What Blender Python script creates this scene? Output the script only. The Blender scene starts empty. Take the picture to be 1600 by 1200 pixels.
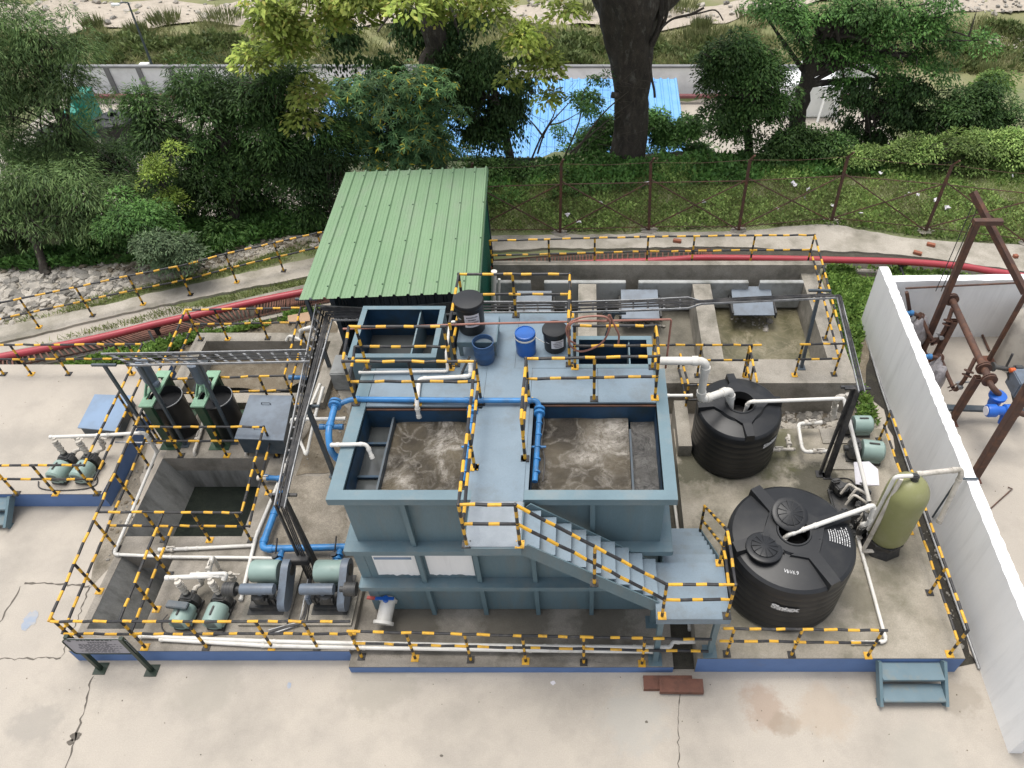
import bpy, bmesh, math, random
import numpy as np
from mathutils import Vector, Matrix
random.seed(7)
R = math.radians
SC = bpy.context.scene
COL = SC.collection
# ---------------------------------------------------------------- camera, sky, sun, exposure
FPX, U0, V0, CAMH = 1185.0, 915.0, 600.0, 12.2
TH = math.atan(1185 / 1140.0)
cam_d = bpy.data.cameras.new('camera')
cam_d.sensor_width = 36; cam_d.lens = 36 * FPX / 1600
cam_d.shift_x = -(U0 - 800) / 1600
cam_d.clip_end = 500
cam = bpy.data.objects.new('camera', cam_d); COL.objects.link(cam)
cam.location = (0, 0, CAMH); cam.rotation_euler = (math.pi / 2 - TH, 0, 0)
SC.camera = cam
SUN_EL, SUN_AZ = 78, 318          # degrees; azimuth clockwise from +Y (behind the trees, to the left)
w = bpy.data.worlds.new('World'); SC.world = w; w.use_nodes = True
nt = w.node_tree
sky = nt.nodes.new('ShaderNodeTexSky'); sky.sky_type = 'NISHITA'; sky.sun_disc = False
sky.sun_elevation = R(SUN_EL); sky.sun_rotation = R(SUN_AZ); sky.air_density = 1.0; sky.dust_density = 3.0
hs = nt.nodes.new('ShaderNodeHueSaturation'); hs.inputs['Saturation'].default_value = 0.30
nt.links.new(sky.outputs[0], hs.inputs['Color'])
bg = nt.nodes['Background']; nt.links.new(hs.outputs[0], bg.inputs[0]); bg.inputs[1].default_value = 0.15
sl = bpy.data.lights.new('sun', 'SUN'); sl.energy = 1.5; sl.angle = R(28); sl.color = (1, 0.95, 0.87)
so = bpy.data.objects.new('sun', sl); COL.objects.link(so)
so.rotation_euler = (R(90 - SUN_EL), 0, R(180 - SUN_AZ))
SC.view_settings.view_transform = 'Standard'; SC.view_settings.look = 'None'
SC.view_settings.exposure = 0.76; SC.view_settings.gamma = 1
SC.cycles.max_bounces = 6; SC.cycles.use_denoising = True

# ---------------------------------------------------------------- measuring: where a sight line meets a level
CT, ST = math.cos(TH), math.sin(TH)
def G(u, v, z=0.0):
    a, b = (u - U0) / FPX, (v - V0) / FPX
    t = (z - CAMH) / (-ST - b * CT)
    return Vector((a * t, (CT - b * ST) * t, z))
def WY(u, v, y):
    a, b = (u - U0) / FPX, (v - V0) / FPX
    t = y / (CT - b * ST)
    return Vector((a * t, y, CAMH + (-ST - b * CT) * t))

# ---------------------------------------------------------------- mesh builder
class MB:
    def __init__(s): s.v = []; s.f = []; s.m = []
    def add(s, vs, fs, mi=0):
        n = len(s.v); s.v += [tuple(p) for p in vs]
        for f in fs: s.f.append([i + n for i in f]); s.m.append(mi)
        return s
    def box(s, x0, x1, y0, y1, z0, z1, mi=0, M=None):
        vs = [Vector(p) for p in ((x0,y0,z0),(x1,y0,z0),(x1,y1,z0),(x0,y1,z0),(x0,y0,z1),(x1,y0,z1),(x1,y1,z1),(x0,y1,z1))]
        if M: vs = [M @ p for p in vs]
        return s.add(vs, [(3,2,1,0),(4,5,6,7),(0,1,5,4),(1,2,6,5),(2,3,7,6),(3,0,4,7)], mi)
    def cbox(s, c, d, mi=0, rz=0, rx=0, ry=0):
        M = Matrix.Translation(Vector(c)) @ Matrix.Rotation(rz,4,'Z') @ Matrix.Rotation(ry,4,'Y') @ Matrix.Rotation(rx,4,'X')
        return s.box(-d[0]/2,d[0]/2,-d[1]/2,d[1]/2,-d[2]/2,d[2]/2,mi,M)
    def bbox(s, c, d, bv=0.01, mi=0, rz=0, rx=0, ry=0):       # box with bevelled edges
        bm = bmesh.new(); bmesh.ops.create_cube(bm, size=1)
        for v in bm.verts: v.co = Vector((v.co.x*d[0], v.co.y*d[1], v.co.z*d[2]))
        bmesh.ops.bevel(bm, geom=bm.edges[:], offset=min(bv, min(d)*.45), segments=2, affect='EDGES')
        M = Matrix.Translation(Vector(c)) @ Matrix.Rotation(rz,4,'Z') @ Matrix.Rotation(ry,4,'Y') @ Matrix.Rotation(rx,4,'X')
        bm.verts.index_update()
        s.add([M @ v.co for v in bm.verts], [[v.index for v in f.verts] for f in bm.faces], mi); bm.free(); return s
    def beam(s, p0, p1, wd, ht=None, mi=0, up=(0,0,1)):        # rectangular bar between two points
        p0, p1 = Vector(p0), Vector(p1); ht = ht or wd
        d = (p1 - p0).normalized(); u = Vector(up)
        if abs(d.dot(u)) > .98: u = Vector((0,1,0))
        a = d.cross(u).normalized(); b = a.cross(d).normalized()
        vs = []
        for p in (p0, p1):
            for i, j in ((-1,-1),(1,-1),(1,1),(-1,1)): vs.append(p + a*(i*wd/2) + b*(j*ht/2))
        return s.add(vs, [(0,1,2,3),(7,6,5,4),(0,4,5,1),(1,5,6,2),(2,6,7,3),(3,7,4,0)], mi)
    def tube(s, pts, r, n=10, mi=0, mats=None, cap=True, radii=None):
        pts = [Vector(p) for p in pts]; N = len(pts)
        if N < 2: return s
        dirs = [(pts[i+1]-pts[i]).normalized() for i in range(N-1)]
        ref = Vector((0,0,1)) if abs(dirs[0].z) < .9 else Vector((1,0,0))
        a = dirs[0].cross(ref).normalized(); vs = []
        for i in range(N):
            if i == 0: t = dirs[0]
            elif i == N-1: t = dirs[-1]
            else:
                t = dirs[i-1] + dirs[i]
                t = t.normalized() if t.length > 1e-6 else dirs[i]
            a = (a - t*a.dot(t)); a = a.normalized() if a.length > 1e-6 else t.orthogonal().normalized()
            b = t.cross(a); rr = radii[i] if radii else r
            for k in range(n):
                q = 2*math.pi*k/n; vs.append(pts[i] + a*(rr*math.cos(q)) + b*(rr*math.sin(q)))
        base = len(s.v); s.v += [tuple(p) for p in vs]
        for i in range(N-1):
            for k in range(n):
                k2 = (k+1) % n
                s.f.append([base+i*n+k, base+i*n+k2, base+(i+1)*n+k2, base+(i+1)*n+k]); s.m.append(mats[i] if mats else mi)
        if cap:
            s.f.append([base+k for k in range(n-1,-1,-1)]); s.m.append(mats[0] if mats else mi)
            s.f.append([base+(N-1)*n+k for k in range(n)]); s.m.append(mats[-1] if mats else mi)
        return s
    def cyl(s, p0, p1, r, r1=None, n=20, mi=0):
        return s.tube([p0, p1], r, n, mi, radii=[r, r if r1 is None else r1])
    def lathe(s, c, prof, n=32, mi=0, axis='Z', M=None, cap=(True,True)):     # profile of (radius, height)
        c = Vector(c); vs = []
        for r, h in prof:
            for k in range(n):
                q = 2*math.pi*k/n; p = Vector((r*math.cos(q), r*math.sin(q), h))
                if axis == 'X': p = Vector((p.z, p.x, p.y))
                if axis == 'Y': p = Vector((p.y, p.z, p.x))
                if M: p = M @ p
                vs.append(c + p)
        base = len(s.v); s.v += [tuple(p) for p in vs]; N = len(prof)
        for i in range(N-1):
            for k in range(n):
                k2 = (k+1) % n; s.f.append([base+i*n+k, base+i*n+k2, base+(i+1)*n+k2, base+(i+1)*n+k]); s.m.append(mi)
        if cap[0]: s.f.append([base+k for k in range(n-1,-1,-1)]); s.m.append(mi)
        if cap[1]: s.f.append([base+(N-1)*n+k for k in range(n)]); s.m.append(mi)
        return s
    def prism(s, poly, z0, z1, mi=0):
        n = len(poly); vs = [(p[0],p[1],z0) for p in poly] + [(p[0],p[1],z1) for p in poly]
        a = sum(poly[i][0]*poly[(i+1)%n][1]-poly[(i+1)%n][0]*poly[i][1] for i in range(n))
        idx = list(range(n))
        if a < 0: vs = [(p[0],p[1],z0) for p in poly[::-1]] + [(p[0],p[1],z1) for p in poly[::-1]]
        fs = [idx[::-1], [i+n for i in idx]] + [(i,(i+1)%n,(i+1)%n+n,i+n) for i in idx]
        return s.add(vs, fs, mi)
    def poly(s, pts, mi=0): return s.add(pts, [list(range(len(pts)))], mi)
    def build(s, name, mats, parent=None, smooth=35):
        me = bpy.data.meshes.new(name); me.from_pydata(s.v, [], s.f); me.update()
        mats = mats if isinstance(mats, (list, tuple)) else [mats]
        for m in mats: me.materials.append(m)
        if len(mats) > 1: me.polygons.foreach_set('material_index', s.m)
        if smooth:
            me.polygons.foreach_set('use_smooth', [True]*len(me.polygons)); me.set_sharp_from_angle(angle=R(smooth))
        o = bpy.data.objects.new(name, me); COL.objects.link(o)
        if parent: attach(o, parent)
        return o
def attach(o, parent):
    o.parent = parent
    o.matrix_parent_inverse = Matrix.Translation(-parent.location) if parent.type == 'EMPTY' or parent.location.length else Matrix()
def thing(name, label, cat, loc=(0,0,0), group=None):
    o = bpy.data.objects.new(name, None); o.location = loc; o.empty_display_size = .1; COL.objects.link(o)
    o['label'] = label; o['category'] = cat
    if group: o['group'] = group
    return o
def tag(o, label, cat, group=None, kind=None):
    o['label'] = label; o['category'] = cat
    if group: o['group'] = group
    if kind: o['kind'] = kind
    return o
def structure(o): o['kind'] = 'structure'; return o
def dup(root, off, label):
    r = root.copy(); COL.objects.link(r); r.location = root.location + Vector(off); r['label'] = label
    for ch in root.children:
        c = ch.copy(); COL.objects.link(c); c.parent = r; c.matrix_parent_inverse = ch.matrix_parent_inverse.copy()
        for g in ch.children:
            d = g.copy(); COL.objects.link(d); d.parent = c; d.matrix_parent_inverse = g.matrix_parent_inverse.copy()
    return r

# ---------------------------------------------------------------- procedural materials
def mat(name, c1, c2=None, sc=3.0, rough=.6, dirt=None, dsc=1.2, damt=.5, bump=.1, bsc=40, metal=0, spec=.4, fine=0.0, dlo=.46, dhi=.66, stretch=None, spots=(), wear=None):
    m = bpy.data.materials.new(name); m.use_nodes = True; t = m.node_tree; N, L = t.nodes, t.links
    b = N['Principled BSDF']; b.inputs['Roughness'].default_value = rough; b.inputs['Metallic'].default_value = metal
    b.inputs['Specular IOR Level'].default_value = spec
    geo = N.new('ShaderNodeNewGeometry'); pos = geo.outputs['Position']
    if stretch:
        mp = N.new('ShaderNodeMapping'); mp.inputs['Scale'].default_value = stretch; L.new(pos, mp.inputs[0]); pos = mp.outputs[0]
    c2 = c2 or tuple(x*.8 for x in c1)
    def noise(scale, det=6, r=.6, p=pos):
        n = N.new('ShaderNodeTexNoise'); n.inputs['Scale'].default_value = scale; n.inputs['Detail'].default_value = det
        n.inputs['Roughness'].default_value = r; L.new(p, n.inputs['Vector']); return n.outputs['Fac']
    def ramp(f, lo, hi):
        r_ = N.new('ShaderNodeMapRange'); r_.inputs[1].default_value = lo; r_.inputs[2].default_value = hi; L.new(f, r_.inputs[0]); return r_.outputs[0]
    def mix(f, a, c, mode='MIX'):
        x = N.new('ShaderNodeMix'); x.data_type = 'RGBA'; x.blend_type = mode
        if isinstance(f, float): x.inputs[0].default_value = f
        else: L.new(f, x.inputs[0])
        for k, q in ((6, a), (7, c)):
            if isinstance(q, tuple): x.inputs[k].default_value = (*q, 1)
            else: L.new(q, x.inputs[k])
        return x.outputs[2]
    col = mix(ramp(noise(sc), .3, .7), c1, c2)
    if dirt:
        f = ramp(noise(dsc, 8, .65), dlo, dhi)
        mu = N.new('ShaderNodeMath'); mu.operation = 'MULTIPLY'; mu.inputs[1].default_value = damt; L.new(f, mu.inputs[0])
        col = mix(mu.outputs[0], col, dirt)
    if fine:
        f = ramp(noise(55, 3, .7), .35, .65)
        mu = N.new('ShaderNodeMath'); mu.operation = 'MULTIPLY'; mu.inputs[1].default_value = fine; L.new(f, mu.inputs[0])
        col = mix(mu.outputs[0], col, tuple(x*.35 for x in c2))
    if wear:                                       # chips and runs: colour, noise scale, low, high, vertical squash
        wc, ws, wl, wh, wz = wear; wm = N.new('ShaderNodeMapping'); wm.inputs['Scale'].default_value = (1,1,wz); L.new(geo.outputs['Position'], wm.inputs[0])
        col = mix(ramp(noise(ws, 9, .75, wm.outputs[0]), wl, wh), col, wc)
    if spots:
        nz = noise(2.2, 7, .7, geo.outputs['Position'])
        for sx, sy, sr, sc_, sa in spots:          # stains from leaks and standing things, and plain darker blotches
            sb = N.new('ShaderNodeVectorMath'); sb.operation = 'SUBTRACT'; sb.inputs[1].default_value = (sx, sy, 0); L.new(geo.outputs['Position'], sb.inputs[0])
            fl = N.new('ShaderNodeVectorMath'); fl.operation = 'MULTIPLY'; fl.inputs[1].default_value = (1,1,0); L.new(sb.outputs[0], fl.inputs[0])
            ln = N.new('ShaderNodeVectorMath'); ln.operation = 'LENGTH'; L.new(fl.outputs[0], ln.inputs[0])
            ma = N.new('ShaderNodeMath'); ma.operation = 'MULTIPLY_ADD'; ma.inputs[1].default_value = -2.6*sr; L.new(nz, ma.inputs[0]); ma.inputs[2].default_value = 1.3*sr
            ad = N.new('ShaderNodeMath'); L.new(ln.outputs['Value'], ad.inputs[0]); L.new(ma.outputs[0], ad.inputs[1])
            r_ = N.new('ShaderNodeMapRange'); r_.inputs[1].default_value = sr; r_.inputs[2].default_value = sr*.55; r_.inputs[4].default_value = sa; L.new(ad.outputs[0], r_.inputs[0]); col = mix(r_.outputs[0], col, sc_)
    L.new(col, b.inputs['Base Color'])
    if bump:
        bn = N.new('ShaderNodeBump'); bn.inputs['Strength'].default_value = bump; bn.inputs['Distance'].default_value = .02
        L.new(noise(bsc, 4), bn.inputs['Height']); L.new(bn.outputs[0], b.inputs['Normal'])
    return m
M = {}
M['yard'] = mat('yard_concrete', (.44,.395,.335), (.37,.335,.29), .7, .85, (.25,.23,.20), .8, .55, .25, 25, fine=.18, dlo=.46, dhi=.68, spots=[(G(1195,1100).x,G(1195,1100).y,.42,(.27,.18,.125),.5),(G(1225,1130).x,G(1225,1130).y,.22,(.26,.21,.16),.6),(G(1290,1110).x,G(1290,1110).y,.5,(.36,.29,.22),.5),(G(990,1120).x,G(990,1120).y,.6,(.34,.33,.30),.6),(G(600,1060).x,G(600,1060).y,.7,(.27,.25,.21),.5),(G(1500,1090).x,G(1500,1090).y,.35,(.25,.22,.18),.6),(G(330,1075).x,G(330,1075).y,.6,(.28,.26,.22),.5),(G(60,1130).x,G(60,1130).y,.4,(.27,.25,.22),.6),(G(1440,1180).x,G(1440,1180).y,.6,(.32,.30,.26),.5)])
M['slab'] = mat('slab_concrete', (.34,.31,.265), (.25,.225,.19), 1.6, .9, (.12,.108,.085), 1.3, .75, .4, 30, fine=.35, dlo=.44, dhi=.64, spots=[(-3.0,5.95,.6,(.09,.08,.06),.7),(-1.2,5.95,.7,(.10,.09,.07),.7),(.3,5.95,.6,(.10,.09,.07),.7),(-5.2,6.3,.6,(.09,.08,.065),.6),(-6.4,6.3,.6,(.10,.09,.07),.6)])  # spots: darker blotches along the tank front and around blowers and pumps
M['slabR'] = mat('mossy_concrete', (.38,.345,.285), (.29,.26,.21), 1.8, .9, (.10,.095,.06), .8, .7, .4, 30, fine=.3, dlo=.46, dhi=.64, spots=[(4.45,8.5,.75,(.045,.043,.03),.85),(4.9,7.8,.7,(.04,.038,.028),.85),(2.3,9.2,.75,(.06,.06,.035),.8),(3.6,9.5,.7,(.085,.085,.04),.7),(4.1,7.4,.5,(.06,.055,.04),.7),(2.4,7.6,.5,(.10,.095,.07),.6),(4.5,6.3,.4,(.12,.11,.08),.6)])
M['wallc'] = mat('wet_concrete', (.33,.33,.31), (.24,.24,.23), 3.0, .8, (.08,.08,.07), 2.2, .8, .3, 30, fine=.25, dlo=.46, dhi=.68, stretch=(1.6,1.6,.22))
M['oldc'] = mat('old_concrete', (.38,.35,.30), (.28,.255,.215), 2.5, .9, (.10,.095,.07), 1.5, .7, .45, 25, fine=.35)
M['greyc'] = mat('pale_render', (.40,.41,.40), (.30,.31,.305), 1.5, .85, (.12,.12,.10), 1.8, .7, .2, 30, fine=.15)
M['path'] = mat('path_concrete', (.47,.43,.37), (.36,.33,.28), 1.2, .9, (.15,.14,.10), 1.0, .7, .5, 14, fine=.35)
M['white'] = mat('white_wall', (.82,.82,.81), (.74,.74,.735), 1.1, .9, (.52,.52,.51), 2.6, .40, .25, 16, dlo=.52, dhi=.74, stretch=(1.6,1.6,.16), wear=((.42,.41,.39), 9, .72, .78, .5), fine=.04)
M['curb'] = mat('blue_kerb_paint', (.105,.185,.38), (.09,.16,.33), 3, .7, (.16,.17,.20), 2.2, .5, .15, 30, dlo=.58, dhi=.8)
M['steel'] = mat('blue_grey_paint', (.130,.195,.225), (.10,.16,.185), 1.5, .5, (.16,.165,.15), 2.6, .5, .12, 12, dlo=.5, dhi=.72, stretch=(1.4,1.4,.25), wear=((.085,.055,.035), 5, .66, .74, .18), fine=.12)
M['rim'] = mat('pale_blue_paint', (.135,.205,.235), (.108,.17,.20), 2.0, .5, (.21,.225,.22), 2.4, .6, .1, 14, dlo=.48, dhi=.72, wear=((.11,.075,.05), 6, .66, .73, .5), fine=.1)
M['deck'] = mat('deck_plate', (.190,.250,.300), (.15,.205,.25), 1.7, .5, (.115,.125,.125), 1.9, .65, .12, 14, dlo=.48, dhi=.72, fine=.15, wear=((.13,.10,.075), 5, .66, .74, 1))
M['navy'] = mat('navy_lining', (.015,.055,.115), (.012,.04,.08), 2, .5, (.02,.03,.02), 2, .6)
M['cover'] = mat('cover_plate', (.17,.205,.245), (.14,.17,.21), 2.5, .5, (.10,.11,.12), 2.5, .5, .08)
M['bcover'] = mat('blue_cover', (.19,.27,.39), (.17,.245,.35), 2, .5, (.15,.18,.22), 2, .4)
M['yel'] = mat('yellow_paint', (.74,.42,.035), (.60,.32,.03), 6, .5, (.26,.16,.05), 9, .7, .08, dlo=.52, dhi=.7, wear=((.10,.06,.03), 22, .66, .72, 1))
M['blk'] = mat('black_paint', (.018,.018,.02), (.035,.035,.037), 6, .5, (.10,.09,.075), 8, .6, .08, dlo=.52, dhi=.7, wear=((.13,.07,.04), 20, .67, .73, 1))
M['pvc'] = mat('white_pvc', (.66,.645,.60), (.58,.56,.52), 4, .4, (.30,.27,.21), 4, .5, .03, dlo=.55, dhi=.8)
M['pvcd'] = mat('dusty_pvc', (.56,.52,.46), (.46,.43,.38), 5, .5, (.20,.18,.14), 5, .6, .05)
M['bpipe'] = mat('blue_pipe_paint', (.04,.20,.46), (.035,.17,.40), 4, .38, (.05,.09,.13), 4, .5, .04)
M['tankp'] = mat('black_polyethylene', (.010,.011,.013), (.014,.015,.017), 2, .42, (.040,.039,.036), 2.0, .6, .04, 60, dlo=.5, dhi=.8)
M['mot'] = mat('motor_green_paint', (.255,.345,.315), (.225,.31,.28), 4, .42, (.10,.12,.10), 5, .5, .03, dlo=.58, dhi=.8)
M['iron'] = mat('dark_casting', (.035,.037,.038), (.05,.05,.05), 7, .5, (.11,.10,.085), 6, .5, .1)
M['grey'] = mat('blower_grey_paint', (.13,.16,.20), (.11,.135,.17), 4, .42, (.07,.07,.07), 6, .4, .04)
M['galv'] = mat('galvanised', (.36,.365,.37), (.27,.275,.28), 6, .45, (.14,.14,.14), 6, .5, .04, metal=.3)
M['cable'] = mat('cable_black', (.022,.022,.024), (.035,.035,.036), 8, .5, (.12,.11,.10), 5, .5)
M['tray'] = mat('tray_grey', (.09,.095,.10), (.06,.063,.066), 6, .45, (.17,.17,.17), 5, .5)
M['post'] = mat('slate_post', (.055,.075,.09), (.045,.06,.075), 5, .45, (.12,.12,.12), 6, .4)
M['rust'] = mat('rust_brown', (.085,.045,.032), (.055,.032,.026), 5, .7, (.17,.075,.04), 5, .7, .25, 50)
M['rust2'] = mat('rust_channel', (.17,.075,.05), (.12,.052,.036), 5, .75, (.045,.028,.022), 4, .6, .25, 50)
M['mar'] = mat('faded_maroon', (.20,.07,.075), (.16,.06,.065), 3, .6)
M['redp'] = mat('red_pipe_paint', (.36,.045,.06), (.31,.038,.052), 3, .42, (.30,.06,.06), 3, .6, .04)
M['hose'] = mat('copper_hose', (.30,.135,.10), (.24,.11,.085), 6, .5)
M['groof'] = mat('green_roof_sheet', (.185,.285,.165), (.155,.255,.14), 1.0, .55, (.20,.25,.18), 2.2, .6, .08, dlo=.48, dhi=.72, stretch=(1,.45,1), fine=.08)
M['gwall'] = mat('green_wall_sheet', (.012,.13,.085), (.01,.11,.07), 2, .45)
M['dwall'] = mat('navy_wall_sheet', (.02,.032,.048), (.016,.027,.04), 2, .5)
M['broof'] = mat('blue_roof_sheet', (.15,.37,.68), (.13,.33,.62), 1.0, .45, (.22,.42,.66), 1.5, .5, .05)
M['drumb'] = mat('blue_drum_plastic', (.02,.11,.40), (.018,.10,.36), 3, .35, (.05,.10,.2), 4, .3)
M['drumo'] = mat('faded_blue_drum', (.035,.09,.20), (.03,.075,.17), 3, .45, (.08,.09,.1), 4, .5)
M['paper'] = mat('paper_white', (.62,.60,.62), (.56,.54,.57), 5, .6)
M['ink'] = mat('ink_grey', (.10,.10,.11), rough=.7)
M['lett'] = mat('lettering_white', (.72,.72,.72), (.6,.6,.6), 20, .6, (.1,.1,.1), 14, .6, 0)
M['frp'] = mat('olive_fibreglass', (.235,.24,.105), (.20,.205,.09), 2.5, .4, (.30,.29,.17), 2.5, .5, .08, 60, spec=.3)
M['dgreen'] = mat('green_frame_paint', (.028,.07,.038), (.022,.055,.03), 4, .45, (.07,.08,.06), 5, .4)
M['lgreen'] = mat('pale_green_paint', (.22,.38,.26), (.19,.33,.22), 4, .45, (.10,.15,.1), 5, .4)
M['signg'] = mat('sign_grey', (.34,.33,.36), (.30,.29,.32), 3, .5)
M['signp'] = mat('sign_green_post', (.02,.035,.022), (.015,.028,.018), 5, .4)
M['silt'] = mat('black_silt', (.030,.026,.02), (.018,.016,.013), 4, .8, (.07,.065,.045), 4, .6, .6, 18, fine=.4)
M['crack'] = mat('crack_dirt', (.13,.115,.095), (.08,.07,.06), 6, .95)
M['spot'] = mat('faded_blue_splash', (.235,.285,.36), (.30,.32,.36), 5, .8, (.36,.34,.31), 6, .8)
M['soil'] = mat('soil', (.20,.165,.12), (.12,.10,.07), 2.5, .95, (.30,.26,.20), 5, .7, .8, 18, fine=.4)
M['dark'] = mat('drain_dirt', (.075,.068,.052), (.04,.037,.03), 4, .85, (.14,.13,.095), 4, .6, .6, 18, fine=.4)
M['stone'] = mat('pale_stone', (.52,.48,.41), (.36,.33,.29), 3.5, .9, (.16,.15,.13), 2.5, .6, .4, 30, fine=.3)
M['gstone'] = mat('grey_stone', (.30,.28,.25), (.18,.17,.15), 3.5, .9, (.10,.095,.08), 3, .6, .4, 30, fine=.3)
M['bark'] = mat('bark', (.085,.07,.055), (.035,.03,.025), 7, .95, (.19,.18,.155), 5.5, .75, 1.0, 14, fine=.5, dlo=.55, dhi=.7, stretch=(1,1,.4))
M['twig'] = mat('twig_bark', (.10,.085,.065), (.06,.05,.04), 5, .9)
M['brick'] = mat('brick_red', (.32,.12,.07), (.24,.10,.065), 8, .9)
M['card'] = mat('cardboard', (.38,.26,.17), (.32,.22,.14), 4, .9)
M['bvalve'] = mat('blue_valve_enamel', (.02,.12,.48), (.018,.10,.42), 5, .35)
M['red'] = mat('red_grip', (.35,.05,.04), rough=.5)
M['wfar'] = mat('far_wall_panel', (.86,.87,.89), (.80,.81,.83), .8, .85, (.5,.5,.51), 1.0, .4, .1)
M['wdark'] = mat('far_wall_post', (.22,.225,.23), (.17,.17,.175), 2, .85)
M['plate'] = mat('chequer_plate', (.27,.30,.33), (.21,.24,.265), 3, .4, (.2,.22,.24), 3, .5, .5, 90, metal=.3)
M['poly'] = mat('clear_wrap', (.36,.34,.35), (.25,.24,.25), 9, .25, (.15,.14,.14), 7, .6, .6, 14)
M['wtank'] = mat('teal_cabinet', (.03,.24,.18), (.025,.20,.15), 1, .5)

def water_mat(name, base, light, foam, foam_sc, f_lo, f_hi, rough=.12, bump=.5, seed=0.0, foam_amt=.8, spec=.5, hot=()):
    m = bpy.data.materials.new(name); m.use_nodes = True; t = m.node_tree; N, L = t.nodes, t.links
    b = N['Principled BSDF']; b.inputs['Roughness'].default_value = rough; b.inputs['Specular IOR Level'].default_value = spec
    geo = N.new('ShaderNodeNewGeometry'); mp = N.new('ShaderNodeMapping'); mp.inputs['Location'].default_value = (seed, seed*.7, 0)
    L.new(geo.outputs['Position'], mp.inputs[0])
    n1 = N.new('ShaderNodeTexNoise'); n1.inputs['Scale'].default_value = 1.6; n1.inputs['Detail'].default_value = 5; n1.inputs['Distortion'].default_value = .35
    L.new(mp.outputs[0], n1.inputs[0])
    wv = N.new('ShaderNodeVectorMath'); wv.operation = 'MULTIPLY_ADD'; wv.inputs[1].default_value = (.8,.8,.8)
    L.new(n1.outputs['Color'], wv.inputs[0]); L.new(mp.outputs[0], wv.inputs[2])
    n3 = N.new('ShaderNodeTexNoise'); n3.inputs['Scale'].default_value = 11; n3.inputs['Detail'].default_value = 9; n3.inputs['Roughness'].default_value = .8; L.new(wv.outputs[0], n3.inputs[0])
    def mth(op, a_, b_):
        m_ = N.new('ShaderNodeMath'); m_.operation = op
        for k, q in ((0,a_),(1,b_)):
            if isinstance(q, (int,float)): m_.inputs[k].default_value = q
            else: L.new(q, m_.inputs[k])
        return m_.outputs[0]
    def mrange(f, lo, hi, o0=0, o1=1):
        r_ = N.new('ShaderNodeMapRange'); r_.inputs[1].default_value = lo; r_.inputs[2].default_value = hi; r_.inputs[3].default_value = o0; r_.inputs[4].default_value = o1; L.new(f, r_.inputs[0]); return r_.outputs[0]
    gl = N.new('ShaderNodeTexNoise'); gl.inputs['Scale'].default_value = 1.3; gl.inputs['Detail'].default_value = 3; L.new(mp.outputs[0], gl.inputs[0])
    tot = None
    for k_, (sc_, wd_, am_, plo, phi) in enumerate(((foam_sc*.8, f_hi*1.5, 1.0, .40, .57), (foam_sc*1.9, f_hi*1.0, .40, .46, .66), (foam_sc*5, f_hi*.9, .28, .42, .66))):
        vo = N.new('ShaderNodeTexVoronoi'); vo.feature = 'DISTANCE_TO_EDGE'; vo.inputs['Scale'].default_value = sc_; L.new(wv.outputs[0], vo.inputs['Vector'])
        e_ = mth('MULTIPLY', mrange(vo.outputs['Distance'], wd_, f_lo), mrange(n3.outputs['Fac'], .40, .60)); e_ = mth('MULTIPLY', e_, mrange(gl.outputs['Fac'], plo, phi) if k_ != 1 else mrange(gl.outputs['Fac'], phi, plo)); e_ = mth('MULTIPLY', e_, am_)
        tot = e_ if tot is None else mth('MAXIMUM', tot, e_)
    for hx, hy, hr in hot:
        sb = N.new('ShaderNodeVectorMath'); sb.operation = 'SUBTRACT'; sb.inputs[1].default_value = (hx,hy,0); L.new(geo.outputs['Position'], sb.inputs[0]); fl = N.new('ShaderNodeVectorMath'); fl.operation = 'MULTIPLY'; fl.inputs[1].default_value = (1,1.7,0); L.new(sb.outputs[0], fl.inputs[0]); ln = N.new('ShaderNodeVectorMath'); ln.operation = 'LENGTH'; L.new(fl.outputs[0], ln.inputs[0])
        tot = mth('MAXIMUM', tot, mth('MULTIPLY', mrange(ln.outputs['Value'], hr, hr*.2), mrange(n3.outputs['Fac'], .36, .60)))
    mu3 = N.new('ShaderNodeMath'); mu3.operation = 'MULTIPLY'; mu3.inputs[1].default_value = foam_amt; L.new(tot, mu3.inputs[0])
    def mix(f, a, c):
        x = N.new('ShaderNodeMix'); x.data_type = 'RGBA'; L.new(f, x.inputs[0])
        for k, q in ((6,a),(7,c)):
            if isinstance(q, tuple): x.inputs[k].default_value = (*q,1)
            else: L.new(q, x.inputs[k])
        return x.outputs[2]
    col = mix(mrange(n1.outputs['Fac'], .35, .66), base, light); col = mix(mu3.outputs[0], col, foam)
    L.new(col, b.inputs['Base Color'])
    if bump:
        bn = N.new('ShaderNodeBump'); bn.inputs['Strength'].default_value = bump; bn.inputs['Distance'].default_value = .06
        L.new(n3.outputs['Fac'], bn.inputs['Height']); L.new(bn.outputs[0], b.inputs['Normal'])
    return m
M['aer'] = water_mat('aerated_sewage', (.055,.046,.034), (.165,.138,.095), (.55,.51,.45), 1.7, .003, .10, .2, 1.0, 3.3, .9)
M['aer2'] = water_mat('aerated_sewage_dark', (.048,.041,.032), (.140,.118,.085), (.55,.51,.45), 1.5, .003, .11, .2, 1.0, 11.7, .9, hot=((.48,7.60,.55),(.28,7.30,.50),(.0,7.05,.35)))
M['still'] = water_mat('still_grey_water', (.05,.055,.055), (.065,.07,.07), (.1,.1,.1), 1, .01, .02, .06, .02, 1.0, .1)
M['sumpw'] = water_mat('dark_sump_water', (.008,.011,.010), (.018,.022,.018), (.035,.045,.03), 7, .03, .2, .4, .4, 5.0, .3, .04)
M['olive'] = water_mat('olive_pond_water', (.075,.07,.035), (.15,.135,.08), (.32,.28,.2), 2.2, .02, .2, .3, .25, 8.0, .7)
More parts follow.
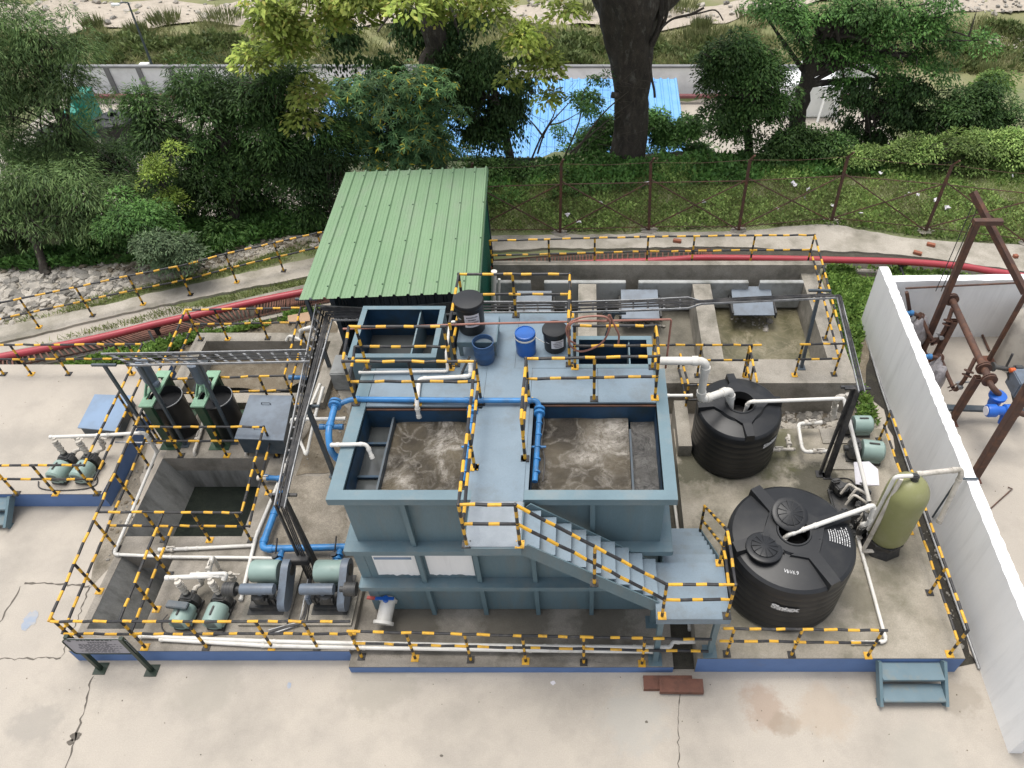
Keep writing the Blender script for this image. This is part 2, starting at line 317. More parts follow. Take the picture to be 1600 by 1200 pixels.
M['scum'] = water_mat('scum_water', (.02,.02,.018), (.05,.048,.042), (.20,.19,.18), 3, .05, .3, .15, .5, 2.0, .6)
# ================================================================ the ground, slabs, pits
ZT = 3.6                                   # level of the steel deck
SUMP = (-8.38, -6.25, 7.56, 9.36); TRENCH = (-8.25, -7.32, 5.78, 7.15); BACKPIT = (-8.55, -5.75, 10.95, 12.55)
BASIN = (-1.9, 5.15, 11.55, 14.2)
def holed(mb, xs, ys, z, holes, mi=0, zbot=None):
    xs = sorted(set(xs + [h[0] for h in holes] + [h[1] for h in holes])); ys = sorted(set(ys + [h[2] for h in holes] + [h[3] for h in holes]))
    x0, x1, y0, y1 = xs[0], xs[-1], ys[0], ys[-1]
    hol = lambda x, y: any(h[0] < x < h[1] and h[2] < y < h[3] for h in holes) or not (x0 < x < x1 and y0 < y < y1)
    for i in range(len(xs)-1):
        for j in range(len(ys)-1):
            a, b, c, d = xs[i], xs[i+1], ys[j], ys[j+1]; mx, my = (a+b)/2, (c+d)/2
            if hol(mx, my): continue
            mb.add([(a,c,z),(b,c,z),(b,d,z),(a,d,z)], [(0,1,2,3)], mi)
            if zbot is None: continue
            zz = zbot
            if hol(a-1e-3, my): mb.add([(a,c,zz),(a,c,z),(a,d,z),(a,d,zz)], [(0,1,2,3)], mi)
            if hol(b+1e-3, my): mb.add([(b,c,zz),(b,d,zz),(b,d,z),(b,c,z)], [(0,1,2,3)], mi)
            if hol(mx, c-1e-3): mb.add([(a,c,zz),(b,c,zz),(b,c,z),(a,c,z)], [(0,1,2,3)], mi)
            if hol(mx, d+1e-3): mb.add([(a,d,zz),(a,d,z),(b,d,z),(b,d,zz)], [(0,1,2,3)], mi)
def frange(a, b, s):
    n = max(1, int(round((b-a)/s))); return [a + (b-a)*i/n for i in range(n+1)]
g = MB(); holed(g, frange(-40,40,2.5), frange(-8,14.4,2.0), 0, [SUMP, TRENCH, BACKPIT, BASIN])
def ribbon(mb, pts, wd, z, mi, jag=.022, step=.06):
    pts = [Vector((p[0],p[1],0)) for p in pts]; L = []
    for a, b in zip(pts, pts[1:]):
        n = max(1, int((b-a).length/step))
        for i in range(n): L.append(a + (b-a)*i/n)
    L.append(pts[-1]); rg = random.Random(len(L)); l_, r_ = [], []
    for i, p in enumerate(L):
        d = (L[min(i+1,len(L)-1)] - L[max(i-1,0)]).normalized(); nrm = Vector((-d.y,d.x,0)); p = p + nrm*rg.uniform(-jag,jag); h = wd*rg.uniform(.15,1)/2
        l_.append(p + nrm*h + Vector((0,0,z))); r_.append(p - nrm*h + Vector((0,0,z)))
    for i in range(len(L)-1): mb.add([l_[i], r_[i], r_[i+1], l_[i+1]], [(0,1,2,3)], mi)
for pts, wd in (([(145,1057),(135,1090),(125,1130),(118,1160),(100,1200),(95,1230)], .035), ([(0,1030),(95,1028)], .03), ([(-5,980),(15,945),(33,916)], .035),
                ([(38,912),(70,910),(139,917)], .05), ([(139,917),(128,950),(112,990),(97,1026)], .03), ([(1062,1085),(1060,1160),(1060,1200)], .02)):
    ribbon(g, [G(u,v,0) for u,v in pts], wd, .004, 1)
def blot(mb, c, rx, ry, z, mi, seed, n=22):
    rg = random.Random(seed); mb.poly([(c.x+rx*rg.uniform(.6,1.1)*math.cos(2*math.pi*k/n), c.y+ry*rg.uniform(.6,1.1)*math.sin(2*math.pi*k/n), z) for k in range(n)], mi)
blot(g, G(48,968,0), .13, .2, .004, 2, 3)
blot(g, G(452,1071,0), .04, .06, .004, 2, 4)
for u, v, r, s_ in ((118,1150,.09,5),(110,1160,.06,6),(690,1181,.03,7),(1010,1128,.03,8),(864,1067,.05,9)): blot(g, G(u,v,0), r, r*.8, .004, 1 if s_ != 9 else 3, s_)
structure(g.build('ground', [M['yard'], M['crack'], M['spot'], M['paper']]))

# terrain behind the yard: level at the path, falling to the lower compound, meadow and river bed beyond
def terr(x, y):
    edge = 17.2 if x < -6 else (17.2 + (x+6)/5*4.0 if x < -1 else 21.2)
    lo = -5.0
    if y < edge: h = -.015
    elif y < edge + 8: t = (y-edge)/8; h = lo*(t*t*(3-2*t))
    else: h = lo
    if y > 36: h += .25*math.sin(x*.35)*math.sin(y*.4) + .15*math.sin(x*1.1+y) + max(0,(y-40))*.01
    return h
def terr_n(x, y):
    n = .06*math.sin(x*2.1+1.3*y)*math.sin(1.7*y-.6*x)
    return terr(x, y) + (n if y > 18 else 0)
def sheet(mb, x0, x1, y0, y1, sx, sy, zf, mi=0):
    xs, ys = frange(x0,x1,sx), frange(y0,y1,sy); n = len(xs)
    mb.add([(x,y,zf(x,y)) for y in ys for x in xs], [(j*n+i, j*n+i+1, (j+1)*n+i+1, (j+1)*n+i) for j in range(len(ys)-1) for i in range(n-1)], mi)
t = MB(); sheet(t, -60, 60, 14.4, 37.0, 1.0, .8, terr_n)
M['slope'] = mat('slope_soil', (.13,.175,.055), (.20,.20,.115), 1.6, .95, (.24,.21,.16), .9, .8, .6, 9, fine=.3, dlo=.55, dhi=.7)
structure(t.build('terrain', M['slope']))
t = MB(); sheet(t, -70, 70, 37.0, 160, 1.5, 1.2, terr_n)
M['meadow'] = mat('meadow', (.16,.18,.075), (.24,.225,.115), .8, .95, (.26,.23,.15), .35, .75, .6, 6, fine=.3, dlo=.5, dhi=.65)
structure(t.build('meadow', M['meadow']))
def strip(name, edge_a, edge_b, m, zf=terr_n, dz=.03, n=60):
    def samp(e, k):
        q = k/n*(len(e)-1); i = min(int(q), len(e)-2); return Vector(e[i]).lerp(Vector(e[i+1]), q-i)
    mb = MB(); vs = []
    for k in range(n+1):
        a, b = samp(edge_a,k), samp(edge_b,k)
        for j in range(5):
            p = a.lerp(b, j/4); vs.append((p.x, p.y, zf(p.x,p.y)+dz))
    mb.add(vs, [(k*5+j, k*5+j+1, (k+1)*5+j+1, (k+1)*5+j) for k in range(n) for j in range(4)])
    return structure(mb.build(name, m))
def rv(pts): return [G(u,v,-5) for u,v in pts]
M['gravel'] = mat('gravel', (.46,.42,.35), (.30,.27,.22), 9, .95, (.20,.17,.12), 2.0, .6, .9, 16, fine=.5)
M['river'] = mat('river_gravel', (.50,.44,.36), (.38,.33,.27), 3.0, .9, (.22,.19,.14), .5, .7, .7, 8, fine=.4, dlo=.52, dhi=.7)
strip('riverbed', rv([(-150,45),(0,46),(100,50),(250,48),(380,45),(560,40),(760,38),(860,42),(1000,48),(1120,38),(1200,20),(1300,2)]),
      rv([(-150,5),(0,8),(100,10),(250,6),(380,4),(560,4),(760,6),(860,12),(1000,16),(1120,14),(1200,2),(1300,-8)]), M['river'], dz=.10)
strip('riverbank', rv([(1440,30),(1500,24),(1540,18),(1600,22),(1750,30)]), rv([(1440,8),(1500,2),(1540,-4),(1600,-4),(1750,-4)]), M['river'], dz=.08, n=30)
strip('gravel_bar', rv([(1530,72),(1560,78),(1600,84),(1750,96)]), rv([(1530,60),(1560,55),(1600,56),(1750,60)]), M['river'], dz=.06, n=30)
strip('sand_bank', rv([(-200,-4),(0,-2),(400,-4),(900,-4),(1300,-20)]), rv([(-200,-30),(0,-30),(400,-30),(900,-30),(1300,-40)]), M['river'], dz=.08)
c_ = MB(); c_.add([(-26,25.6,-4.95),(14,25.6,-4.95),(14,36.1,-4.95),(-26,36.1,-4.95)], [(0,1,2,3)]); structure(c_.build('pavement', M['yard']))

# machine platforms with blue kerb faces
def slab(x0, x1, y0, y1, z, m, holes=(), name='platform', kerb=(), zb=-.05):
    mb = MB(); holed(mb, frange(x0,x1,2), frange(y0,y1,2), z, list(holes), 0, zb)
    if 'f' in kerb:                                       # painted kerb face, slightly uneven, stands proud of the concrete
        n = int((x1-x0)/.3); rg = random.Random(int(x0*10))
        top = [z - .002 - rg.uniform(0,.012) for _ in range(n+1)]
        for i in range(n):
            a, b = x0+(x1-x0)*i/n, x0+(x1-x0)*(i+1)/n
            mb.add([(a,y0-.004,0.002),(b,y0-.004,0.002),(b,y0-.004,top[i+1]),(a,y0-.004,top[i])], [(0,1,2,3)], 1)
    if 'r' in kerb: mb.add([(x1+.004,y0,0.002),(x1+.004,y1,.002),(x1+.004,y1,z-.003),(x1+.004,y0,z-.003)], [(0,1,2,3)], 1)
    return structure(mb.build(name, [m, M['curb']], smooth=0))
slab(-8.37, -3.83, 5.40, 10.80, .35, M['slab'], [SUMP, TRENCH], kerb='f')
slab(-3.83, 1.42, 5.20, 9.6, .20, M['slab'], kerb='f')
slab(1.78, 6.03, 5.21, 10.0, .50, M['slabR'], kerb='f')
slab(-16.5, -9.17, 8.46, 11.95, .40, M['yard'], kerb='fr')
s_ = MB()
def patch(px, z, m, name):
    mb = MB(); pts = []
    for a, b in zip(px, px[1:]+px[:1]):
        A, B = G(*a, z), G(*b, z); n = max(1, int((B-A).length/.25)); rg = random.Random(int(a[0]))
        for i in range(n):
            p = A.lerp(B, i/n); pts.append((p.x+rg.uniform(-.06,.06), p.y+rg.uniform(-.06,.06), z))
    mb.poly(pts); return structure(mb.build(name, m, smooth=0))
M['rough'] = mat('rough_cement', (.36,.32,.26), (.20,.175,.14), 2.2, .95, (.10,.085,.06), 2.0, .8, .9, 16, fine=.5)
patch([(455,745),(540,740),(548,860),(420,850)], .356, M['rough'], 'rough_ground')
patch([(500,600),(545,560),(545,735),(462,740)], .36, M['soil'], 'soil_patch')
patch([(508,570),(556,545),(552,640),(530,625)], .363, M['oldc'], 'cement_patch')
patch([(180,775),(232,640),(243,640),(205,830),(165,900),(140,915)], .004, M['rough'], 'rough_ground')
patch([(-20,590),(110,545),(285,500),(470,478),(520,480),(535,560),(440,610),(250,600),(245,565),(-20,565)], .004, M['soil'], 'soil_patch')
patch([(-20,425),(20,414),(180,412),(330,412),(300,430),(180,465),(60,500),(-20,520)], .012, M['gravel'], 'gravel_patch')
patch([(300,405),(420,372),(510,362),(510,385),(420,398),(310,432)], .012, M['gravel'], 'gravel_patch')
patch([(1330,430),(1372,425),(1345,515),(1420,700),(1525,1040),(1488,1040),(1380,640),(1335,600)], .006, M['silt'], 'drain_bed')
patch([(1215,632),(1330,625),(1352,690),(1215,690)], .02, M['soil'], 'soil_patch')
patch([(1286,425),(1380,415),(1600,440),(1600,470),(1380,470),(1345,620),(1330,620)], .008, M['soil'], 'soil_patch')
gx = MB(); gx.box(1.42,1.78,5.25,9.9,.004,.03); structure(gx.build('drain_bed', M['dark']))

def pit(name, label, R_, zt, zb, water, zw, rim=None, m=M['wallc'], ins=0.0):
    x0,x1,y0,y1 = R_; th = thing(name, label, 'pit', ((x0+x1)/2,(y0+y1)/2,zb))
    w_ = MB(); e = .002
    w_.add([(x0-e+ins,y0,zb),(x0-e+ins,y1,zb),(x0-e,y1,zt),(x0-e,y0,zt)], [(0,1,2,3)]); w_.add([(x1+e,y0,zb),(x1+e,y1,zb),(x1+e,y1,zt),(x1+e,y0,zt)], [(3,2,1,0)])
    w_.add([(x0,y1+e,zb),(x1,y1+e,zb),(x1,y1+e,zt),(x0,y1+e,zt)], [(0,1,2,3)]); w_.add([(x0,y0-e,zb),(x1,y0-e,zb),(x1,y0-e,zt),(x0,y0-e,zt)], [(3,2,1,0)])
    w_.add([(x0,y0,zb),(x1,y0,zb),(x1,y1,zb),(x0,y1,zb)], [(0,1,2,3)])
    w_.build('lining', m, th, 0)
    if water:
        q = MB(); q.add([(x0,y0,zw),(x1,y0,zw),(x1,y1,zw),(x0,y1,zw)], [(0,1,2,3)]); q.build('water', water, th, 0)
    if rim:
        r_ = MB(); a = rim
        r_.box(x0-a,x1+a,y1,y1+a,zt-.3,zt); r_.box(x0-a,x1+a,y0-a,y0,zt-.3,zt); r_.box(x0-a,x0,y0,y1,zt-.3,zt-.002); r_.box(x1,x1+a,y0,y1,zt-.3,zt-.002)
        r_.build('rim', M['oldc'], th, 0)
    return th
pit('sump_pit', 'open square concrete sump with dark water at the bottom, railing on all sides', SUMP, .345, -1.3, M['sumpw'], -.60, ins=.50)
pit('trench_pit', 'narrow streaked concrete trench at the front left corner behind the sign board', TRENCH, .345, -1.0, M['sumpw'], -.55, ins=.55)
pit('concrete_tank', 'shallow grey concrete tank under the cable ladder with railing round it', BACKPIT, .55, -.6, None, 0, .28, M['greyc'])

# settling basins at the back right
x0, x1, y0, y1 = BASIN; ZB = .95
b = thing('settling_basin', 'row of old concrete settling basins with murky olive water behind the black tanks', 'basin', ((x0+x1)/2, 12.9, 0))
q = MB()
q.box(-2.2,5.6,10.85,11.55,-.9,ZB); q.build('front_wall', M['oldc'], b, 0)
q = MB(); q.box(5.15,5.6,11.55,14.5,-.9,ZB-.002); q.build('side_wall', M['oldc'], b, 0)
q = MB(); q.box(-2.2,5.6,14.5,14.66,-.3,ZB+.25); q.build('back_wall', M['oldc'], b, 0)
q = MB(); q.box(-2.2,5.15,14.2,14.5,-.9,.35); q.build('gutter', M['wallc'], b, 0)
for xa, xb in ((-2.2,-1.30),(-.98,.95),(1.25,3.85),(4.12,5.15)):
    q = MB(); q.bbox(((xa+xb)/2,14.17,ZB-.36),(xb-xa,.12,.76),.01); q.build('weir_wall', M['greyc'], b, 0)
for xa, wd in ((-.17,.42),(2.52,.42)):
    q = MB(); q.box(xa,xa+wd,11.55,14.1,-.9,ZB-.004); q.build('divider_wall', M['oldc'], b, 0)
q = MB(); q.add([(x0,y0,-.55),(x1,y0,-.55),(x1,y1,-.55),(x0,y1,-.55)], [(0,1,2,3)]); q.build('floor', M['dark'], b, 0)
q = MB(); q.add([(2.94,y0,.12),(x1,y0,.12),(x1,y1,.12),(2.94,y1,.12)], [(0,1,2,3)]); q.build('olive_water', M['olive'], b, 0)
q = MB(); q.add([(x0,y0,.08),(2.52,y0,.08),(2.52,y1,.08),(x0,y1,.08)], [(0,1,2,3)])
M['mud'] = mat('grey_mud', (.20,.185,.15), (.13,.12,.095), 2, .7, (.07,.065,.05), 1.6, .7, .4, 20, fine=.3); q.build('mud', M['mud'], b, 0)
def rubble(name, label, spots, m, seed, lab=True):
    rg = random.Random(seed); mb = MB()
    for (cx, cy, cz, r) in spots:
        bm = bmesh.new(); bmesh.ops.create_icosphere(bm, subdivisions=1, radius=r)
        s1, s2, s3 = rg.uniform(.7,1.3), rg.uniform(.6,1.1), rg.uniform(.4,.75); mm = Matrix.Rotation(rg.uniform(0,6),4,'Z') @ Matrix.Rotation(rg.uniform(-.5,.5),4,'X')
        for v in bm.verts:
            p = Vector((v.co.x*s1, v.co.y*s2, v.co.z*s3)) * rg.uniform(.8,1.2); v.co = mm @ p + Vector((cx,cy,cz))
        bm.verts.index_update(); mb.add([v.co for v in bm.verts], [[v.index for v in f.verts] for f in bm.faces], rg.randrange(len(m))); bm.free()
    o = mb.build(name, m, None, 20); tag(o, label, 'stones', kind='stuff'); return o
rg = random.Random(11)
def scatter(px, z, n, r0, r1, seed, dz=0):
    rg = random.Random(seed); poly = [G(u,v,z) for u,v in px]; out = []
    xs = [p.x for p in poly]; ys = [p.y for p in poly]
    while len(out) < n:
        x, y = rg.uniform(min(xs),max(xs)), rg.uniform(min(ys),max(ys)); c = False
        for i in range(len(poly)):
            a, b_ = poly[i], poly[i-1]
            if (a.y > y) != (b_.y > y) and x < (b_.x-a.x)*(y-a.y)/(b_.y-a.y)+a.x: c = not c
        if c: out.append((x,y,z+dz,r0*(r1/r0)**(rg.random()**2)))
    return out
rubble('rubble', 'grey rubble and sludge stones on the settling basin floor', scatter([(965,487),(1030,487),(1040,510),(960,510)],.1,60,.03,.1,1) + scatter([(1145,470),(1210,470),(1200,520),(1140,500)],.12,60,.03,.11,2), [M['gstone'],M['stone']], 1)
rubble('rubble', 'loose broken stones between the small black tank and the basin', scatter([(1215,632),(1320,626),(1330,672),(1290,690),(1215,680)],.03,420,.03,.13,3), [M['gstone'],M['stone']], 2)
rubble('riprap', 'heap of pale boulders below the bamboo on the far left', scatter([(8,430),(170,425),(140,462),(60,480),(0,505),(0,460)],.0,520,.05,.20,4,.03)+scatter([(170,430),(240,445),(250,440),(130,470)],0,120,.04,.14,14,.02), [M['stone'],M['gstone'],M['stone']], 3)
rubble('rubble', 'scattered stones along the grass verge beside the upper path', scatter([(290,405),(420,375),(500,365),(500,385),(420,395),(300,430)],.0,260,.03,.13,5,.02)+scatter([(-20,415),(330,412),(320,428),(150,430),(-20,430)],0,220,.03,.13,15,.02)+scatter([(0,470),(110,470),(40,515),(0,515)],0,90,.04,.13,6), [M['stone'],M['soil']], 4)
rubble('rubble', 'bits of debris on the dirty strip left of the sump', scatter([(180,775),(235,640),(243,640),(205,830),(165,900)],.01,90,.012,.05,7)+scatter([(505,585),(545,560),(540,700),(470,730)],.365,90,.012,.05,8), [M['gstone'],M['soil']], 5)
rubble('rubble', 'stones and silt in the drain beside the white wall', scatter([(1400,650),(1425,660),(1520,1030),(1490,1035)],.01,110,.015,.05,9), [M['gstone'],M['dark']], 6)
rubble('rubble', 'pale rocks strewn on the far river bed', [(p[0],p[1],terr(p[0],p[1])+.12,p[3]) for p in scatter([(-50,46),(900,40),(1200,24),(1200,2),(-50,6)],-5,420,.06,.35,10)+scatter([(1480,24),(1600,22),(1600,0),(1480,2)],-5,90,.06,.25,12)+scatter([(1530,72),(1600,84),(1600,56)],-5,60,.06,.2,13)], [M['stone'],M['stone'],M['gstone']], 7)
rg = random.Random(21); db = []
for k in range(85): p = G(rg.uniform(0,1560), 1058+140*rg.random()**1.8, 0); db.append((p.x,p.y,.003,rg.uniform(.004,.013)))
for k in range(40): p = G(rg.uniform(1500,1600), rg.uniform(700,1000), 0); db.append((p.x,p.y,.003,rg.uniform(.004,.014)))
for k in range(25): p = G(rg.uniform(0,200), rg.uniform(590,760), .4); db.append((p.x,p.y,.403,rg.uniform(.004,.010)))
rubble('debris', 'small grit, leaves and chips scattered over the concrete yard', db, [M['crack'],M['soil'],M['stone']], 22)
# sloping inlet covers in the basins
for (u0,v0,u1,v1), lab in (((970,455,1027,486),'grey sloping steel cover at the inlet of the middle basin'),((1142,450,1203,487),'grey sloping steel cover at the inlet of the right basin'),((808,457,862,474),'grey sloping steel cover behind the drums on the deck')):
    a, c2_ = G(u0,v0,.75), G(u1,v0,.75); d = .75; th = thing('inlet_cover', lab, 'cover', (a.x,a.y-d,.2), 'inlet covers of the basins')
    q = MB(); q.add([(a.x,a.y,.80),(c2_.x,a.y,.80),(c2_.x+.02,a.y-d,.55),(a.x,a.y-d,.55)], [(3,2,1,0)]); q.add([(a.x,a.y,.78),(c2_.x,a.y,.78),(c2_.x+.02,a.y-d,.53),(a.x,a.y-d,.53)], [(0,1,2,3)])
    q.build('plate', M['cover'], th, 0)
    q = MB(); q.box(a.x-.05,a.x-.005,a.y-d,a.y,.45,.62); q.build('side_plate', M['iron'], th, 0); q = MB(); q.box(c2_.x+.03,c2_.x+.07,a.y-d,a.y,.45,.62); q.build('side_plate', M['iron'], th, 0)

# curved path, drain channel, grating and the red pipe
Ztop = .02
def curve3(px, z): return [G(u,v,z) for u,v in px]
def smooth(pts, n=8):
    out = []
    P = [pts[0]] + list(pts) + [pts[-1]]
    for i in range(1, len(P)-2):
        for k in range(n):
            t_ = k/n; p0,p1,p2,p3 = P[i-1],P[i],P[i+1],P[i+2]
            out.append(.5*((2*p1)+(p2-p0)*t_+(2*p0-5*p1+4*p2-p3)*t_**2+(3*p1-p0-3*p2+p3)*t_**3))
    out.append(Vector(pts[-1])); return out
def band(name, up, lo, z, m, thick=None, jag=0, mi=0):
    U, Lw = smooth(curve3(up,z)), smooth(curve3(lo,z)); n = min(len(U),len(Lw)); mb = MB(); vs = []; rg = random.Random(len(name)*7)
    for k in range(n):
        a = U[int(k*(len(U)-1)/(n-1))]; b_ = Lw[int(k*(len(Lw)-1)/(n-1))]
        j = lambda: Vector((0,rg.uniform(-jag,jag),0)); a = a + j(); b_ = b_ + j()
        if thick: vs += [(a.x,a.y,z-thick),(a.x,a.y,z),(b_.x,b_.y,z),(b_.x,b_.y,z-thick)]
        else: vs += [tuple(a), tuple(b_)]
    s = 4 if thick else 2
    mb.add(vs, [(k*s+j, k*s+j+1, (k+1)*s+j+1, (k+1)*s+j) for k in range(n-1) for j in range(s-1)])
    return structure(mb.build(name, m, smooth=30))
band('path', [(-60,523),(0,511),(150,479),(250,455),(330,438),(400,422),(500,400),(620,375),(750,368)], [(-60,548),(0,536),(150,499),(250,477),(330,461),(400,447),(500,428),(620,400),(750,392)], .06, M['path'], .1, .03)
band('path', [(750,368),(860,366),(950,366),(1050,362),(1150,361),(1290,350),(1350,360),(1450,375),(1600,383),(1750,400)], [(750,392),(860,388),(950,388),(1050,386),(1150,386),(1290,392),(1350,394),(1450,403),(1600,424),(1750,450)], .06, M['path'], .1, .03)
band('kerb', [(-60,562),(0,551),(150,520),(250,497),(400,462),(470,446),(600,418)], [(-60,570),(0,558),(150,527),(250,504),(400,469),(470,453),(600,425)], .16, M['oldc'], .3)
band('kerb', [(-60,588),(0,576),(175,540),(300,514),(400,494),(470,479),(600,450)], [(-60,596),(0,583),(175,547),(300,521),(400,502),(470,487),(600,458)], .10, M['oldc'], .3)
band('kerb', [(1290,416),(1400,424),(1500,437),(1600,452),(1750,480)], [(1290,421),(1400,429),(1500,442),(1600,457),(1750,486)], .08, M['oldc'], .25)
up = [(-60,570),(0,558),(150,527),(250,504),(400,469),(470,453),(600,427),(700,414),(765,407),(860,399),(950,393),(1090,388),(1150,388),(1275,391),(1425,403),(1600,427),(1750,455)]
lo = [(-60,590),(0,577),(175,541),(300,515),(400,495),(470,480),(600,452),(700,430),(765,422),(860,417),(950,415),(1090,414),(1150,414),(1290,418),(1425,430),(1600,457),(1750,490)]
band('drain_bed', up, lo, .012, M['dark'])
def grating(label, a, b_, z, step, loc, lean=0):
    U, Lw = smooth(curve3(a,z)), smooth(curve3(b_,z)); th = thing('drain_grating', label, 'grating', loc, 'rusty gratings over the drain'); mb = MB(); rg = random.Random(3)
    ln = sum((U[i+1]-U[i]).length for i in range(len(U)-1)); n = int(ln/step)
    for k in range(n):
        q_ = k/n*(len(U)-1); i = int(q_); p = U[i].lerp(U[min(i+1,len(U)-1)], q_-i); q2 = k/n*(len(Lw)-1); i2 = int(q2); r_ = Lw[i2].lerp(Lw[min(i2+1,len(Lw)-1)], q2-i2)
        if rg.random() < .04: continue
        mb.beam(p, r_ + Vector((rg.uniform(-.015,.015),0,-.02)), .035, .02)
    mb.build('bars', M['rust2'], th, 0)
    q = MB(); q.tube([p+Vector((0,0,.03)) for p in U[::3]], .02, 5); q.tube([p+Vector((0,0,.03)) for p in Lw[::3]], .02, 5); q.build('edge_bar', M['rust'], th)
grating('rusty drain grating along the upper left beside the red pipe', [(-60,572),(0,560),(150,529),(250,506),(400,471),(470,455),(520,445)], [(-60,590),(0,578),(175,543),(300,517),(400,496),(470,481),(520,471)], .11, .075, G(200,520,.1))
grating('rusty drain grating behind the settling basins beyond the red pipe', [(762,409),(860,401),(950,395),(1090,391),(1112,391)], [(762,420),(860,413),(950,411),(1090,409),(1112,409)], .10, .085, G(900,405,.1))
rp = smooth(curve3([(-80,574),(0,558),(145,530),(240,507),(320,489),(400,471),(460,459),(560,440),(680,425),(765,420),(800,417),(925,411),(1012,408),(1060,405),(1100,403),(1200,404),(1300,406),(1412,409),(1500,416),(1550,424),(1600,432),(1760,465)], .42), 6)
th = thing('red_pipe', 'long red fire pipe curving behind the whole plant', 'pipe', rp[60])
q = MB(); q.tube(rp, .085, 14); q.build('pipe', M['redp'], th)
for u, v in ((28,562),(245,510),(1060,408),(1415,414),(1590,436),(900,416)):
    p = G(u,v,.42); p = min(rp, key=lambda a: (a-p).length); q = MB()
    q.beam((p.x,p.y,.36),(p.x,p.y,.0),.07); q.beam((p.x-.1,p.y-.12,.33),(p.x+.1,p.y-.42,.0),.05); q.box(p.x-.11,p.x+.11,p.y-.05,p.y+.05,.30,.345); q.build('support', M['blk'], th, 0)
for u, v, z in ((1058,378,.06),(1454,384,.06),(1586,402,.06),(1433,397,.06)):
    p = G(u,v,z); o = MB(); o.bbox((p.x,p.y,z+.04),(.22 if u<1500 else .12,.11,.08),.01,0,rz=random.uniform(-.6,.6)).build('brick', M['brick'])
    tag(COL.objects[-1], {1058:'red brick lying on the path behind the basin railing',1454:'red brick broken on the path right of the fence post',1586:'red brick lump on the path at the right edge of the photo',1433:'small red brick chip near the kerb of the upper path'}[u], 'brick', 'bricks left on the path')

# white L-shaped boundary wall
def wallseg(mb, p0, p1, th_, h, n=40, seed=1):
    p0, p1 = Vector((*p0,0)), Vector((*p1,0)); d = (p1-p0).normalized(); nr = Vector((-d.y,d.x,0)); rg = random.Random(seed); vs = []
    for k in range(n+1):
        p = p0.lerp(p1,k/n); e1, e2 = rg.uniform(-.010,.006), rg.uniform(-.014,.014)
        vs += [p, p+Vector((0,0,h+rg.uniform(-.006,.006)))+nr*e1, p-nr*(th_+e2)+Vector((0,0,h+rg.uniform(-.006,.006))), p-nr*th_]
    mb.add(vs, [(k*4+j,(k+1)*4+j,(k+1)*4+j+1,k*4+j+1) for k in range(n) for j in range(3)] + [(0,1,2,3),(4*n+3,4*n+2,4*n+1,4*n)])
th = thing('boundary_wall', 'whitewashed wall running along the right side and turning behind the rusty pipes', 'wall', (6.5,9,0))
q = MB(); wallseg(q, (6.43,3.95), (6.62,13.75), .20, 1.72, 110); q.build('side_wall', M['white'], th, 30)
q = MB(); wallseg(q, (6.83,13.45), (14.5,13.6), .20, 1.70, 30, 2); q.build('back_wall', M['white'], th, 30)
# ================================================================ the blue steel aeration tank
T = thing('aeration_tank', 'large open blue-grey steel tank with two churning brown compartments and a deck', 'tank', (-1.15,7.4,.2))
X0, X1, Y0, Y1, ZB_ = -3.42, 1.12, 6.20, 9.9, .22
OL = (-3.37,-1.66,6.24,7.76); OR = (-.80,1.09,6.24,7.84)
q = MB(); q.box(X0,X1,Y0,Y0+.012,ZB_,3.5); q.build('front_plate', M['steel'], T, 0)
q = MB(); q.box(X0,X0+.012,Y0+.014,8.6,ZB_,3.5); q.box(X1-.012,X1,Y0+.014,8.6,ZB_,3.5); q.box(X0,X1,8.602,8.614,ZB_,3.5); q.build('side_plate', M['steel'], T, 0)
q = MB()
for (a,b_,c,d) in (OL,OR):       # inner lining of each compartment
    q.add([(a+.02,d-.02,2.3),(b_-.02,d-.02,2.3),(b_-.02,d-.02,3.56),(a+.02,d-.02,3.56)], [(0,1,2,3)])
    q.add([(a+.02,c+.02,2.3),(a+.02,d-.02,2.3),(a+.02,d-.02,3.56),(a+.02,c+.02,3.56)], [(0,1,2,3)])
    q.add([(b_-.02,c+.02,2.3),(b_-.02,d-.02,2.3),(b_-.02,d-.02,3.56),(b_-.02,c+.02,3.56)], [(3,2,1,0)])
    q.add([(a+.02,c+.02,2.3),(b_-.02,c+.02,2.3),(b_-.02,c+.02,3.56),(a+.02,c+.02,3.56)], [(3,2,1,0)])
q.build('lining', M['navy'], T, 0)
q = MB()                          # rim plates round the openings
zr = ZT; q.box(-3.57,1.27,6.07,6.235,zr-.05,zr); q.box(-3.57,-3.37,6.237,8.62,zr-.052,zr-.003); q.box(1.09,1.27,6.237,8.62,zr-.052,zr-.003)
q.box(-3.57,1.27,6.07,6.09,zr-.13,zr-.052); q.box(-3.57,-3.55,6.092,8.62,zr-.13,zr-.054); q.box(1.25,1.27,6.092,8.62,zr-.13,zr-.054)
q.build('rim', M['rim'], T, 0)
q = MB()
for z in (2.35,1.28):             # horizontal stiffener ledges
    q.box(X0-.17,X1+.17,Y0-.17,Y0-.002,z-.012,z); q.box(X0-.17,X1+.17,Y0-.185,Y0-.172,z-.11,z+.002)
    q.box(X0-.17,X0-.002,Y0,8.6,z-.013,z-.001); q.box(X1+.002,X1+.17,Y0,8.6,z-.013,z-.001); q.box(X0-.185,X0-.172,Y0-.17,8.6,z-.11,z); q.box(X1+.172,X1+.185,Y0-.17,8.6,z-.11,z)
q.build('ledge', M['rim'], T, 0)
for x in (-2.56,-1.68,-.80,.10):
    q = MB(); q.box(x-.035,x+.035,Y0-.10,Y0-.003,.2,1.165); q.box(x-.035,x+.035,Y0-.10,Y0-.003,1.285,2.235); q.box(x-.035,x+.035,Y0-.10,Y0-.003,2.355,3.46); q.build('stiffener', M['steel'], T, 0)
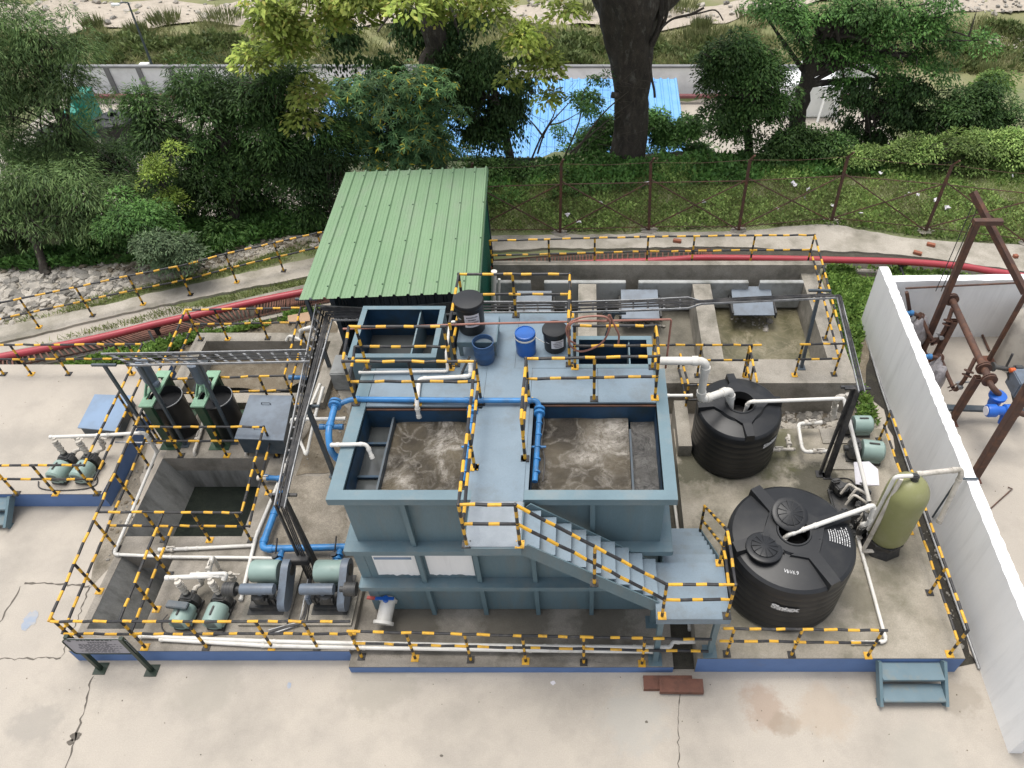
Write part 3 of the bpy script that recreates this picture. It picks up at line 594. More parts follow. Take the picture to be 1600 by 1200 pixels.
q = MB(); q.box(X0-.16,X0-.004,Y0-.004,Y0+.01,.22,1.16); q.box(X0-.16,X0-.004,Y0-.004,Y0+.01,1.29,2.23); q.build('corner_gusset', M['rim'], T, 0)
rg = random.Random(5)
for xa, xb in ((-3.30,-2.64),(-2.48,-1.76)):
    n = 14; mbp = MB(); lo_ = [(xa+(xb-xa)*i/n, Y0-.006, 1.36+rg.uniform(-.02,.03)) for i in range(n+1)]; hi_ = [(xa+(xb-xa)*i/n, Y0-.006, 2.08+rg.uniform(-.02,.015)) for i in range(n,-1,-1)]
    mbp.poly(lo_+hi_); o = mbp.build('primer_panel', M['white'], T, 0); o['label'] = 'unpainted white panel'
mbp = MB(); mbp.box(-3.28,-2.70,Y0-.012,Y0-.008,1.84,1.90); mbp.build('paint_stripe', M['bcover'], T, 0)
# compartment floors: water, baffles
def water(nm, x0, x1, y0, y1, z, m, par, amp=0):
    mb = MB(); rg = random.Random(int(x0*50)); ph = [rg.uniform(0,6) for _ in range(6)]
    zf = (lambda x,y: z + amp*(math.sin(4.3*x+ph[0]+1.6*math.sin(2.3*y))*math.sin(3.7*y+ph[1]) + .5*math.sin(9*x+ph[2]+2*math.sin(5*y))*math.sin(8*y+ph[3]))) if amp else (lambda x,y: z)
    sheet(mb, x0, x1, y0, y1, .05 if amp else .5, .05 if amp else .5, zf); return mb.build(nm, m, par, 180)
water('still_water', -3.35,-2.98,6.26,7.74,3.18,M['still'],T)
water('aerated_water', -2.94,-1.68,6.26,7.74,3.30,M['aer'],T,.018)
water('aerated_water', -.78,.66,6.26,7.82,3.30,M['aer2'],T,.018)
water('scum_water', .70,1.07,6.26,7.82,3.22,M['scum'],T,.008)
q = MB(); q.box(-2.975,-2.945,6.26,7.74,2.5,3.42); q.build('baffle', M['post'], T, 0)
q = MB(); q.box(.665,.695,6.26,7.55,2.5,3.36); q.build('baffle', M['post'], T, 0)
q = MB(); q.box(-3.35,-2.98,6.72,6.76,3.2,3.24); q.box(-3.35,-2.98,7.35,7.39,3.2,3.24); q.build('tie_bar', M['navy'], T, 0)
q = MB(); q.box(-1.675,-1.577,6.237,7.755,ZT-.012,ZT-.002); q.box(-.853,-.795,6.237,7.755,ZT-.012,ZT-.002); q.build('edge_plate', M['deck'], T, 0)
q = MB(); q.box(-3.36,-1.66,7.765,7.80,3.33,3.55); q.box(-.80,1.09,7.845,7.88,3.33,3.55); q.build('lintel', M['rust'], T, 0)
# deck plates
seam = MB()
def plate(x0,x1,y0,y1,z): q = MB(); q.box(x0,x1,y0,y1,z-.03,z); return q.build('deck_plate', M['deck'], T, 0)
plate(-3.36,-2.62,7.80,8.62,ZT+.001); plate(-2.615,-1.58,7.80,8.62,ZT+.003); plate(-1.575,-.855,7.76,8.62,ZT+.006); plate(-.85,.19,7.88,8.62,ZT+.002); plate(.195,1.085,7.88,8.62,ZT+.004)
plate(-2.10,-1.14,8.625,9.95,ZT+.002); plate(-1.135,-.21,8.625,9.95,ZT+.004)
plate(-1.575,-.855,6.04,7.755,ZT+.012)
q = MB(); q.box(-2.10,-.21,9.955,9.97,2.4,ZT); q.box(-2.12,-2.105,8.625,9.97,2.4,ZT); q.box(-.205,-.19,8.625,9.97,2.4,ZT); q.build('deck_skirt', M['steel'], T, 0)
q = MB(); q.box(-1.575,-.855,5.32,6.035,ZT-.03,ZT+.014); q.build('chequer_plate', M['plate'], T, 0)
q = MB(); q.box(-1.585,-.845,5.30,5.318,ZT-.16,ZT+.002); q.box(-1.59,-1.577,5.32,6.03,ZT-.16,ZT); q.box(-.853,-.84,5.32,6.03,ZT-.16,ZT); q.build('fascia', M['rim'], T, 0)
q = MB(); q.beam((-1.48,5.45,ZT-.17),(-1.48,6.14,2.9),.06); q.beam((-.93,5.45,ZT-.17),(-.93,6.14,2.9),.06); q.build('bracket', M['steel'], T, 0)
for x, z0, z1 in ((-2.10,8.9,9.6),):
    pass
# smaller open tanks behind the deck
def open_tank(name, label, x0, x1, y0, y1, zb, zt, wz, div=None, wl=M['still']):
    th = thing(name, label, 'tank', ((x0+x1)/2,(y0+y1)/2,zb)); t_ = .10
    q = MB(); q.box(x0,x1,y0,y0+.012,zb,zt-.012); q.box(x0,x1,y1-.012,y1,zb,zt-.012); q.box(x0,x0+.012,y0+.013,y1-.013,zb,zt-.012); q.box(x1-.012,x1,y0+.013,y1-.013,zb,zt-.012); q.build('wall', M['steel'], th, 0)
    i = .02; q = MB()
    q.add([(x0+i,y1-i,zb+.2),(x1-i,y1-i,zb+.2),(x1-i,y1-i,zt-.013),(x0+i,y1-i,zt-.013)], [(0,1,2,3)]); q.add([(x0+i,y0+i,zb+.2),(x0+i,y1-i,zb+.2),(x0+i,y1-i,zt-.013),(x0+i,y0+i,zt-.013)], [(0,1,2,3)])
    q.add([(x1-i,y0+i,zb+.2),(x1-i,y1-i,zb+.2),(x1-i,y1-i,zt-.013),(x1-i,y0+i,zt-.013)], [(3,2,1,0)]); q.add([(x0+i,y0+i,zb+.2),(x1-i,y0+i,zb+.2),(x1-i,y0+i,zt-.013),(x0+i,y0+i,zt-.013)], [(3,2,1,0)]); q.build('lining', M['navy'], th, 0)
    q = MB(); q.box(x0-.02,x1+.02,y0-.02,y0+t_-.03,zt-.01,zt); q.box(x0-.02,x1+.02,y1-t_+.03,y1+.02,zt-.01,zt); q.box(x0-.02,x0+t_-.03,y0+t_-.028,y1-t_+.028,zt-.011,zt-.001); q.box(x1-t_+.03,x1+.02,y0+t_-.028,y1-t_+.028,zt-.011,zt-.001); q.build('rim', M['rim'], th, 0)
    q = MB(); q.add([(x0+i,y0+i,wz),(x1-i,y0+i,wz),(x1-i,y1-i,wz),(x0+i,y1-i,wz)], [(0,1,2,3)]); q.build('water', wl, th, 0)
    for dx in div or (): q = MB(); q.box(dx-.012,dx+.012,y0+i,y1-i,wz-.3,zt-.06); q.build('divider', M['rim'], th, 0)
    return th
open_tank('settling_tank', 'small open blue steel tank with still grey water in front of the green roofed shed', -3.80,-2.42,8.75,9.98,1.9,ZT+.14,3.1,(-2.83,))
open_tank('outlet_tank', 'dark open steel compartment with blue inner wall right of the drums on the deck', -.18,1.08,8.64,9.36,2.0,ZT+.01,2.9,(.72,),M['scum'])
cp = G(1000,567,3.2); bm_ = MB(); bm_.bbox((.90,8.95,3.1),(.26,.4,.3),.1); tag(bm_.build('foam_block', M['paper']), 'white foam lump floating in the dark compartment right of the drums', 'foam')

# staircase
ST_ = thing('staircase', 'blue-grey steel stairs turning at a landing in front of the tank', 'stairs', (.4,5.7,.2))
xa, xb, za, zb = -.84, 1.03, ZT, 2.02; n = 10
for k in range(1,n):
    x = xa + (xb-xa)*(k-1)/(n-1) + .0; z = za - (za-zb)*k/n
    q = MB(); q.box(x,x+.225,5.40,6.00,z-.03,z); q.box(x,x+.01,5.40,6.00,z-.03,z+.03); q.build('tread', M['deck'], ST_, 0)
for y in (5.37,6.02):
    q = MB(); q.beam((xa+.01,y,za-.11),(xb+.02,y,zb-.13),.02,.24); q.build('stringer', M['steel'], ST_, 0)
q = MB(); q.box(1.04,2.07,5.13,6.03,1.99,2.02); q.box(1.04,2.07,5.11,5.128,1.87,2.022); q.box(2.072,2.09,5.11,6.03,1.87,2.02); q.box(1.02,1.038,5.11,5.36,1.87,2.02); q.build('landing', M['deck'], ST_, 0)
for x, y, zz in ((1.13,5.32,.2),(1.98,5.32,.5),(2.0,5.97,.5),(1.12,5.97,.2)):
    q = MB(); q.box(x-.042,x+.042,y-.042,y+.042,zz,1.97); q.box(x-.11,x+.11,y-.11,y+.11,zz+.001,zz+.015); q.build('leg', M['steel'], ST_, 0)
n = 8
for k in range(1,n):
    y = 6.05 + 1.42*(k-1)/(n-1); z = 2.02 - 1.52*k/n; q = MB(); q.box(1.20,2.02,y,y+.24,z-.03,z); q.build('tread', M['deck'], ST_, 0)
for x in (1.18,2.05): q = MB(); q.beam((x,6.03,1.95),(x,7.52,.50),.02,.22); q.build('stringer', M['steel'], ST_, 0)

# loose steps
def steps(label, x0, x1, yf, yb, z1):
    th = thing('step_unit', label, 'steps', ((x0+x1)/2,(yf+yb)/2,0), 'blue steel step units')
    for k in (0,1):
        z = z1*(k+1)/2.35; y = yf + (yb-yf)*k/2
        q = MB(); q.box(x0+.05,x1-.05,y,y+.27,z-.02,z); q.box(x0+.05,x1-.05,y-.012,y-.001,z-.055,z+.001); q.build('tread', M['steps'], th, 0)
    for x in (x0+.02,x1-.02): q = MB(); q.beam((x,yf-.02,.06),(x,yb,z1+.02),.05,.15); q.beam((x,yf,.0),(x,yf+.12,.0),.05,.02); q.build('stringer', M['steel'], th, 0)
M['steps'] = mat('step_paint', (.125,.185,.215), (.10,.155,.185), 2, .55, (.20,.19,.15), 3.0, .8, .1, 30, dlo=.48, dhi=.7)
steps('two blue steel steps against the blue kerb at the bottom right', 4.63,5.70,4.66,5.18,.46)
steps('two blue steel steps cut off by the left edge of the photo', -11.55,-10.85,7.95,8.42,.36)

# ================================================================ yellow and black railings
def railing(label, pts, posts, z0=None, mid=.42, h=.88, seed=1, cat='railing', midpts=None, loc=None, r=.023):
    rg = random.Random(seed); th = thing('railing', label, cat, loc or (pts[0].x,pts[0].y,pts[0].z-h), 'yellow and black railings')
    def striped(line):
        out, mats = [line[0]], []; ph = rg.random() < .5
        for a, b_ in zip(line, line[1:]):
            L = (b_-a).length; d = 0
            while d < L - .04:
                s = rg.uniform(.13,.22) if ph else rg.uniform(.15,.30)
                e = min(L, d+s)
                if L - e < .07: e = L
                jt = Vector((rg.uniform(-1,1),rg.uniform(-1,1),rg.uniform(-1,1)))*.006 if e < L else Vector(); out.append(a.lerp(b_, e/L)+jt); mats.append(0 if ph else 1); ph = not ph; d = e
        return out, mats
    for nm, off in (('top_rail',0),('middle_rail',mid)):
        line = [p - Vector((0,0,off)) for p in (pts if off == 0 or not midpts else midpts)]
        if len(line) < 2: continue
        o_, m_ = striped(line); q = MB()
        q.tube(o_, r, 8, mats=m_)
        for p in line[1:-1]: q.lathe(p, [(.001,-.03),(.02,-.024),(r*1.25,0),(.02,.024),(.001,.03)], 8, 1)
        q.build(nm, [M['yel'],M['blk']], th)
    for i, p in enumerate(posts):
        base, best, tz = Vector(p), 1e9, None
        for a, b_ in zip(pts, pts[1:]):          # stand the post under the rail
            ab = Vector((b_.x-a.x,b_.y-a.y,0)); t_ = max(0,min(1,((base.x-a.x)*ab.x+(base.y-a.y)*ab.y)/max(1e-6,ab.length_squared)))
            f = a.lerp(b_, t_); d_ = (f.x-base.x)**2+(f.y-base.y)**2
            if d_ < best: best, q_, tz = d_, f, f.z
        x, y, zb_ = q_.x, q_.y, base.z; n = 7; line = [Vector((x,y,zb_+(tz-zb_)*k/n)) for k in range(n+1)]; m_ = [(k+i) % 2 for k in range(n)]
        q = MB(); q.tube(line, r, 8, mats=m_); po = q.build('post', [M['yel'],M['blk']], th)
        q = MB(); a_ = .06; q.box(x-a_,x+a_,y-a_,y+a_,zb_,zb_+.012)
        for sx in (-1,1):
            for sy in (-1,1): q.box(x+sx*.045-.008,x+sx*.045+.008,y+sy*.045-.008,y+sy*.045+.008,zb_+.012,zb_+.022)
        q.build('foot_plate', M['yel'] if i % 2 else M['blk'], po, 0)
    return th
def TP(px, z): return [G(u,v,z) for u,v in px]
H_ = .88
railing('black and yellow railing along the curved upper path at the far left', TP([(-40,482),(0,473),(117,449),(200,431),(279,416),(355,396),(430,379),(495,364),(560,352)], .06+H_), TP([(-10,524),(61,513),(145,495),(224,476),(298,458),(370,440),(443,422),(508,404)], .06), seed=1)
zB = .40
railing('striped railing round the raised platform with the two pumps on the left', TP([(-30,539),(222,538),(131,727),(-40,727)], zB+H_), TP([(7,581),(52,581),(110,581),(228,582),(167,665),(192,610),(155,766),(91,766),(29,767)], zB), seed=2)
zL = .35
railing('long striped railing running down the left side of the sump to the sign board', TP([(290,484),(240,600),(152,800),(76,971)], zL+.9), TP([(230,730),(211,785),(182,857),(156,924),(119,1006),(250,690)], zL), seed=3)
railing('striped railing along the left blue kerb in front of the blowers', TP([(79,971),(300,971),(547,971)], zL+.9), TP([(143,1010),(226,1014),(322,1014),(424,1017),(495,1016)], zL), seed=4)
railing('striped railing closing three sides of the sump', TP([(212,667),(412,667),(377,801),(154,800)], zL+.88), TP([(284,711),(356,709),(440,712),(420,770),(255,847),(326,849),(392,846)], zL), seed=5)
railing('striped railing along the right edge of the front left trench', TP([(254,803),(186,970)], zL+.88), TP([(268,898),(250,952)], zL), seed=6)
railing('striped railing round the shallow concrete tank under the cable ladder', TP([(290,484),(470,481),(444,587),(258,592)], .55+.88), TP([(313,533),(356,530),(418,530),(490,545),(311,637),(466,637),(425,634)], .55), seed=7)
railing('long striped railing on the middle kerb in front of the blue tank', TP([(542,986),(800,993),(1112,999)], .2+.92), TP([(565,1028),(648,1033),(735,1036),(821,1039),(912,1042),(1003,1039)], .2), seed=8)
railing('short striped railing on the right kerb in front of the big black tank', TP([(1130,982),(1387,985)], .5+.88), TP([(1236,1020),(1355,1021),(1135,1018)], .5), seed=9)
railing('striped railing leaning along the drain beside the white wall', [Vector((5.86,9.75,1.33)),Vector((5.84,7.6,1.33)),Vector((5.80,5.28,1.33))], [Vector((5.86,9.7,.5)),Vector((5.84,7.55,.5)),Vector((5.82,6.35,.5)),Vector((5.80,5.28,.5))], seed=10)
zS = .95
railing('long striped railing behind and beside the settling basins', TP([(765,376),(1000,370),(1273,367),(1319,537),(1250,538)], zS+.88), TP([(770,425),(859,421),(929,420),(1010,419),(1080,418),(1171,416),(1262,414),(1294,470),(1303,530),(1241,585),(1310,588)], zS), seed=11)
railing('striped railing on the basin front wall above the small black tank', TP([(1025,539),(1100,539),(1190,539)], zS+.88), TP([(1089,586),(1165,588)], zS), seed=12)
railing('short striped railing stub left of the small black tank', TP([(1063,553),(1076,602),(1108,602)], .5+.9), TP([(1068,650),(1056,600)], .5), seed=13)
railing('short striped railing stub behind the small black tank', TP([(1171,541),(1183,597)], zS+.86), TP([(1168,590),(1177,640)], .55), seed=14)
railing('striped deck railing round the left half of the tank and down the walkway', [Vector((-3.60,8.62,ZT+.9)),Vector((-3.52,7.86,ZT+.9)),Vector((-1.60,7.86,ZT+.9)),Vector((-1.555,5.36,ZT+.9)),Vector((-.86,5.36,ZT+.9)),Vector((1.10,5.16,2.92)),Vector((2.03,5.16,2.92)),Vector((2.03,6.02,2.92)),Vector((2.03,7.48,1.42))],
        [Vector((-3.52,7.86,ZT)),Vector((-2.57,7.86,ZT)),Vector((-1.60,7.86,ZT)),Vector((-1.57,6.62,ZT)),Vector((-1.555,5.36,ZT)),Vector((-.86,5.36,ZT)),Vector((.12,5.26,2.78)),Vector((1.10,5.16,2.02)),Vector((2.03,5.16,2.02)),Vector((2.03,6.02,2.02)),Vector((2.03,7.46,.5))], seed=15, h=.9)
railing('striped deck railing round the right half of the tank', [Vector((-.87,6.75,ZT+.9)),Vector((-.87,7.92,ZT+.9)),Vector((1.07,7.97,ZT+.9)),Vector((1.07,8.64,ZT+.9)),Vector((-.20,8.64,ZT+.9))],
        [Vector((-.87,6.78,ZT)),Vector((-.87,7.92,ZT)),Vector((.13,7.94,ZT)),Vector((1.07,7.97,ZT)),Vector((1.07,8.64,ZT)),Vector((-.17,8.64,ZT))], seed=16, h=.9)
railing('striped railing behind the chemical drums on the deck', [Vector((-2.08,8.70,ZT+.9)),Vector((-2.08,9.90,ZT+.9)),Vector((-.26,9.90,ZT+.9)),Vector((-.26,8.70,ZT+.9))],
        [Vector((-2.08,8.70,ZT)),Vector((-2.08,9.90,ZT)),Vector((-1.20,9.90,ZT)),Vector((-.26,9.90,ZT)),Vector((-.26,8.70,ZT))], seed=17, h=.9)
railing('striped railing in front of the small open blue tank', [Vector((-3.60,8.62,ZT+.9)),Vector((-2.12,8.62,ZT+.9))], [Vector((-3.50,8.62,ZT)),Vector((-2.16,8.62,ZT))], seed=18, h=.9)

# ================================================================ drums and table on the deck
def pseudo_text(mb, o, ux, uy, w_, h_, rows, rg, lh=.4, mi=0):
    for k in range(rows):
        y = h_*(1-(k+.7)/rows); x = w_*rg.uniform(.05,.2); e = w_*rg.uniform(.7,.95)
        while x < e:
            d = w_*rg.uniform(.03,.10); p = o + ux*x + uy*y; a = ux*min(d,e-x); b_ = uy*(h_/rows*lh)
            mb.add([p,p+a,p+a+b_,p+b_],[(0,1,2,3)],mi); x += d + w_*.025
def wrap(th, name, c, r, z0, z1, a0, a1, m, rr=.004):
    mb = MB(); n = 10; vs = []
    for k in range(n+1):
        a = a0+(a1-a0)*k/n; vs += [(c[0]+(r+rr)*math.cos(a),c[1]+(r+rr)*math.sin(a),z0),(c[0]+(r+rr)*math.cos(a),c[1]+(r+rr)*math.sin(a),z1)]
    mb.add(vs, [(2*k,2*k+2,2*k+3,2*k+1) for k in range(n)]); return mb.build(name, m, th, 60)
def wrap_rows(th, par, c, r, z0, z1, a0, a1, rows, m, seed):
    rg = random.Random(seed); mb = MB()
    for k in range(rows):
        z = z1-(z1-z0)*(k+.9)/(rows+.4); a = a0+(a1-a0)*rg.uniform(.08,.25); e = a0+(a1-a0)*rg.uniform(.75,.93); st = (a1-a0)
        while a < e:
            d = st*rg.uniform(.03,.09); hh = (z1-z0)/rows*.38; P_ = lambda t_, zz: (c[0]+(r+.007)*math.cos(t_),c[1]+(r+.007)*math.sin(t_),zz)
            mb.add([P_(a,z),P_(a+d,z),P_(a+d,z+hh),P_(a,z+hh)],[(0,1,2,3)]); a += d+st*.025
    return mb.build('lettering', m, par, 0)
def text_on(th, s, size, fn, m, bold=0.0, name='lettering', par=None):
    cu = bpy.data.curves.new(name, 'FONT'); cu.body = s; cu.size = size; cu.align_x = 'CENTER'; cu.align_y = 'CENTER'; cu.offset = bold; cu.resolution_u = 3
    to = bpy.data.objects.new('tmp', cu); COL.objects.link(to); dg = bpy.context.evaluated_depsgraph_get(); me = bpy.data.meshes.new_from_object(to.evaluated_get(dg)); bpy.data.objects.remove(to)
    bm = bmesh.new(); bm.from_mesh(me); bmesh.ops.triangulate(bm, faces=bm.faces[:]); bmesh.ops.subdivide_edges(bm, edges=[e for e in bm.edges if e.calc_length() > size*.25], cuts=1); bmesh.ops.triangulate(bm, faces=bm.faces[:])
    for v in bm.verts: v.co = fn(v.co.x, v.co.y)
    bm.to_mesh(me); bm.free(); me.materials.clear(); me.materials.append(m)
    o = bpy.data.objects.new(name, me); COL.objects.link(o); attach(o, par or th); return o
tb = thing('steel_table', 'low blue-grey steel table carrying the black chemical drum', 'table', (-1.75,9.2,ZT)); zt_ = ZT+.32
q = MB(); q.box(-2.06,-1.44,8.90,9.52,zt_-.03,zt_); q.build('top', M['deck'], tb, 0)
q = MB(); q.box(-2.06,-1.44,8.885,8.898,zt_-.10,zt_+.001); q.box(-1.438,-1.425,8.90,9.52,zt_-.10,zt_); q.build('apron', M['steel'], tb, 0)
for x, y in ((-2.02,8.93),(-1.48,8.93),(-2.02,9.48),(-1.48,9.48)): q = MB(); q.box(x-.03,x+.03,y-.02,y+.02,ZT+.004,zt_-.03); q.build('leg', M['steel'], tb, 0)
def black_drum(label, x, y, z, r, h, seed):
    th = thing('black_drum', label, 'drum', (x,y,z), 'black chemical drums'); c = (x,y)
    q = MB(); q.lathe((x,y,z), [(r*.86,.0),(r*.90,.02),(r*.95,h*.8),(r*.95,h*.84)], 36); q.build('body', M['tankp'], th)
    q = MB(); q.lathe((x,y,z), [(r*1.0,h*.84),(r*1.03,h*.86),(r*1.03,h*.95),(r*.99,h*.98),(r*.5,h*1.005),(r*.01,h*1.01)], 36); q.build('lid', M['tankp'], th)
    lb = wrap(th, 'paper_label', c, r*.95, z+h*.34, z+h*.74, R(255), R(315), M['paper'], .012); wrap_rows(th, lb, c, r*.95+.010, z+h*.36, z+h*.72, R(258), R(312), 4, M['ink'], seed)
    q = wrap_rows(th, th, c, r*.95+.004, z+h*.52, z+h*.62, R(222), R(246), 1, M['lett'], seed+3)
    return th
black_drum('black lidded drum with paper label standing on the steel table', -1.85, 9.24, zt_, .235, .62, 1)
black_drum('black lidded drum with paper label on the deck beside the hose', -.50, 9.12, ZT+.004, .20, .42, 2)
d1 = G(822,556,ZT); th = thing('blue_drum', 'bright blue closed drum with a white strap on the deck', 'drum', (d1.x,d1.y+.1,ZT)); x, y = d1.x, d1.y+.1; r = .165
q = MB(); q.lathe((x,y,ZT+.004), [(r*.92,0),(r*.98,.03),(r*1.0,.2),(r*1.0,.34),(r*.93,.37)], 32); q.build('body', M['drumb'], th)
q = MB(); q.lathe((x,y,ZT), [(r*1.0,.37),(r*1.02,.40),(r*.99,.425),(r*.9,.43),(r*.88,.418),(.002,.418)], 32); q.build('lid', M['drumb'], th)
q = MB(); q.lathe((x,y,ZT), [(r*1.03,.335),(r*1.06,.345),(r*1.06,.365),(r*1.03,.372)], 32, cap=(False,False)); q.tube([(x+r,y-.04,ZT+.36),(x+r+.05,y-.06,ZT+.33),(x+r+.14,y-.06,ZT+.26)], .008, 6); q.build('strap', M['pvc'], th)
d2 = G(757,570,ZT); x, y = d2.x, d2.y+.12; th = thing('open_drum', 'faded blue open-topped drum in front of the steel table', 'drum', (x,y,ZT)); r = .165
q = MB(); q.lathe((x,y,ZT+.004), [(r*.9,0),(r*.95,.02),(r*.97,.13),(r*1.0,.145),(r*.97,.16),(r*.98,.27),(r*1.02,.285),(r*.99,.30),(r*1.0,.37),(r*1.05,.38),(r*1.05,.40),(r*.97,.40),(r*.95,.36),(r*.93,.05),(.002,.05)], 32, cap=(True,False)); q.build('body', M['drumo'], th)
q = MB(); q.tube([(x+r*1.02,y-.03,ZT+.38),(x+r*1.25,y-.05,ZT+.33),(x+r*1.1,y-.08,ZT+.26)], .006, 6); q.build('handle', M['iron'], th)
q = MB(); q.tube([G(734,557,ZT+.25), G(722,582,ZT+.02)], .02, 8); q.tube([G(722,582,ZT+.02), G(720,586,ZT+.015)], .012, 8); tag(q.build('stirring_rod', M['iron']), 'dark rod leaning against the open blue drum', 'rod')

# ================================================================ pipes
PIPES = []
def fillet(pts, r):
    out = [pts[0]]
    for a, p, b_ in zip(pts, pts[1:], pts[2:]):
        d1_, d2_ = (a-p), (b_-p); k = min(r, d1_.length*.45, d2_.length*.45)
        if k < .01: out.append(p); continue
        s, e = p+d1_.normalized()*k, p+d2_.normalized()*k
        for t_ in (0,.25,.5,.75,1): out.append(s*(1-t_)**2 + p*(2*t_*(1-t_)) + e*t_**2)
    out.append(pts[-1]); return out
def pipe(label, pts, r, m=None, name='pipe', fit=True, valves=(), group=None, extra=()):
    m = m or M['pvc']; P_ = [Vector(p) if len(p) == 3 and not isinstance(p, tuple) else (G(*p) if isinstance(p, tuple) else Vector(p)) for p in pts]
    th = thing(name, label, 'pipe', P_[0], group); q = MB(); q.tube(fillet(P_, r*2.2), r, 12); q.build('run', m, th)
    if fit:
        for a, p, b_ in zip(P_, P_[1:], P_[2:]):
            for d in (a-p, b_-p):
                if d.length > r*7: d = d.normalized(); MB().cyl(p+d*r*2.0, p+d*r*3.4, r*1.18, n=14).build('fitting', m, th)
        for p, d in ((P_[0], P_[1]-P_[0]), (P_[-1], P_[-2]-P_[-1])): d = d.normalized(); MB().cyl(p-d*.002, p+d*r*1.6, r*1.18, n=14).build('fitting', m, th)
    for ex in extra:
        E_ = [G(*p) if isinstance(p, tuple) else p for p in ex[1]]; q = MB(); q.tube(fillet(E_, ex[0]*2.2), ex[0], 12); q.build('branch', m, th)
    for v_, ax, s in valves: ball_valve(v_, ax, s, th)
    return th
def ball_valve(p, ax, s, par):
    p = G(*p) if isinstance(p, tuple) else p; ax = Vector(ax).normalized(); q = MB()
    q.cyl(p-ax*s*1.5, p-ax*s*.7, s*.95, n=14); q.cyl(p+ax*s*.7, p+ax*s*1.5, s*.95, n=14); q.cyl(p-ax*s*.75, p+ax*s*.75, s*.75, n=14); q.cyl(p, p+Vector((0,0,s*1.2)), s*.35, n=8)
    sd = ax.cross(Vector((0,0,1))); sd = sd.normalized() if sd.length > .1 else Vector((1,0,0)); q.beam(p+Vector((0,0,s*1.2))-ax*s*.4, p+Vector((0,0,s*1.25))+ax*s*2.2, s*.35, s*.15)
    q.build('valve', M['pvcd'], par)
z6 = ZT+.05
pipe('white plastic pipe from the drum table down to the deck beside the small blue tank', [(757,503,4.05),(703,503,4.05),(697,556,ZT+.25),(700,580,z6),(561,582,z6)], .022)
pipe('white plastic pipe with a spout pouring into the left compartment', [(735,563,ZT+.25),(736,588,z6),(655,592,z6),(651,632,z6+.02),(655,652,3.42)], .035)
pipe('white plastic pipe hooked over the left rim of the tank', [(519,697,ZT-.6),(519,695,ZT+.05),(573,694,ZT+.05),(582,716,ZT-.15)], .03)
pipe('blue air header pipe lying across the back of both compartments', [Vector((-3.85,7.82,ZT-.02)),Vector((-3.62,7.93,ZT+.02)),Vector((-1.70,7.84,ZT+.09)),Vector((-.74,7.84,ZT+.09)),Vector((-.70,7.74,ZT+.02)),Vector((-.70,7.60,ZT-.05))], .042, M['bpipe'])
def air_drop(label, x):
    th = thing('air_drop_pipe', label, 'pipe', (x,7.7,ZT), 'blue air drop pipes'); q = MB(); q.tube([(x,7.72,ZT+.06),(x,7.70,ZT-.02),(x-.02,6.45,ZT-.10)], .042, 12); q.build('run', M['bpipe'], th)
    for ya in (7.74,7.68): MB().cyl((x,ya,ZT+.02-(7.74-ya)*.5),(x,ya-.04,ZT+.02-(7.74-ya)*.5),.085,n=18).build('flange', M['bpipe'], th)
    for k in range(5): yy = 7.5-k*.22; MB().cyl((x,yy,ZT-.035-k*.012),(x,yy-.025,ZT-.037-k*.012),.05,n=14).build('clamp', M['bpipe'], th)
    MB().beam((x-.1,7.05,ZT-.06),(x+.12,7.05,ZT-.06),.03,.02).build('bracket', M['bpipe'], th, 0); return th
air_drop('blue air drop pipe at the left edge of the right compartment', -.70)
air_drop('blue air drop pipe at the right edge of the left compartment beside the walkway', -1.72)
RISER = pipe('blue riser pipe with a flange going down the left side of the tank', [Vector((-3.84,7.86,ZT+.0)),Vector((-3.84,7.32,ZT-.05)),Vector((-3.80,7.10,ZT-.25)),Vector((-3.50,7.05,2.9))], .05, M['bpipe'])
for ya in (7.90,7.84): MB().cyl((-3.84,ya,ZT),(-3.84,ya-.04,ZT),.10,n=20).build('flange', M['bpipe'], RISER)
zf = .55
BH = pipe('blue air pipe along the sump turning to the blowers and the tank', [(440,772,1.1),(433,790,zf),(408,858,zf),(560,854,zf)], .062, M['bpipe'])
for u, v in ((441,858),(532,855)):
    a = G(u,v,zf); q = MB(); q.tube(fillet([a, a+Vector((0,-.05,-.02)), a+Vector((.0,-.32,.02))], .05), .05, 12); q.cyl(a+Vector((0,-.15,0)),a+Vector((0,-.18,0)),.085,n=16); q.cyl(a+Vector((0,-.23,0)),a+Vector((0,-.26,0)),.085,n=16); b_ = q.build('branch', M['bpipe'], BH)
    q = MB(); q.beam(a+Vector((-.04,-.20,.08)), a+Vector((-.02,.05,.28)), .02, .03); q.cyl(a+Vector((-.05,-.2,.06)),a+Vector((-.05,-.2,.12)),.05,n=14); q.build('valve_lever', M['blk'], BH)
pipe('upper of two white pipes lying along the front kerb behind the railing', [(218,994,.42),(420,1002,.42),(560,1005,.38),(860,1010,.38),(1000,1011,.38),(1048,1011,.38),(1051,1003,.40),(1112,1003,.42)], .033)
pipe('lower of two white pipes lying along the front kerb behind the railing', [(250,999,.40),(420,1009,.40),(560,1012,.34),(820,1016,.34),(1020,1018,.34)], .033)
pipe('white pipe lying on the left and front rim of the sump', [(245,706,.40),(178,866,.40),(260,870,.40),(432,872,.42)], .030)
pipe('thick white pipe with a union lying between the sump and the trench', [(248,859,.40),(300,857,.40),(398,852,.40)], .034, valves=[((264,858,.40),(1,0,0),.06)])
pipe('white pipe on the right rim of the sump running down to the pump manifold', [(500,600,.8),(445,730,.42),(400,838,.42),(376,938,.40)], .032)
pipe('white delivery pipe bridging from the left pumps to the sump', [(78,683,1.05),(160,680,1.05),(226,676,1.05),(237,692,.75),(246,706,.45)], .035)
pipe('short galvanised conduit crossing above the strip beside the left platform', [(180,691,.75),(240,692,.6)], .018, M['galv'], fit=False)
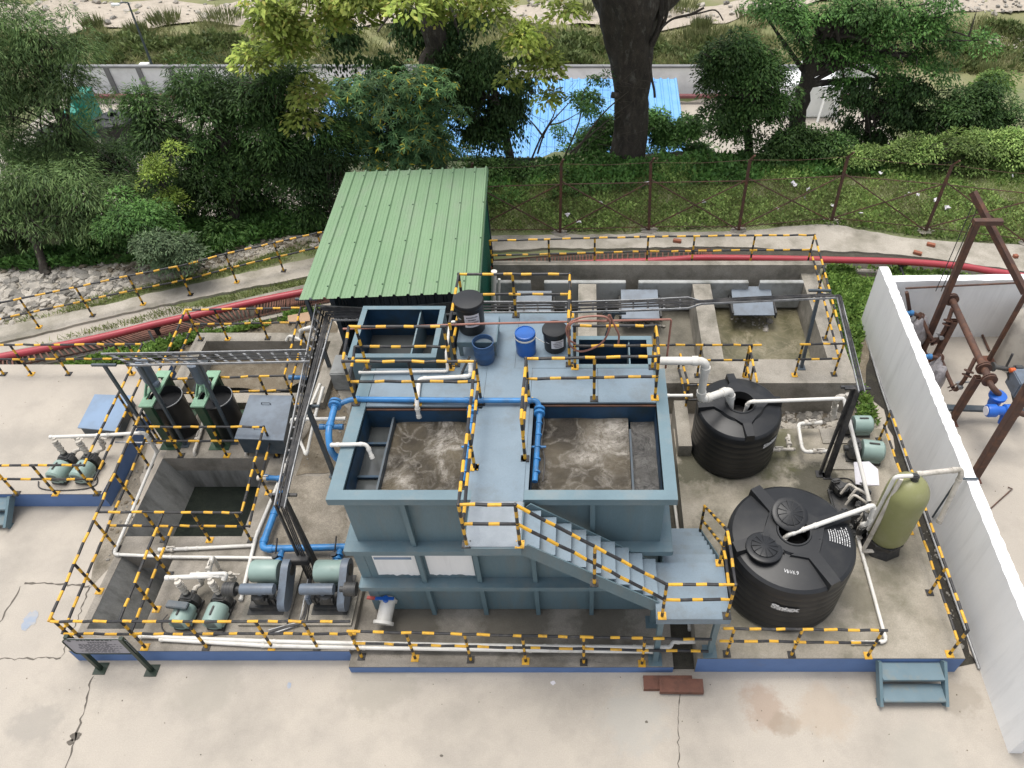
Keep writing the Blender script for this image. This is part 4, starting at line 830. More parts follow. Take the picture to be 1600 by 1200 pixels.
pipe('white pipe with unions between the two green mixer drums', [(321,645,.45),(313,676,.45),(303,706,.45),(309,724,.1)], .03, M['pvcd'], valves=[((321,647,.45),(0,1,0),.055),((309,683,.45),(0,1,0),.055)])
pipe('short dusty pipe dropping into the sump below the grey cover plate', [(387,690,.45),(384,708,.42),(388,724,.1)], .028, M['pvcd'])
pipe('white riser pipes beside the shed corner behind the drums', [Vector(WY(772,424,12.6)),Vector(WY(771,475,12.6))], .055, extra=[(.03,[Vector(WY(780,436,12.6)),Vector(WY(779,475,12.6))])])
pipe('thick white overflow pipe from the deck into the small black tank', [Vector((1.05,9.05,3.35)),Vector((2.02,9.05,3.35)),Vector((2.02,9.07,2.35)),Vector((2.65,9.50,2.18)),Vector((2.72,9.52,1.4))], .072)
pipe('white pipe crossing from the small black tank to the right hand pumps', [Vector((2.95,9.40,1.5)),Vector((2.98,9.38,1.98)),Vector((4.70,9.40,2.05)),Vector((4.72,9.36,2.02)),(1358,783,1.1)], .036)
pipe('white pipe running from the olive vessel into the big black tank', [Vector((3.15,6.62,1.55)),Vector((3.2,6.62,1.86)),Vector((3.55,6.7,1.95)),Vector((4.62,7.02,2.12)),Vector((4.66,7.0,1.62)),Vector((4.6,7.05,1.5))], .038)
pipe('white pipe lying on the mossy slab beside the big black tank', [(1339,836,.55),(1352,882,.55),(1385,1002,.55),(1362,1004,.55),(1330,1004,.55)], .030)
pipe('grey plastic standpipes left of the olive vessel', [(1357,795,1.15),(1340,832,.62),(1345,842,.56)], .036, M['pvcd'], extra=[(.036,[Vector((5.0,7.25,2.5)),Vector((4.95,7.2,2.0)),Vector((4.9,7.15,1.0)),Vector((4.85,7.1,.6)),Vector((5.05,7.1,.6))])])
pipe('white pipe looping down between cable tray and tank', [(505,605,1.5),(491,655,1.3),(479,712,.8),(468,687,.8)], .03)
pipe('white pipe crossing from the tank to the cable tray post', [(540,654,1.4),(457,655,1.4),(456,660,1.1)], .034)
pipe('white elbow pipes on the back corner of the shallow concrete tank', [(486,512,1.2),(471,515,1.2),(469,528,.7)], .045)
pipe('white elbow pipe resting on the rim of the shallow concrete tank', [(478,534,.75),(452,524,.75),(448,532,.6)], .035)
pipe('blue stub pipe with a flange at the right side of the sump', [(414,746,.5),(440,748,.5)], .05, M['bpipe'], valves=[((410,747,.5),(1,0,0),.06)])
pipe('blue stub pipe behind the grey cover plate', [(452,590,.8),(478,590,.8)], .05, M['bpipe'])
pipe('short blue stub pipe on the left tank wall', [(500,667,1.3),(536,667,1.3)], .05, M['bpipe'])
pipe('long white pipe lying in the gap beside the tank', [(1054,786,.10),(1062,850,.10),(1078,985,.10)], .03)
pipe('short white pipe stub between the deck corner and the basin', [(1042,618,2.0),(1082,618,2.0)], .03)
pipe('galvanised conduit on the ground along the white wall', [(1338,497,.05),(1345,497,.05),(1375,600,.05),(1440,790,.05),(1530,1045,.05)], .022, M['galv'], fit=False)
pipe('dark conduit bent over the top of the white wall', [(1457,808,.25),(1497,748,1.76),(1528,748,1.76)], .018, M['post'], fit=False)
pipe('grey plastic pipe behind the olive vessel at the white wall', [Vector((5.35,7.45,2.35)),Vector((6.1,7.55,2.35)),Vector((6.12,7.5,2.28)),Vector((6.05,7.3,1.2))], .045, M['pvcd'])
# rust coloured water line and the coiled hose over the deck
pipe('thin copper coloured pipe spanning above the deck drums', [Vector(WY(536,514,8.8)),Vector(WY(745,506,8.9)),Vector(WY(1049,499,9.2)),Vector(WY(1040,575,9.2))], .018, M['hose'], fit=False)
hp = [(899,537),(889,530),(885,515),(890,505),(905,497),(925,494),(945,495),(953,503),(950,520),(940,536),(922,546),(905,549),(893,542),(889,532),(893,505),(930,501),(948,502),(952,492),(957,502),(962,512),(967,524),(966,537)]
hz = [Vector(WY(u,v,8.60-.02*math.sin(i))) for i,(u,v) in enumerate(hp)]
th = thing('hose', 'coiled copper coloured hose hung on the deck railing', 'hose', hz[0]); q = MB(); q.tube(smooth(hz,6), .016, 8); q.build('coil', M['hose'], th)
# ================================================================ cable trays and their posts
def tray(label, runs, posts, group='cable trays'):
    """runs: (left pts, right pts, kind) in world space; kind 'ladder' or 'cables'"""
    th = thing('cable_tray', label, 'cable tray', runs[0][0][0], group); rg = random.Random(len(label))
    q = MB(); rn = MB(); cb = MB()
    for A, B_, kind in runs:
        for line in (A, B_):
            for a, b_ in zip(line, line[1:]): q.beam(a, b_, .018, .04)
        for a, b_, c, d in zip(A, A[1:], B_, B_[1:]):
            L = (b_-a).length; n = max(1,int(L/.24))
            for k in range(n):
                t_ = (k+.5)/n; rn.beam(a.lerp(b_,t_)-Vector((0,0,.015)), c.lerp(d,t_)-Vector((0,0,.015)), .035, .015)
        if kind:
            for k in range(kind):
                f = .12+.76*(k+.5)/kind; line = []
                for i,(a,b_) in enumerate(zip(A,B_)): line.append(a.lerp(b_, min(.9,max(.1,f+rg.uniform(-.06,.06))))+Vector((0,0,.005+rg.uniform(0,.03))))
                dense = []
                for a,b_ in zip(line,line[1:]):
                    n = max(2,int((b_-a).length/.5))
                    for i in range(n): dense.append(a.lerp(b_,i/n)+Vector((rg.uniform(-.012,.012),rg.uniform(-.012,.012),rg.uniform(-.004,.012))))
                dense.append(line[-1]); cb.tube(smooth(dense,3), rg.uniform(.009,.016), 5)
    nv = len(q.v); q.v += rn.v; q.f += [[i+nv for i in f] for f in rn.f]; q.m += rn.m; q.build('ladder', M['galv'], th, 0)
    if cb.v: cb.build('cable', M['cable'], th)
    for p in posts:
        p0, p1 = Vector(p[0]), Vector(p[1]); wd = p[2] if len(p) > 2 else .06; m_ = p[3] if len(p) > 3 else M['post']
        u = MB(); u.beam(p0, p1, wd, wd); u.cbox((p0.x,p0.y,p0.z+.008),(.16,.16,.016)); u.beam(p1+Vector((-.22,0,-.02)), p1+Vector((.22,0,-.02)), .045, .04); u.build('post', m_, th, 0)
    return th
z1 = 2.66
A = [G(158,553,z1), G(300,551,z1), G(478,547,z1)]; B_ = [G(203,571,z1), G(330,568,z1), G(484,565,z1)]
tray('galvanised cable ladder on three posts above the green mixer drums', [(A,B_,3)], [(Vector((-8.72,9.80,.35)),Vector((-8.66,9.70,2.63)),.05),(Vector((-8.05,9.70,.35)),Vector((-8.03,9.70,2.63)),.05),(Vector((-7.08,9.78,.35)),Vector((-7.03,9.78,2.63)),.05)])
z1 = 2.5
e = lambda u,v: G(u,v,z1)
lf, md, rt = [e(494,476),e(457,658),e(429,790)], [e(506,487),e(466,658),e(438,792)], [e(519,500),e(475,658),e(444,794)]
dn = lambda P_: P_[-1]
tray('double cable tray packed with black cables running between the sump and the tank', [(lf,md,2),(md,rt,7)], [(Vector((-4.74,6.98,.35)),Vector((-4.74,6.98,2.46)),.06,M['cable']),(G(522,742,.4),G(522,742,.4)+Vector((0,0,2.0)),.07),(G(520,690,.4)+Vector((-.5,2.0,0)),G(520,690,.4)+Vector((-.5,2.0,2.06)),.07)])
th = thing('cable_riser', 'black channel carrying cables down from the tray end to the blowers', 'cable tray', (-4.74,6.9,.35)); q = MB()
for dx in (-.09,.09): q.beam((-4.80+dx,6.93,2.5),(-4.72+dx,6.70,.37),.03,.05)
q.build('side_rail', M['cable'], th, 0)
q = MB()
for k in range(3): q.tube([(-4.82+k*.03,6.95,2.5),(-4.78+k*.03,6.78,1.4),(-4.75+k*.03,6.68,.38)], .012, 5)
q.build('cable', M['cable'], th)
q = MB(); q.bbox((-4.86,6.72,.95),(.42,.14,.16),.01); q.build('junction_box', M['cable'], th, 0)
A = [G(482,903,.38),G(469,972,.38),G(420,985,.38)]; B_ = [G(492,903,.38),G(480,972,.38),G(425,991,.38)]
tray('cable ladder lying on the slab between the two blowers', [(A,B_,4)], [])
A = [e(497,478),e(600,483),e(720,472)]; B_ = [e(519,500),e(600,500),e(720,489)]
tray('cable tray with a thick tangle of cables in front of the green roofed shed', [(A,B_,16)], [])
z3 = 2.85; f_ = lambda u,v: G(u,v,z3)
A = [f_(720,472),f_(895,472),f_(1000,469),f_(1075,465),f_(1096,471),f_(1200,465),f_(1296,461)]; B_ = [f_(720,489),f_(895,488),f_(1000,485),f_(1075,482),f_(1096,475),f_(1200,470),f_(1300,466)]
tray('long cable tray crossing above the settling basins from the deck to the right', [(A,B_,6)], [(G(921,600,.95),G(960,488,2.80),.05),(Vector((4.53,11.30,.95)),Vector((4.58,11.6,2.80)),.06)])
A = [f_(1296,461),f_(1308,466),f_(1342,612)]; B_ = [f_(1300,466),f_(1314,464),f_(1351,612)]
tray('narrow dark cable tray running down from the basins to the right hand pumps', [(A,B_,4)], [(Vector((4.62,8.80,.5)),Vector((4.66,8.95,2.8)),.09,M['cable']),(Vector((4.50,8.85,.5)),Vector((4.60,8.99,2.8)),.05,M['cable'])])
th = COL.objects[-1]

# ================================================================ pumps, blowers, mixers
def xf(mb, Mx): mb.v = [tuple(Mx @ Vector(p)) for p in mb.v]; return mb
def pump(label, loc, rz, neck=True, cover_box=False, manifold=True, scale=1.0):
    th = thing('pump', label, 'pump', loc, 'motor pumps'); Mx = Matrix.Translation(Vector(loc)) @ Matrix.Rotation(rz,4,'Z') @ Matrix.Scale(scale,4)
    q = MB(); q.lathe((0,0,.21), [(.02,-.40),(.135,-.40),(.165,-.37),(.168,-.10),(.160,-.06),(.10,-.05)], 28, axis='Y'); q.bbox((0,-.23,.10),(.30,.30,.12),.03); xf(q,Mx).build('motor', M['mot'], th)
    q = MB()
    for k in range(4): q.box(-.09,.09,-.402-.004,-.40,.14+k*.045,.155+k*.045)
    q.bbox((0,-.22,.385),(.035,.17,.02),.008); xf(q,Mx).build('vent', M['iron'], th)
    q = MB(); q.bbox((0,.06,.21),(.24,.16,.30),.03); q.lathe((0,.06,.20), [(.02,-.06),(.17,-.06),(.17,.05),(.12,.09),(.02,.10)], 24, axis='Y'); q.cyl((0,.08,.34),(0,.08,.42),.055,n=14); q.cyl((0,.12,.2),(0,.22,.2),.05,n=14); xf(q,Mx).build('volute', M['iron'], th)
    q = MB(); q.box(-.14,.14,-.38,.16,.0,.05); q.box(-.12,.12,-.36,-.30,.05,.1); q.box(-.12,.12,-.1,-.04,.05,.1); xf(q,Mx).build('base', M['iron'], th, 0)
    if cover_box: q = MB(); q.bbox((-.02,-.16,.44),(.34,.12,.08),.01,ry=.1); xf(q,Mx).build('terminal_box', M['post'], th)
    if neck:
        q = MB(); q.cyl((0,.08,.42),(0,.08,.48),.045,n=14); q.tube([(0,.08,.48),(-.02,.10,.62),(-.05,.14,.76)], .035, 12)
        for k, r in ((.50,.06),(.57,.052),(.63,.06),(.71,.055)): q.cyl((-.01,.09,k),(-.015,.095,k+.035),r,n=14)
        xf(q,Mx).build('discharge_pipe', M['pvcd'], th)
        q = MB(); q.cyl((0,.22,.2),(0,.30,.2),.042,n=14); q.tube(fillet([Vector((0,.30,.2)),Vector((.09,.36,.2)),Vector((.12,.38,.55))],.06), .033, 12); q.cyl((.11,.375,.33),(.115,.378,.38),.06,n=14); q.cyl((.115,.378,.43),(.12,.38,.47),.055,n=14); q.beam((.02,.38,.50),(.28,.38,.52),.03,.015); xf(q,Mx).build('suction_pipe', M['pvcd'], th)
    return th
pump('pale green motor pump left of the pair beside the trench', (-6.62,6.13,.352), R(-4), cover_box=True)
pump('pale green motor pump right of the pair, next to the first blower', (-6.08,6.13,.352), R(-4))
pump('pale green motor pump on the raised left platform, left of two', (-10.02,9.05,.402), R(-8))
pump('pale green motor pump on the raised left platform, close to the blue kerb', (-9.57,9.05,.402), R(-8))
pa_ = G(1348,664,.71); pump('pale green motor pump near the wall, the farther of two behind the cable post', (pa_.x-.26,pa_.y,.502), R(90), neck=False, scale=1.08)
pa_ = G(1363,705,.72); pump('pale green motor pump near the wall, the closer of two above the white cover sheet', (pa_.x-.28,pa_.y+.03,.502), R(82), neck=False, scale=1.2)
q = MB(); q.box(4.72,5.3,8.95,9.35,.503,.53); q.box(4.72,5.25,9.6,9.98,.503,.53); structure(q.build('plinth', M['oldc'], None, 0))
pipe('white pump manifold with four drops above the front left pumps', [(259,903,1.05),(352,899,1.05),(350,906,1.0)], .04, extra=[(.035,[(298,898,1.05),(354,896,1.1),(352,905,1.0)]),(.033,[(326,898,1.06),(332,870,1.10),(341,886,.42)])], valves=[((327,884,1.12),(0,1,0),.05)])
pipe('dusty white valve run from the small black tank to the wall pumps', [(1195,702,.75),(1245,702,.75),(1232,702,.75),(1232,680,.78)], .032, M['pvcd'], valves=[((1212,702,.75),(1,0,0),.06),((1232,690,.78),(0,1,0),.06)])
pipe('white pipe with two valves joining both wall pumps', [(1284,660,.8),(1247,662,.8),(1253,700,.8),(1258,706,.8),(1296,705,.8)], .036, valves=[((1264,660,.8),(1,0,0),.06),((1277,705,.8),(1,0,0),.06)])
pipe('dusty white union stack above the far wall pump', [(1302,652,1.0),(1304,630,1.35),(1312,618,1.7),(1330,622,1.7)], .05, M['pvcd'], valves=[((1304,640,1.1),(0,.3,1),.07),((1325,624,1.7),(0,.2,1),.075)])
q = MB(); n_ = 8; c0 = G(1354,741,1.0)
pts = [G(1334,722,1.02),G(1358,721,1.02),G(1372,733,1.0),G(1374,758,.95),G(1352,759,.93),G(1337,756,.95)]; q.poly(pts); q.poly([p-Vector((0,0,.012)) for p in pts][::-1]); tag(q.build('cover_sheet', M['paper'], None, 0), 'white sheet laid over equipment beside the olive vessel', 'sheet')
th = thing('pump_skid', 'dark cluttered pump skid under the white sheet beside the vessel', 'pump', (4.85,7.9,.5)); q = MB(); rg = random.Random(4)
q.bbox((4.85,7.95,.56),(.62,1.05,.10),.03)
for k in range(34): q.bbox((4.55+rg.random()*.6,7.4+rg.random()*1.0,.62+rg.random()*.22),(rg.uniform(.08,.22),rg.uniform(.08,.22),rg.uniform(.12,.3)),.025,rz=rg.uniform(0,1.5))
q.build('body', M['iron'], th)
q = MB()
for k in range(5): a = Vector((4.55+rg.random()*.5,7.5+rg.random()*.8,.8)); MB().tube(fillet([a,a+Vector((.1,.05,.25)),a+Vector((.3,-.1,.2))],.06),.025,8).build('pipe_run', M['pvcd'], th)
q = MB(); q.lathe((4.92,7.55,.98), [(.02,-.05),(.11,-.05),(.12,.0),(.11,.05),(.02,.05)], 18, axis='X'); q.lathe((4.78,7.62,.9),[(.02,-.04),(.10,-.04),(.10,.05),(.02,.05)],18,axis='Y'); q.build('valve_body', M['iron'], th)

def blower(label, loc, flip):
    s = -1 if flip else 1; th = thing('air_blower', label, 'blower', loc, 'air blowers'); L = Vector(loc); o = lambda x,y,z: (L.x+s*x, L.y+y, L.z+z)
    q = MB(); q.box(*sorted((L.x-.30,L.x+.30)),L.y-.12,L.y+.62,L.z,L.z+.06); q.box(L.x-.26,L.x+.26,L.y-.05,L.y+.10,L.z+.06,L.z+.16); q.build('base_frame', M['iron'], th, 0)
    q = MB(); q.bbox(o(0,.06,.33),(.34,.22,.26),.06); q.bbox(o(.20,.06,.33),(.10,.20,.22),.03); q.lathe(o(-.02,.02,.40),[(.02,-.06),(.10,-.05),(.11,.10),(.08,.12),(.02,.12)],20)
    for k in range(5): q.cyl(o(-.12+.06*k,-.06,.42),o(-.12+.06*k,-.03,.46),.018,n=8)
    q.build('rotor_casing', M['iron'], th)
    q = MB(); q.bbox(o(.30,.05,.33),(.09,.18,.20),.02); q.build('gear_case', M['grey'], th)
    q = MB(); q.lathe(o(.05,.02,.66), [(.01,-.30),(.088,-.30),(.092,-.28),(.092,.22),(.088,.24),(.02,.24)], 24, axis='X'); q.build('silencer', M['grey'], th)
    q = MB(); q.tube([o(.02,.02,.50),o(.02,.02,.62)],.05,12); q.build('duct', M['grey'], th)
    ex = -1 if flip else 1
    q = MB(); q.cyl((L.x+.05+(.24 if flip else -.30),L.y+.02,L.z+.66),(L.x+.05+(.32 if flip else -.38),L.y+.02,L.z+.66),.05,n=14); x0_ = L.x+.05+(.32 if flip else -.38); x1_ = x0_+(.19 if flip else -.19); q.cyl((x0_,L.y+.02,L.z+.66),(x1_,L.y+.02,L.z+.66),.115,n=24)
    for k in range(4): xx = x0_+(x1_-x0_)*(k+.5)/4; q.cyl((xx-.006,L.y+.02,L.z+.66),(xx+.006,L.y+.02,L.z+.66),.119,n=24)
    q.build('intake_filter', M['iron'], th)
    q = MB(); q.lathe(o(.0,.44,.50), [(.03,-.24),(.175,-.24),(.19,-.21),(.19,.19),(.175,.22),(.03,.22)], 30, axis='X'); q.bbox(o(0,.44,.30),(.36,.30,.10),.02); q.build('motor', M['mot'], th)
    # belt guard: flat oblong case standing beside rotor and motor
    gx = L.x+.36 if not flip else L.x+.27; q = MB(); pr = []
    for k in range(13): a = math.pi*k/12+math.pi; pr.append((math.cos(a)*.17, math.sin(a)*.17))
    for k in range(13): a = math.pi*k/12; pr.append((math.cos(a)*.20, .0+math.sin(a)*.20))
    p0, p1 = Vector((gx,L.y+.0,L.z+.30)), Vector((gx,L.y+.46,L.z+.52)); ax = (p1-p0).normalized(); up = Vector((0,-ax.z,ax.y)); out = []
    for k in range(13): a = math.pi/2+math.pi*k/12; out.append(p0+ax*(math.cos(a)*.17)+up*(math.sin(a)*.17))
    for k in range(13): a = -math.pi/2+math.pi*k/12; out.append(p1+ax*(math.cos(a)*.19)+up*(math.sin(a)*.19))
    n = len(out); q.add([p+Vector((-.06,0,0)) for p in out]+[p+Vector((.06,0,0)) for p in out], [list(range(n))[::-1],[i+n for i in range(n)]]+[(i,(i+1)%n,(i+1)%n+n,i+n) for i in range(n)]); q.build('belt_guard', M['grey'], th, 40)
    q = MB(); q.lathe((gx+.062,p1.y,p1.z), [(.001,0),(.10,0),(.10,.012),(.001,.012)], 20, axis='X'); q.build('guard_opening', M['iron'], th, 0)
    return th
blower('grey air blower with pale green motor, filter pointing left, beside the pumps', (-5.35,6.12,.352), False)
blower('grey air blower with pale green motor, filter pointing right, beside the tank', (-4.28,6.12,.352), True)
q = MB(); q.box(-4.75,-3.88,5.82,6.9,.353,.40); q.box(-5.75,-4.95,5.82,6.9,.353,.40); structure(q.build('plinth', M['oldc'], None, 0))

def mixer(label, loc):
    th = thing('dosing_mixer', label, 'mixer drum', loc, 'green framed mixer drums'); x, y, z = loc
    x += .10; q = MB(); q.lathe((x,y,z+.02), [(.28,0),(.295,.03),(.31,.90),(.322,.92),(.322,.96),(.30,.97)], 36, cap=(True,False)); q.lathe((x,y,z+.80), [(.001,0),(.30,0)], 36, cap=(False,False)); q.build('drum', M['tankp'], th)
    q = MB(); q.tube([(x+.31*math.cos(R(a)),y+.31*math.sin(R(a)),z+.985) for a in range(-60,62,10)], .007, 6); q.build('drum_edge', M['galv'], th); x -= .10
    for dy in (-.42,.42):
        q = MB(); q.box(x-.08,x+.08,y+dy-.05,y+dy-.04,z,z+1.2); q.box(x-.08,x-.068,y+dy-.039,y+dy+.03,z,z+1.2); q.box(x+.068,x+.08,y+dy-.039,y+dy+.03,z,z+1.2); q.box(x-.20,x+.20,y+dy-.12,y+dy+.12,z+.001,z+.014); q.build('leg', M['dgreen'], th, 0)
    q = MB(); q.box(x-.13,x-.06,y-.48,y+.48,z+1.20,z+1.235); q.box(x+.06,x+.13,y-.48,y+.48,z+1.20,z+1.235); q.box(x-.06,x+.06,y-.48,y-.30,z+1.201,z+1.236); q.box(x-.06,x+.06,y+.30,y+.48,z+1.201,z+1.236); q.box(x-.06,x+.06,y-.08,y+.12,z+1.201,z+1.236)
    q.beam((x-.10,y-.22,z+1.236),(x-.06,y-.06,z+1.42),.02,.06); q.beam((x+.10,y-.22,z+1.236),(x+.06,y-.06,z+1.42),.02,.06); q.build('top_frame', M['lgreen'], th, 0)
    q = MB(); q.lathe((x,y+.02,z+1.237), [(.10,0),(.10,.03),(.06,.05),(.06,.14),(.12,.15),(.12,.18),(.11,.19)], 24); q.build('gearbox', M['lgreen'], th)
    q = MB(); q.lathe((x,y+.02,z+1.42), [(.11,0),(.12,.03),(.12,.42),(.125,.44),(.125,.47),(.12,.475)], 28); q.bbox((x+.12,y-.05,z+1.40),(.10,.12,.10),.015); q.build('motor', M['grey'], th)
    q = MB(); q.cyl((x,y,z+.3),(x,y,z+1.25),.02,n=10); q.build('shaft', M['galv'], th)
    return th
mx = mixer('black mixer drum in a green frame, next to the raised left platform', (-8.32,10.10,.352))
dup(mx, (.98,.0,0), 'black mixer drum in a green frame, beside the grey cover plate')

def cover(label, px, z, thick, m, legs=None, handles=True):
    P_ = [G(u,v,z) for u,v in px]; c = sum(P_, Vector())/4; th = thing('cover_plate', label, 'cover', (c.x,c.y,legs if legs is not None else z-thick)); q = MB()
    q.prism([(p.x,p.y) for p in P_], z-.025, z); q.build('plate', m, th, 0)
    if legs is not None:
        q = MB(); I = [c+(p-c)*.93 for p in P_]; q.prism([(p.x,p.y) for p in I], legs, z-.026); q.build('skirt', M['post'], th, 0)
    if handles:
        q = MB()
        for f in (.22,.78): a = P_[0].lerp(P_[3],f).lerp(P_[1].lerp(P_[2],f),.35); b_ = P_[0].lerp(P_[3],f).lerp(P_[1].lerp(P_[2],f),.55); q.tube(fillet([a+Vector((0,0,.0)),a+Vector((0,0,.05)),b_+Vector((0,0,.05)),b_],.02),.009,6)
        q.build('handle', M['post'], th)
cover('pale blue steel cover on the raised left platform behind the pumps', [(148,616),(207,618),(184,674),(121,668)], .66, .2, M['bcover'], .402, False)
cover('large grey steel cover plate beside the second mixer drum', [(390,617),(457,618),(443,688),(366,685)], .98, .1, M['cover'], .5)

# ================================================================ black storage tanks
def rib_tank(label, c, r, zb, zt, arms_at, hole_r, lid=None, ribs=7, grp='black water tanks'):
    th = thing('storage_tank', label, 'water tank', (c[0],c[1],zb), grp); H = zt-zb; hs_ = H*.90; x, y = c
    pr = [(r*.96,0),(r*.97,.02)]; n = ribs
    for k in range(n):
        a, b_ = .05+(hs_-.10)*k/n, .05+(hs_-.10)*(k+1)/n; pr += [(r*.991,a),(r*1.0,a+.025),(r*1.0,b_-.035),(r*.991,b_-.012)]
    pr += [(r*.99,hs_-.04),(r*.98,hs_),(r*.93,hs_+.035)]
    q = MB(); q.lathe((x,y,zb), pr, 64, cap=(True,False)); q.build('body', M['tankp'], th, 40)
    dome = []; hd = H-hs_-.035
    for k in range(11): t_ = k/10; rr = r*.93+(hole_r-r*.93)*t_; dome.append((rr, hs_+.035+hd*math.sin(t_*math.pi/2)))
    q = MB(); q.lathe((x,y,zb), dome, 64, cap=(False,False)); q.build('dome', M['tankp'], th, 50)
    q = MB(); zt_ = H; q.lathe((x,y,zb), [(hole_r*1.75,zt_-.03),(hole_r*1.6,zt_+.035),(hole_r*1.12,zt_+.04),(hole_r*1.08,zt_+.06),(hole_r*.98,zt_+.06),(hole_r*.96,zt_-.12)], 48, cap=(False,False)); q.build('collar', M['tankp'], th, 30)
    q = MB(); q.lathe((x,y,zb+zt_-.40), [(.001,0),(hole_r*1.3,0)], 32, cap=(False,False)); q.build('opening', M['cable'], th, 0)
    for a in arms_at:                                    # raised buttress arms from the collar out to the shoulder
        a = R(a); d = Vector((math.cos(a),math.sin(a),0)); s = Vector((-d.y,d.x,0)); C_ = Vector((x,y,zb)); q = MB(); sec = []
        for rr, zz, wd in ((hole_r*1.25,zt_+.035,.62*r),(hole_r*1.95,zt_+.033,.20*r),(r*.985,zt_+.0,.18*r)):
            sec.append((rr,zz,wd))
        vs = []
        for rr, zz, wd in sec:
            zlow = hs_-.06 if rr > r*.9 else zz-.2
            vs += [C_+d*rr+s*(wd*.62)+Vector((0,0,zlow)), C_+d*rr+s*(wd*.5)+Vector((0,0,zz)), C_+d*rr-s*(wd*.5)+Vector((0,0,zz)), C_+d*rr-s*(wd*.62)+Vector((0,0,zlow))]
        q.add(vs, [(k*4+j,k*4+j+1,(k+1)*4+j+1,(k+1)*4+j) for k in (0,1) for j in range(3)]+[(8,9,10,11)]); q.build('arm', M['tankp'], th, 0)
    return th
c1 = (2.87,9.50); t1 = rib_tank('smaller black ribbed plastic tank with white pipes going into its open top', c1, .80, .502, 1.80, (-84,8,96,182), .26)
c2 = (3.30,6.64); t2 = rib_tank('big black ribbed plastic tank with two loose lids, in front of the olive vessel', c2, 1.02, .502, 1.90, (118,20,-62,195), .25)
def cyl_text(c, r, a_mid, z, dirn=1, slope=0):
    return lambda X, Y: Vector((c[0]+(r+.006)*math.cos(a_mid+X/r), c[1]+(r+.006)*math.sin(a_mid+X/r), z+Y+slope*X))
text_on(t1, 'Sintex', .15, cyl_text(c1, .80, R(-48), 1.40), M['lett'], .010)
text_on(t2, 'Sintex', .165, cyl_text(c2, 1.025, R(-102), 1.32), M['lett'], .011)
wrap_rows(t2, t2, c2, 1.025, 1.235, 1.262, R(-112), R(-93), 1, M['lett'], 5)
# handwritten mark and printed notice on the dome
def dome_pt(c, r, hole, zb, H, rad, a, off=.006):
    hs_ = H*.90; hd = H-hs_-.035; t_ = (r*.93-rad)/(r*.93-hole); return Vector((c[0]+rad*math.cos(a), c[1]+rad*math.sin(a), zb+hs_+.035+hd*math.sin(max(0,min(1,t_))*math.pi/2)+off))
text_on(t2, 'VbV6.9', .078, lambda X,Y: dome_pt(c2,1.02,.25,.502,1.398,.70-Y, R(-103)+X/.70, .008), M['lett'], .0)
rg = random.Random(9); mbn = MB()
for k in range(9):
    rad = .56+.04*k
    a = R(-14); e_ = R(8)*rg.uniform(.6,1)
    while a < e_:
        d_ = R(rg.uniform(1,4)); p = [dome_pt(c2,1.02,.25,.502,1.398,rr_,aa,.008) for rr_,aa in ((rad,a),(rad,a+d_),(rad+.015,a+d_),(rad+.015,a))]; mbn.add(p,[(0,1,2,3)]); a += d_+R(.8)
mbn.build('printed_notice', M['lett'], t2, 0)
def lid(label, p, r, tilt, rz):
    th = thing('tank_lid', label, 'lid', p, 'round tank lids'); Mx = Matrix.Translation(Vector(p)) @ Matrix.Rotation(rz,4,'Z') @ Matrix.Rotation(tilt,4,'X'); q = MB()
    q.lathe((0,0,0), [(r*1.0,-.03),(r*1.0,0),(r*.93,.012),(r*.72,.012),(r*.70,.03),(r*.66,.034),(.001,.05)], 40); xf(q,Mx).build('disc', M['tankp'], th)
    q = MB()
    for k in range(12): a = 2*math.pi*k/12; q.cbox((.48*r*math.cos(a),.48*r*math.sin(a),.046),(r*.55,.010,.006),rz=a)
    xf(q,Mx).build('ridge', M['tankp'], th, 0)
lid('round black lid leaning half over the opening of the big black tank', (3.27,6.92,2.02), .29, R(14), R(10))
lid('round black lid lying on the left shoulder of the big black tank', (2.78,6.35,1.94), .29, R(-6), R(-30))
q = MB(); 

# olive pressure vessel
vx, vy = 5.25, 7.30; th = thing('pressure_vessel', 'olive green fibreglass pressure vessel on a black base beside the white wall', 'vessel', (vx,vy,.5)); r = .345
pr = [(r*.55,.26),(r*.85,.32),(r*.98,.42),(r,.52),(r,1.52)]+[(r*math.cos(R(a)), 1.52+.40*math.sin(R(a))) for a in (12,25,38,50,62,74,84)]
q = MB(); q.lathe((vx,vy,.5), pr, 44); q.build('shell', M['frp'], th, 60)
q = MB(); q.lathe((vx,vy,.502), [(r*1.02,0),(r*1.0,.05),(r*.86,.16),(r*.98,.32),(r*.90,.33)], 8, cap=(True,False)); q.build('base', M['cable'], th, 30)
q = MB(); q.cyl((vx,vy,2.40),(vx,vy,2.50),.065,n=10); q.bbox((vx-.02,vy,2.50),(.12,.10,.07),.02); q.build('cap', M['cable'], th)
q = MB(); q.tube(fillet([Vector((vx-.06,vy,2.51)),Vector((vx-.34,vy-.02,2.52)),Vector((vx-.36,vy-.02,1.0))],.08), .034, 12); q.build('inlet_pipe', M['pvc'], th)

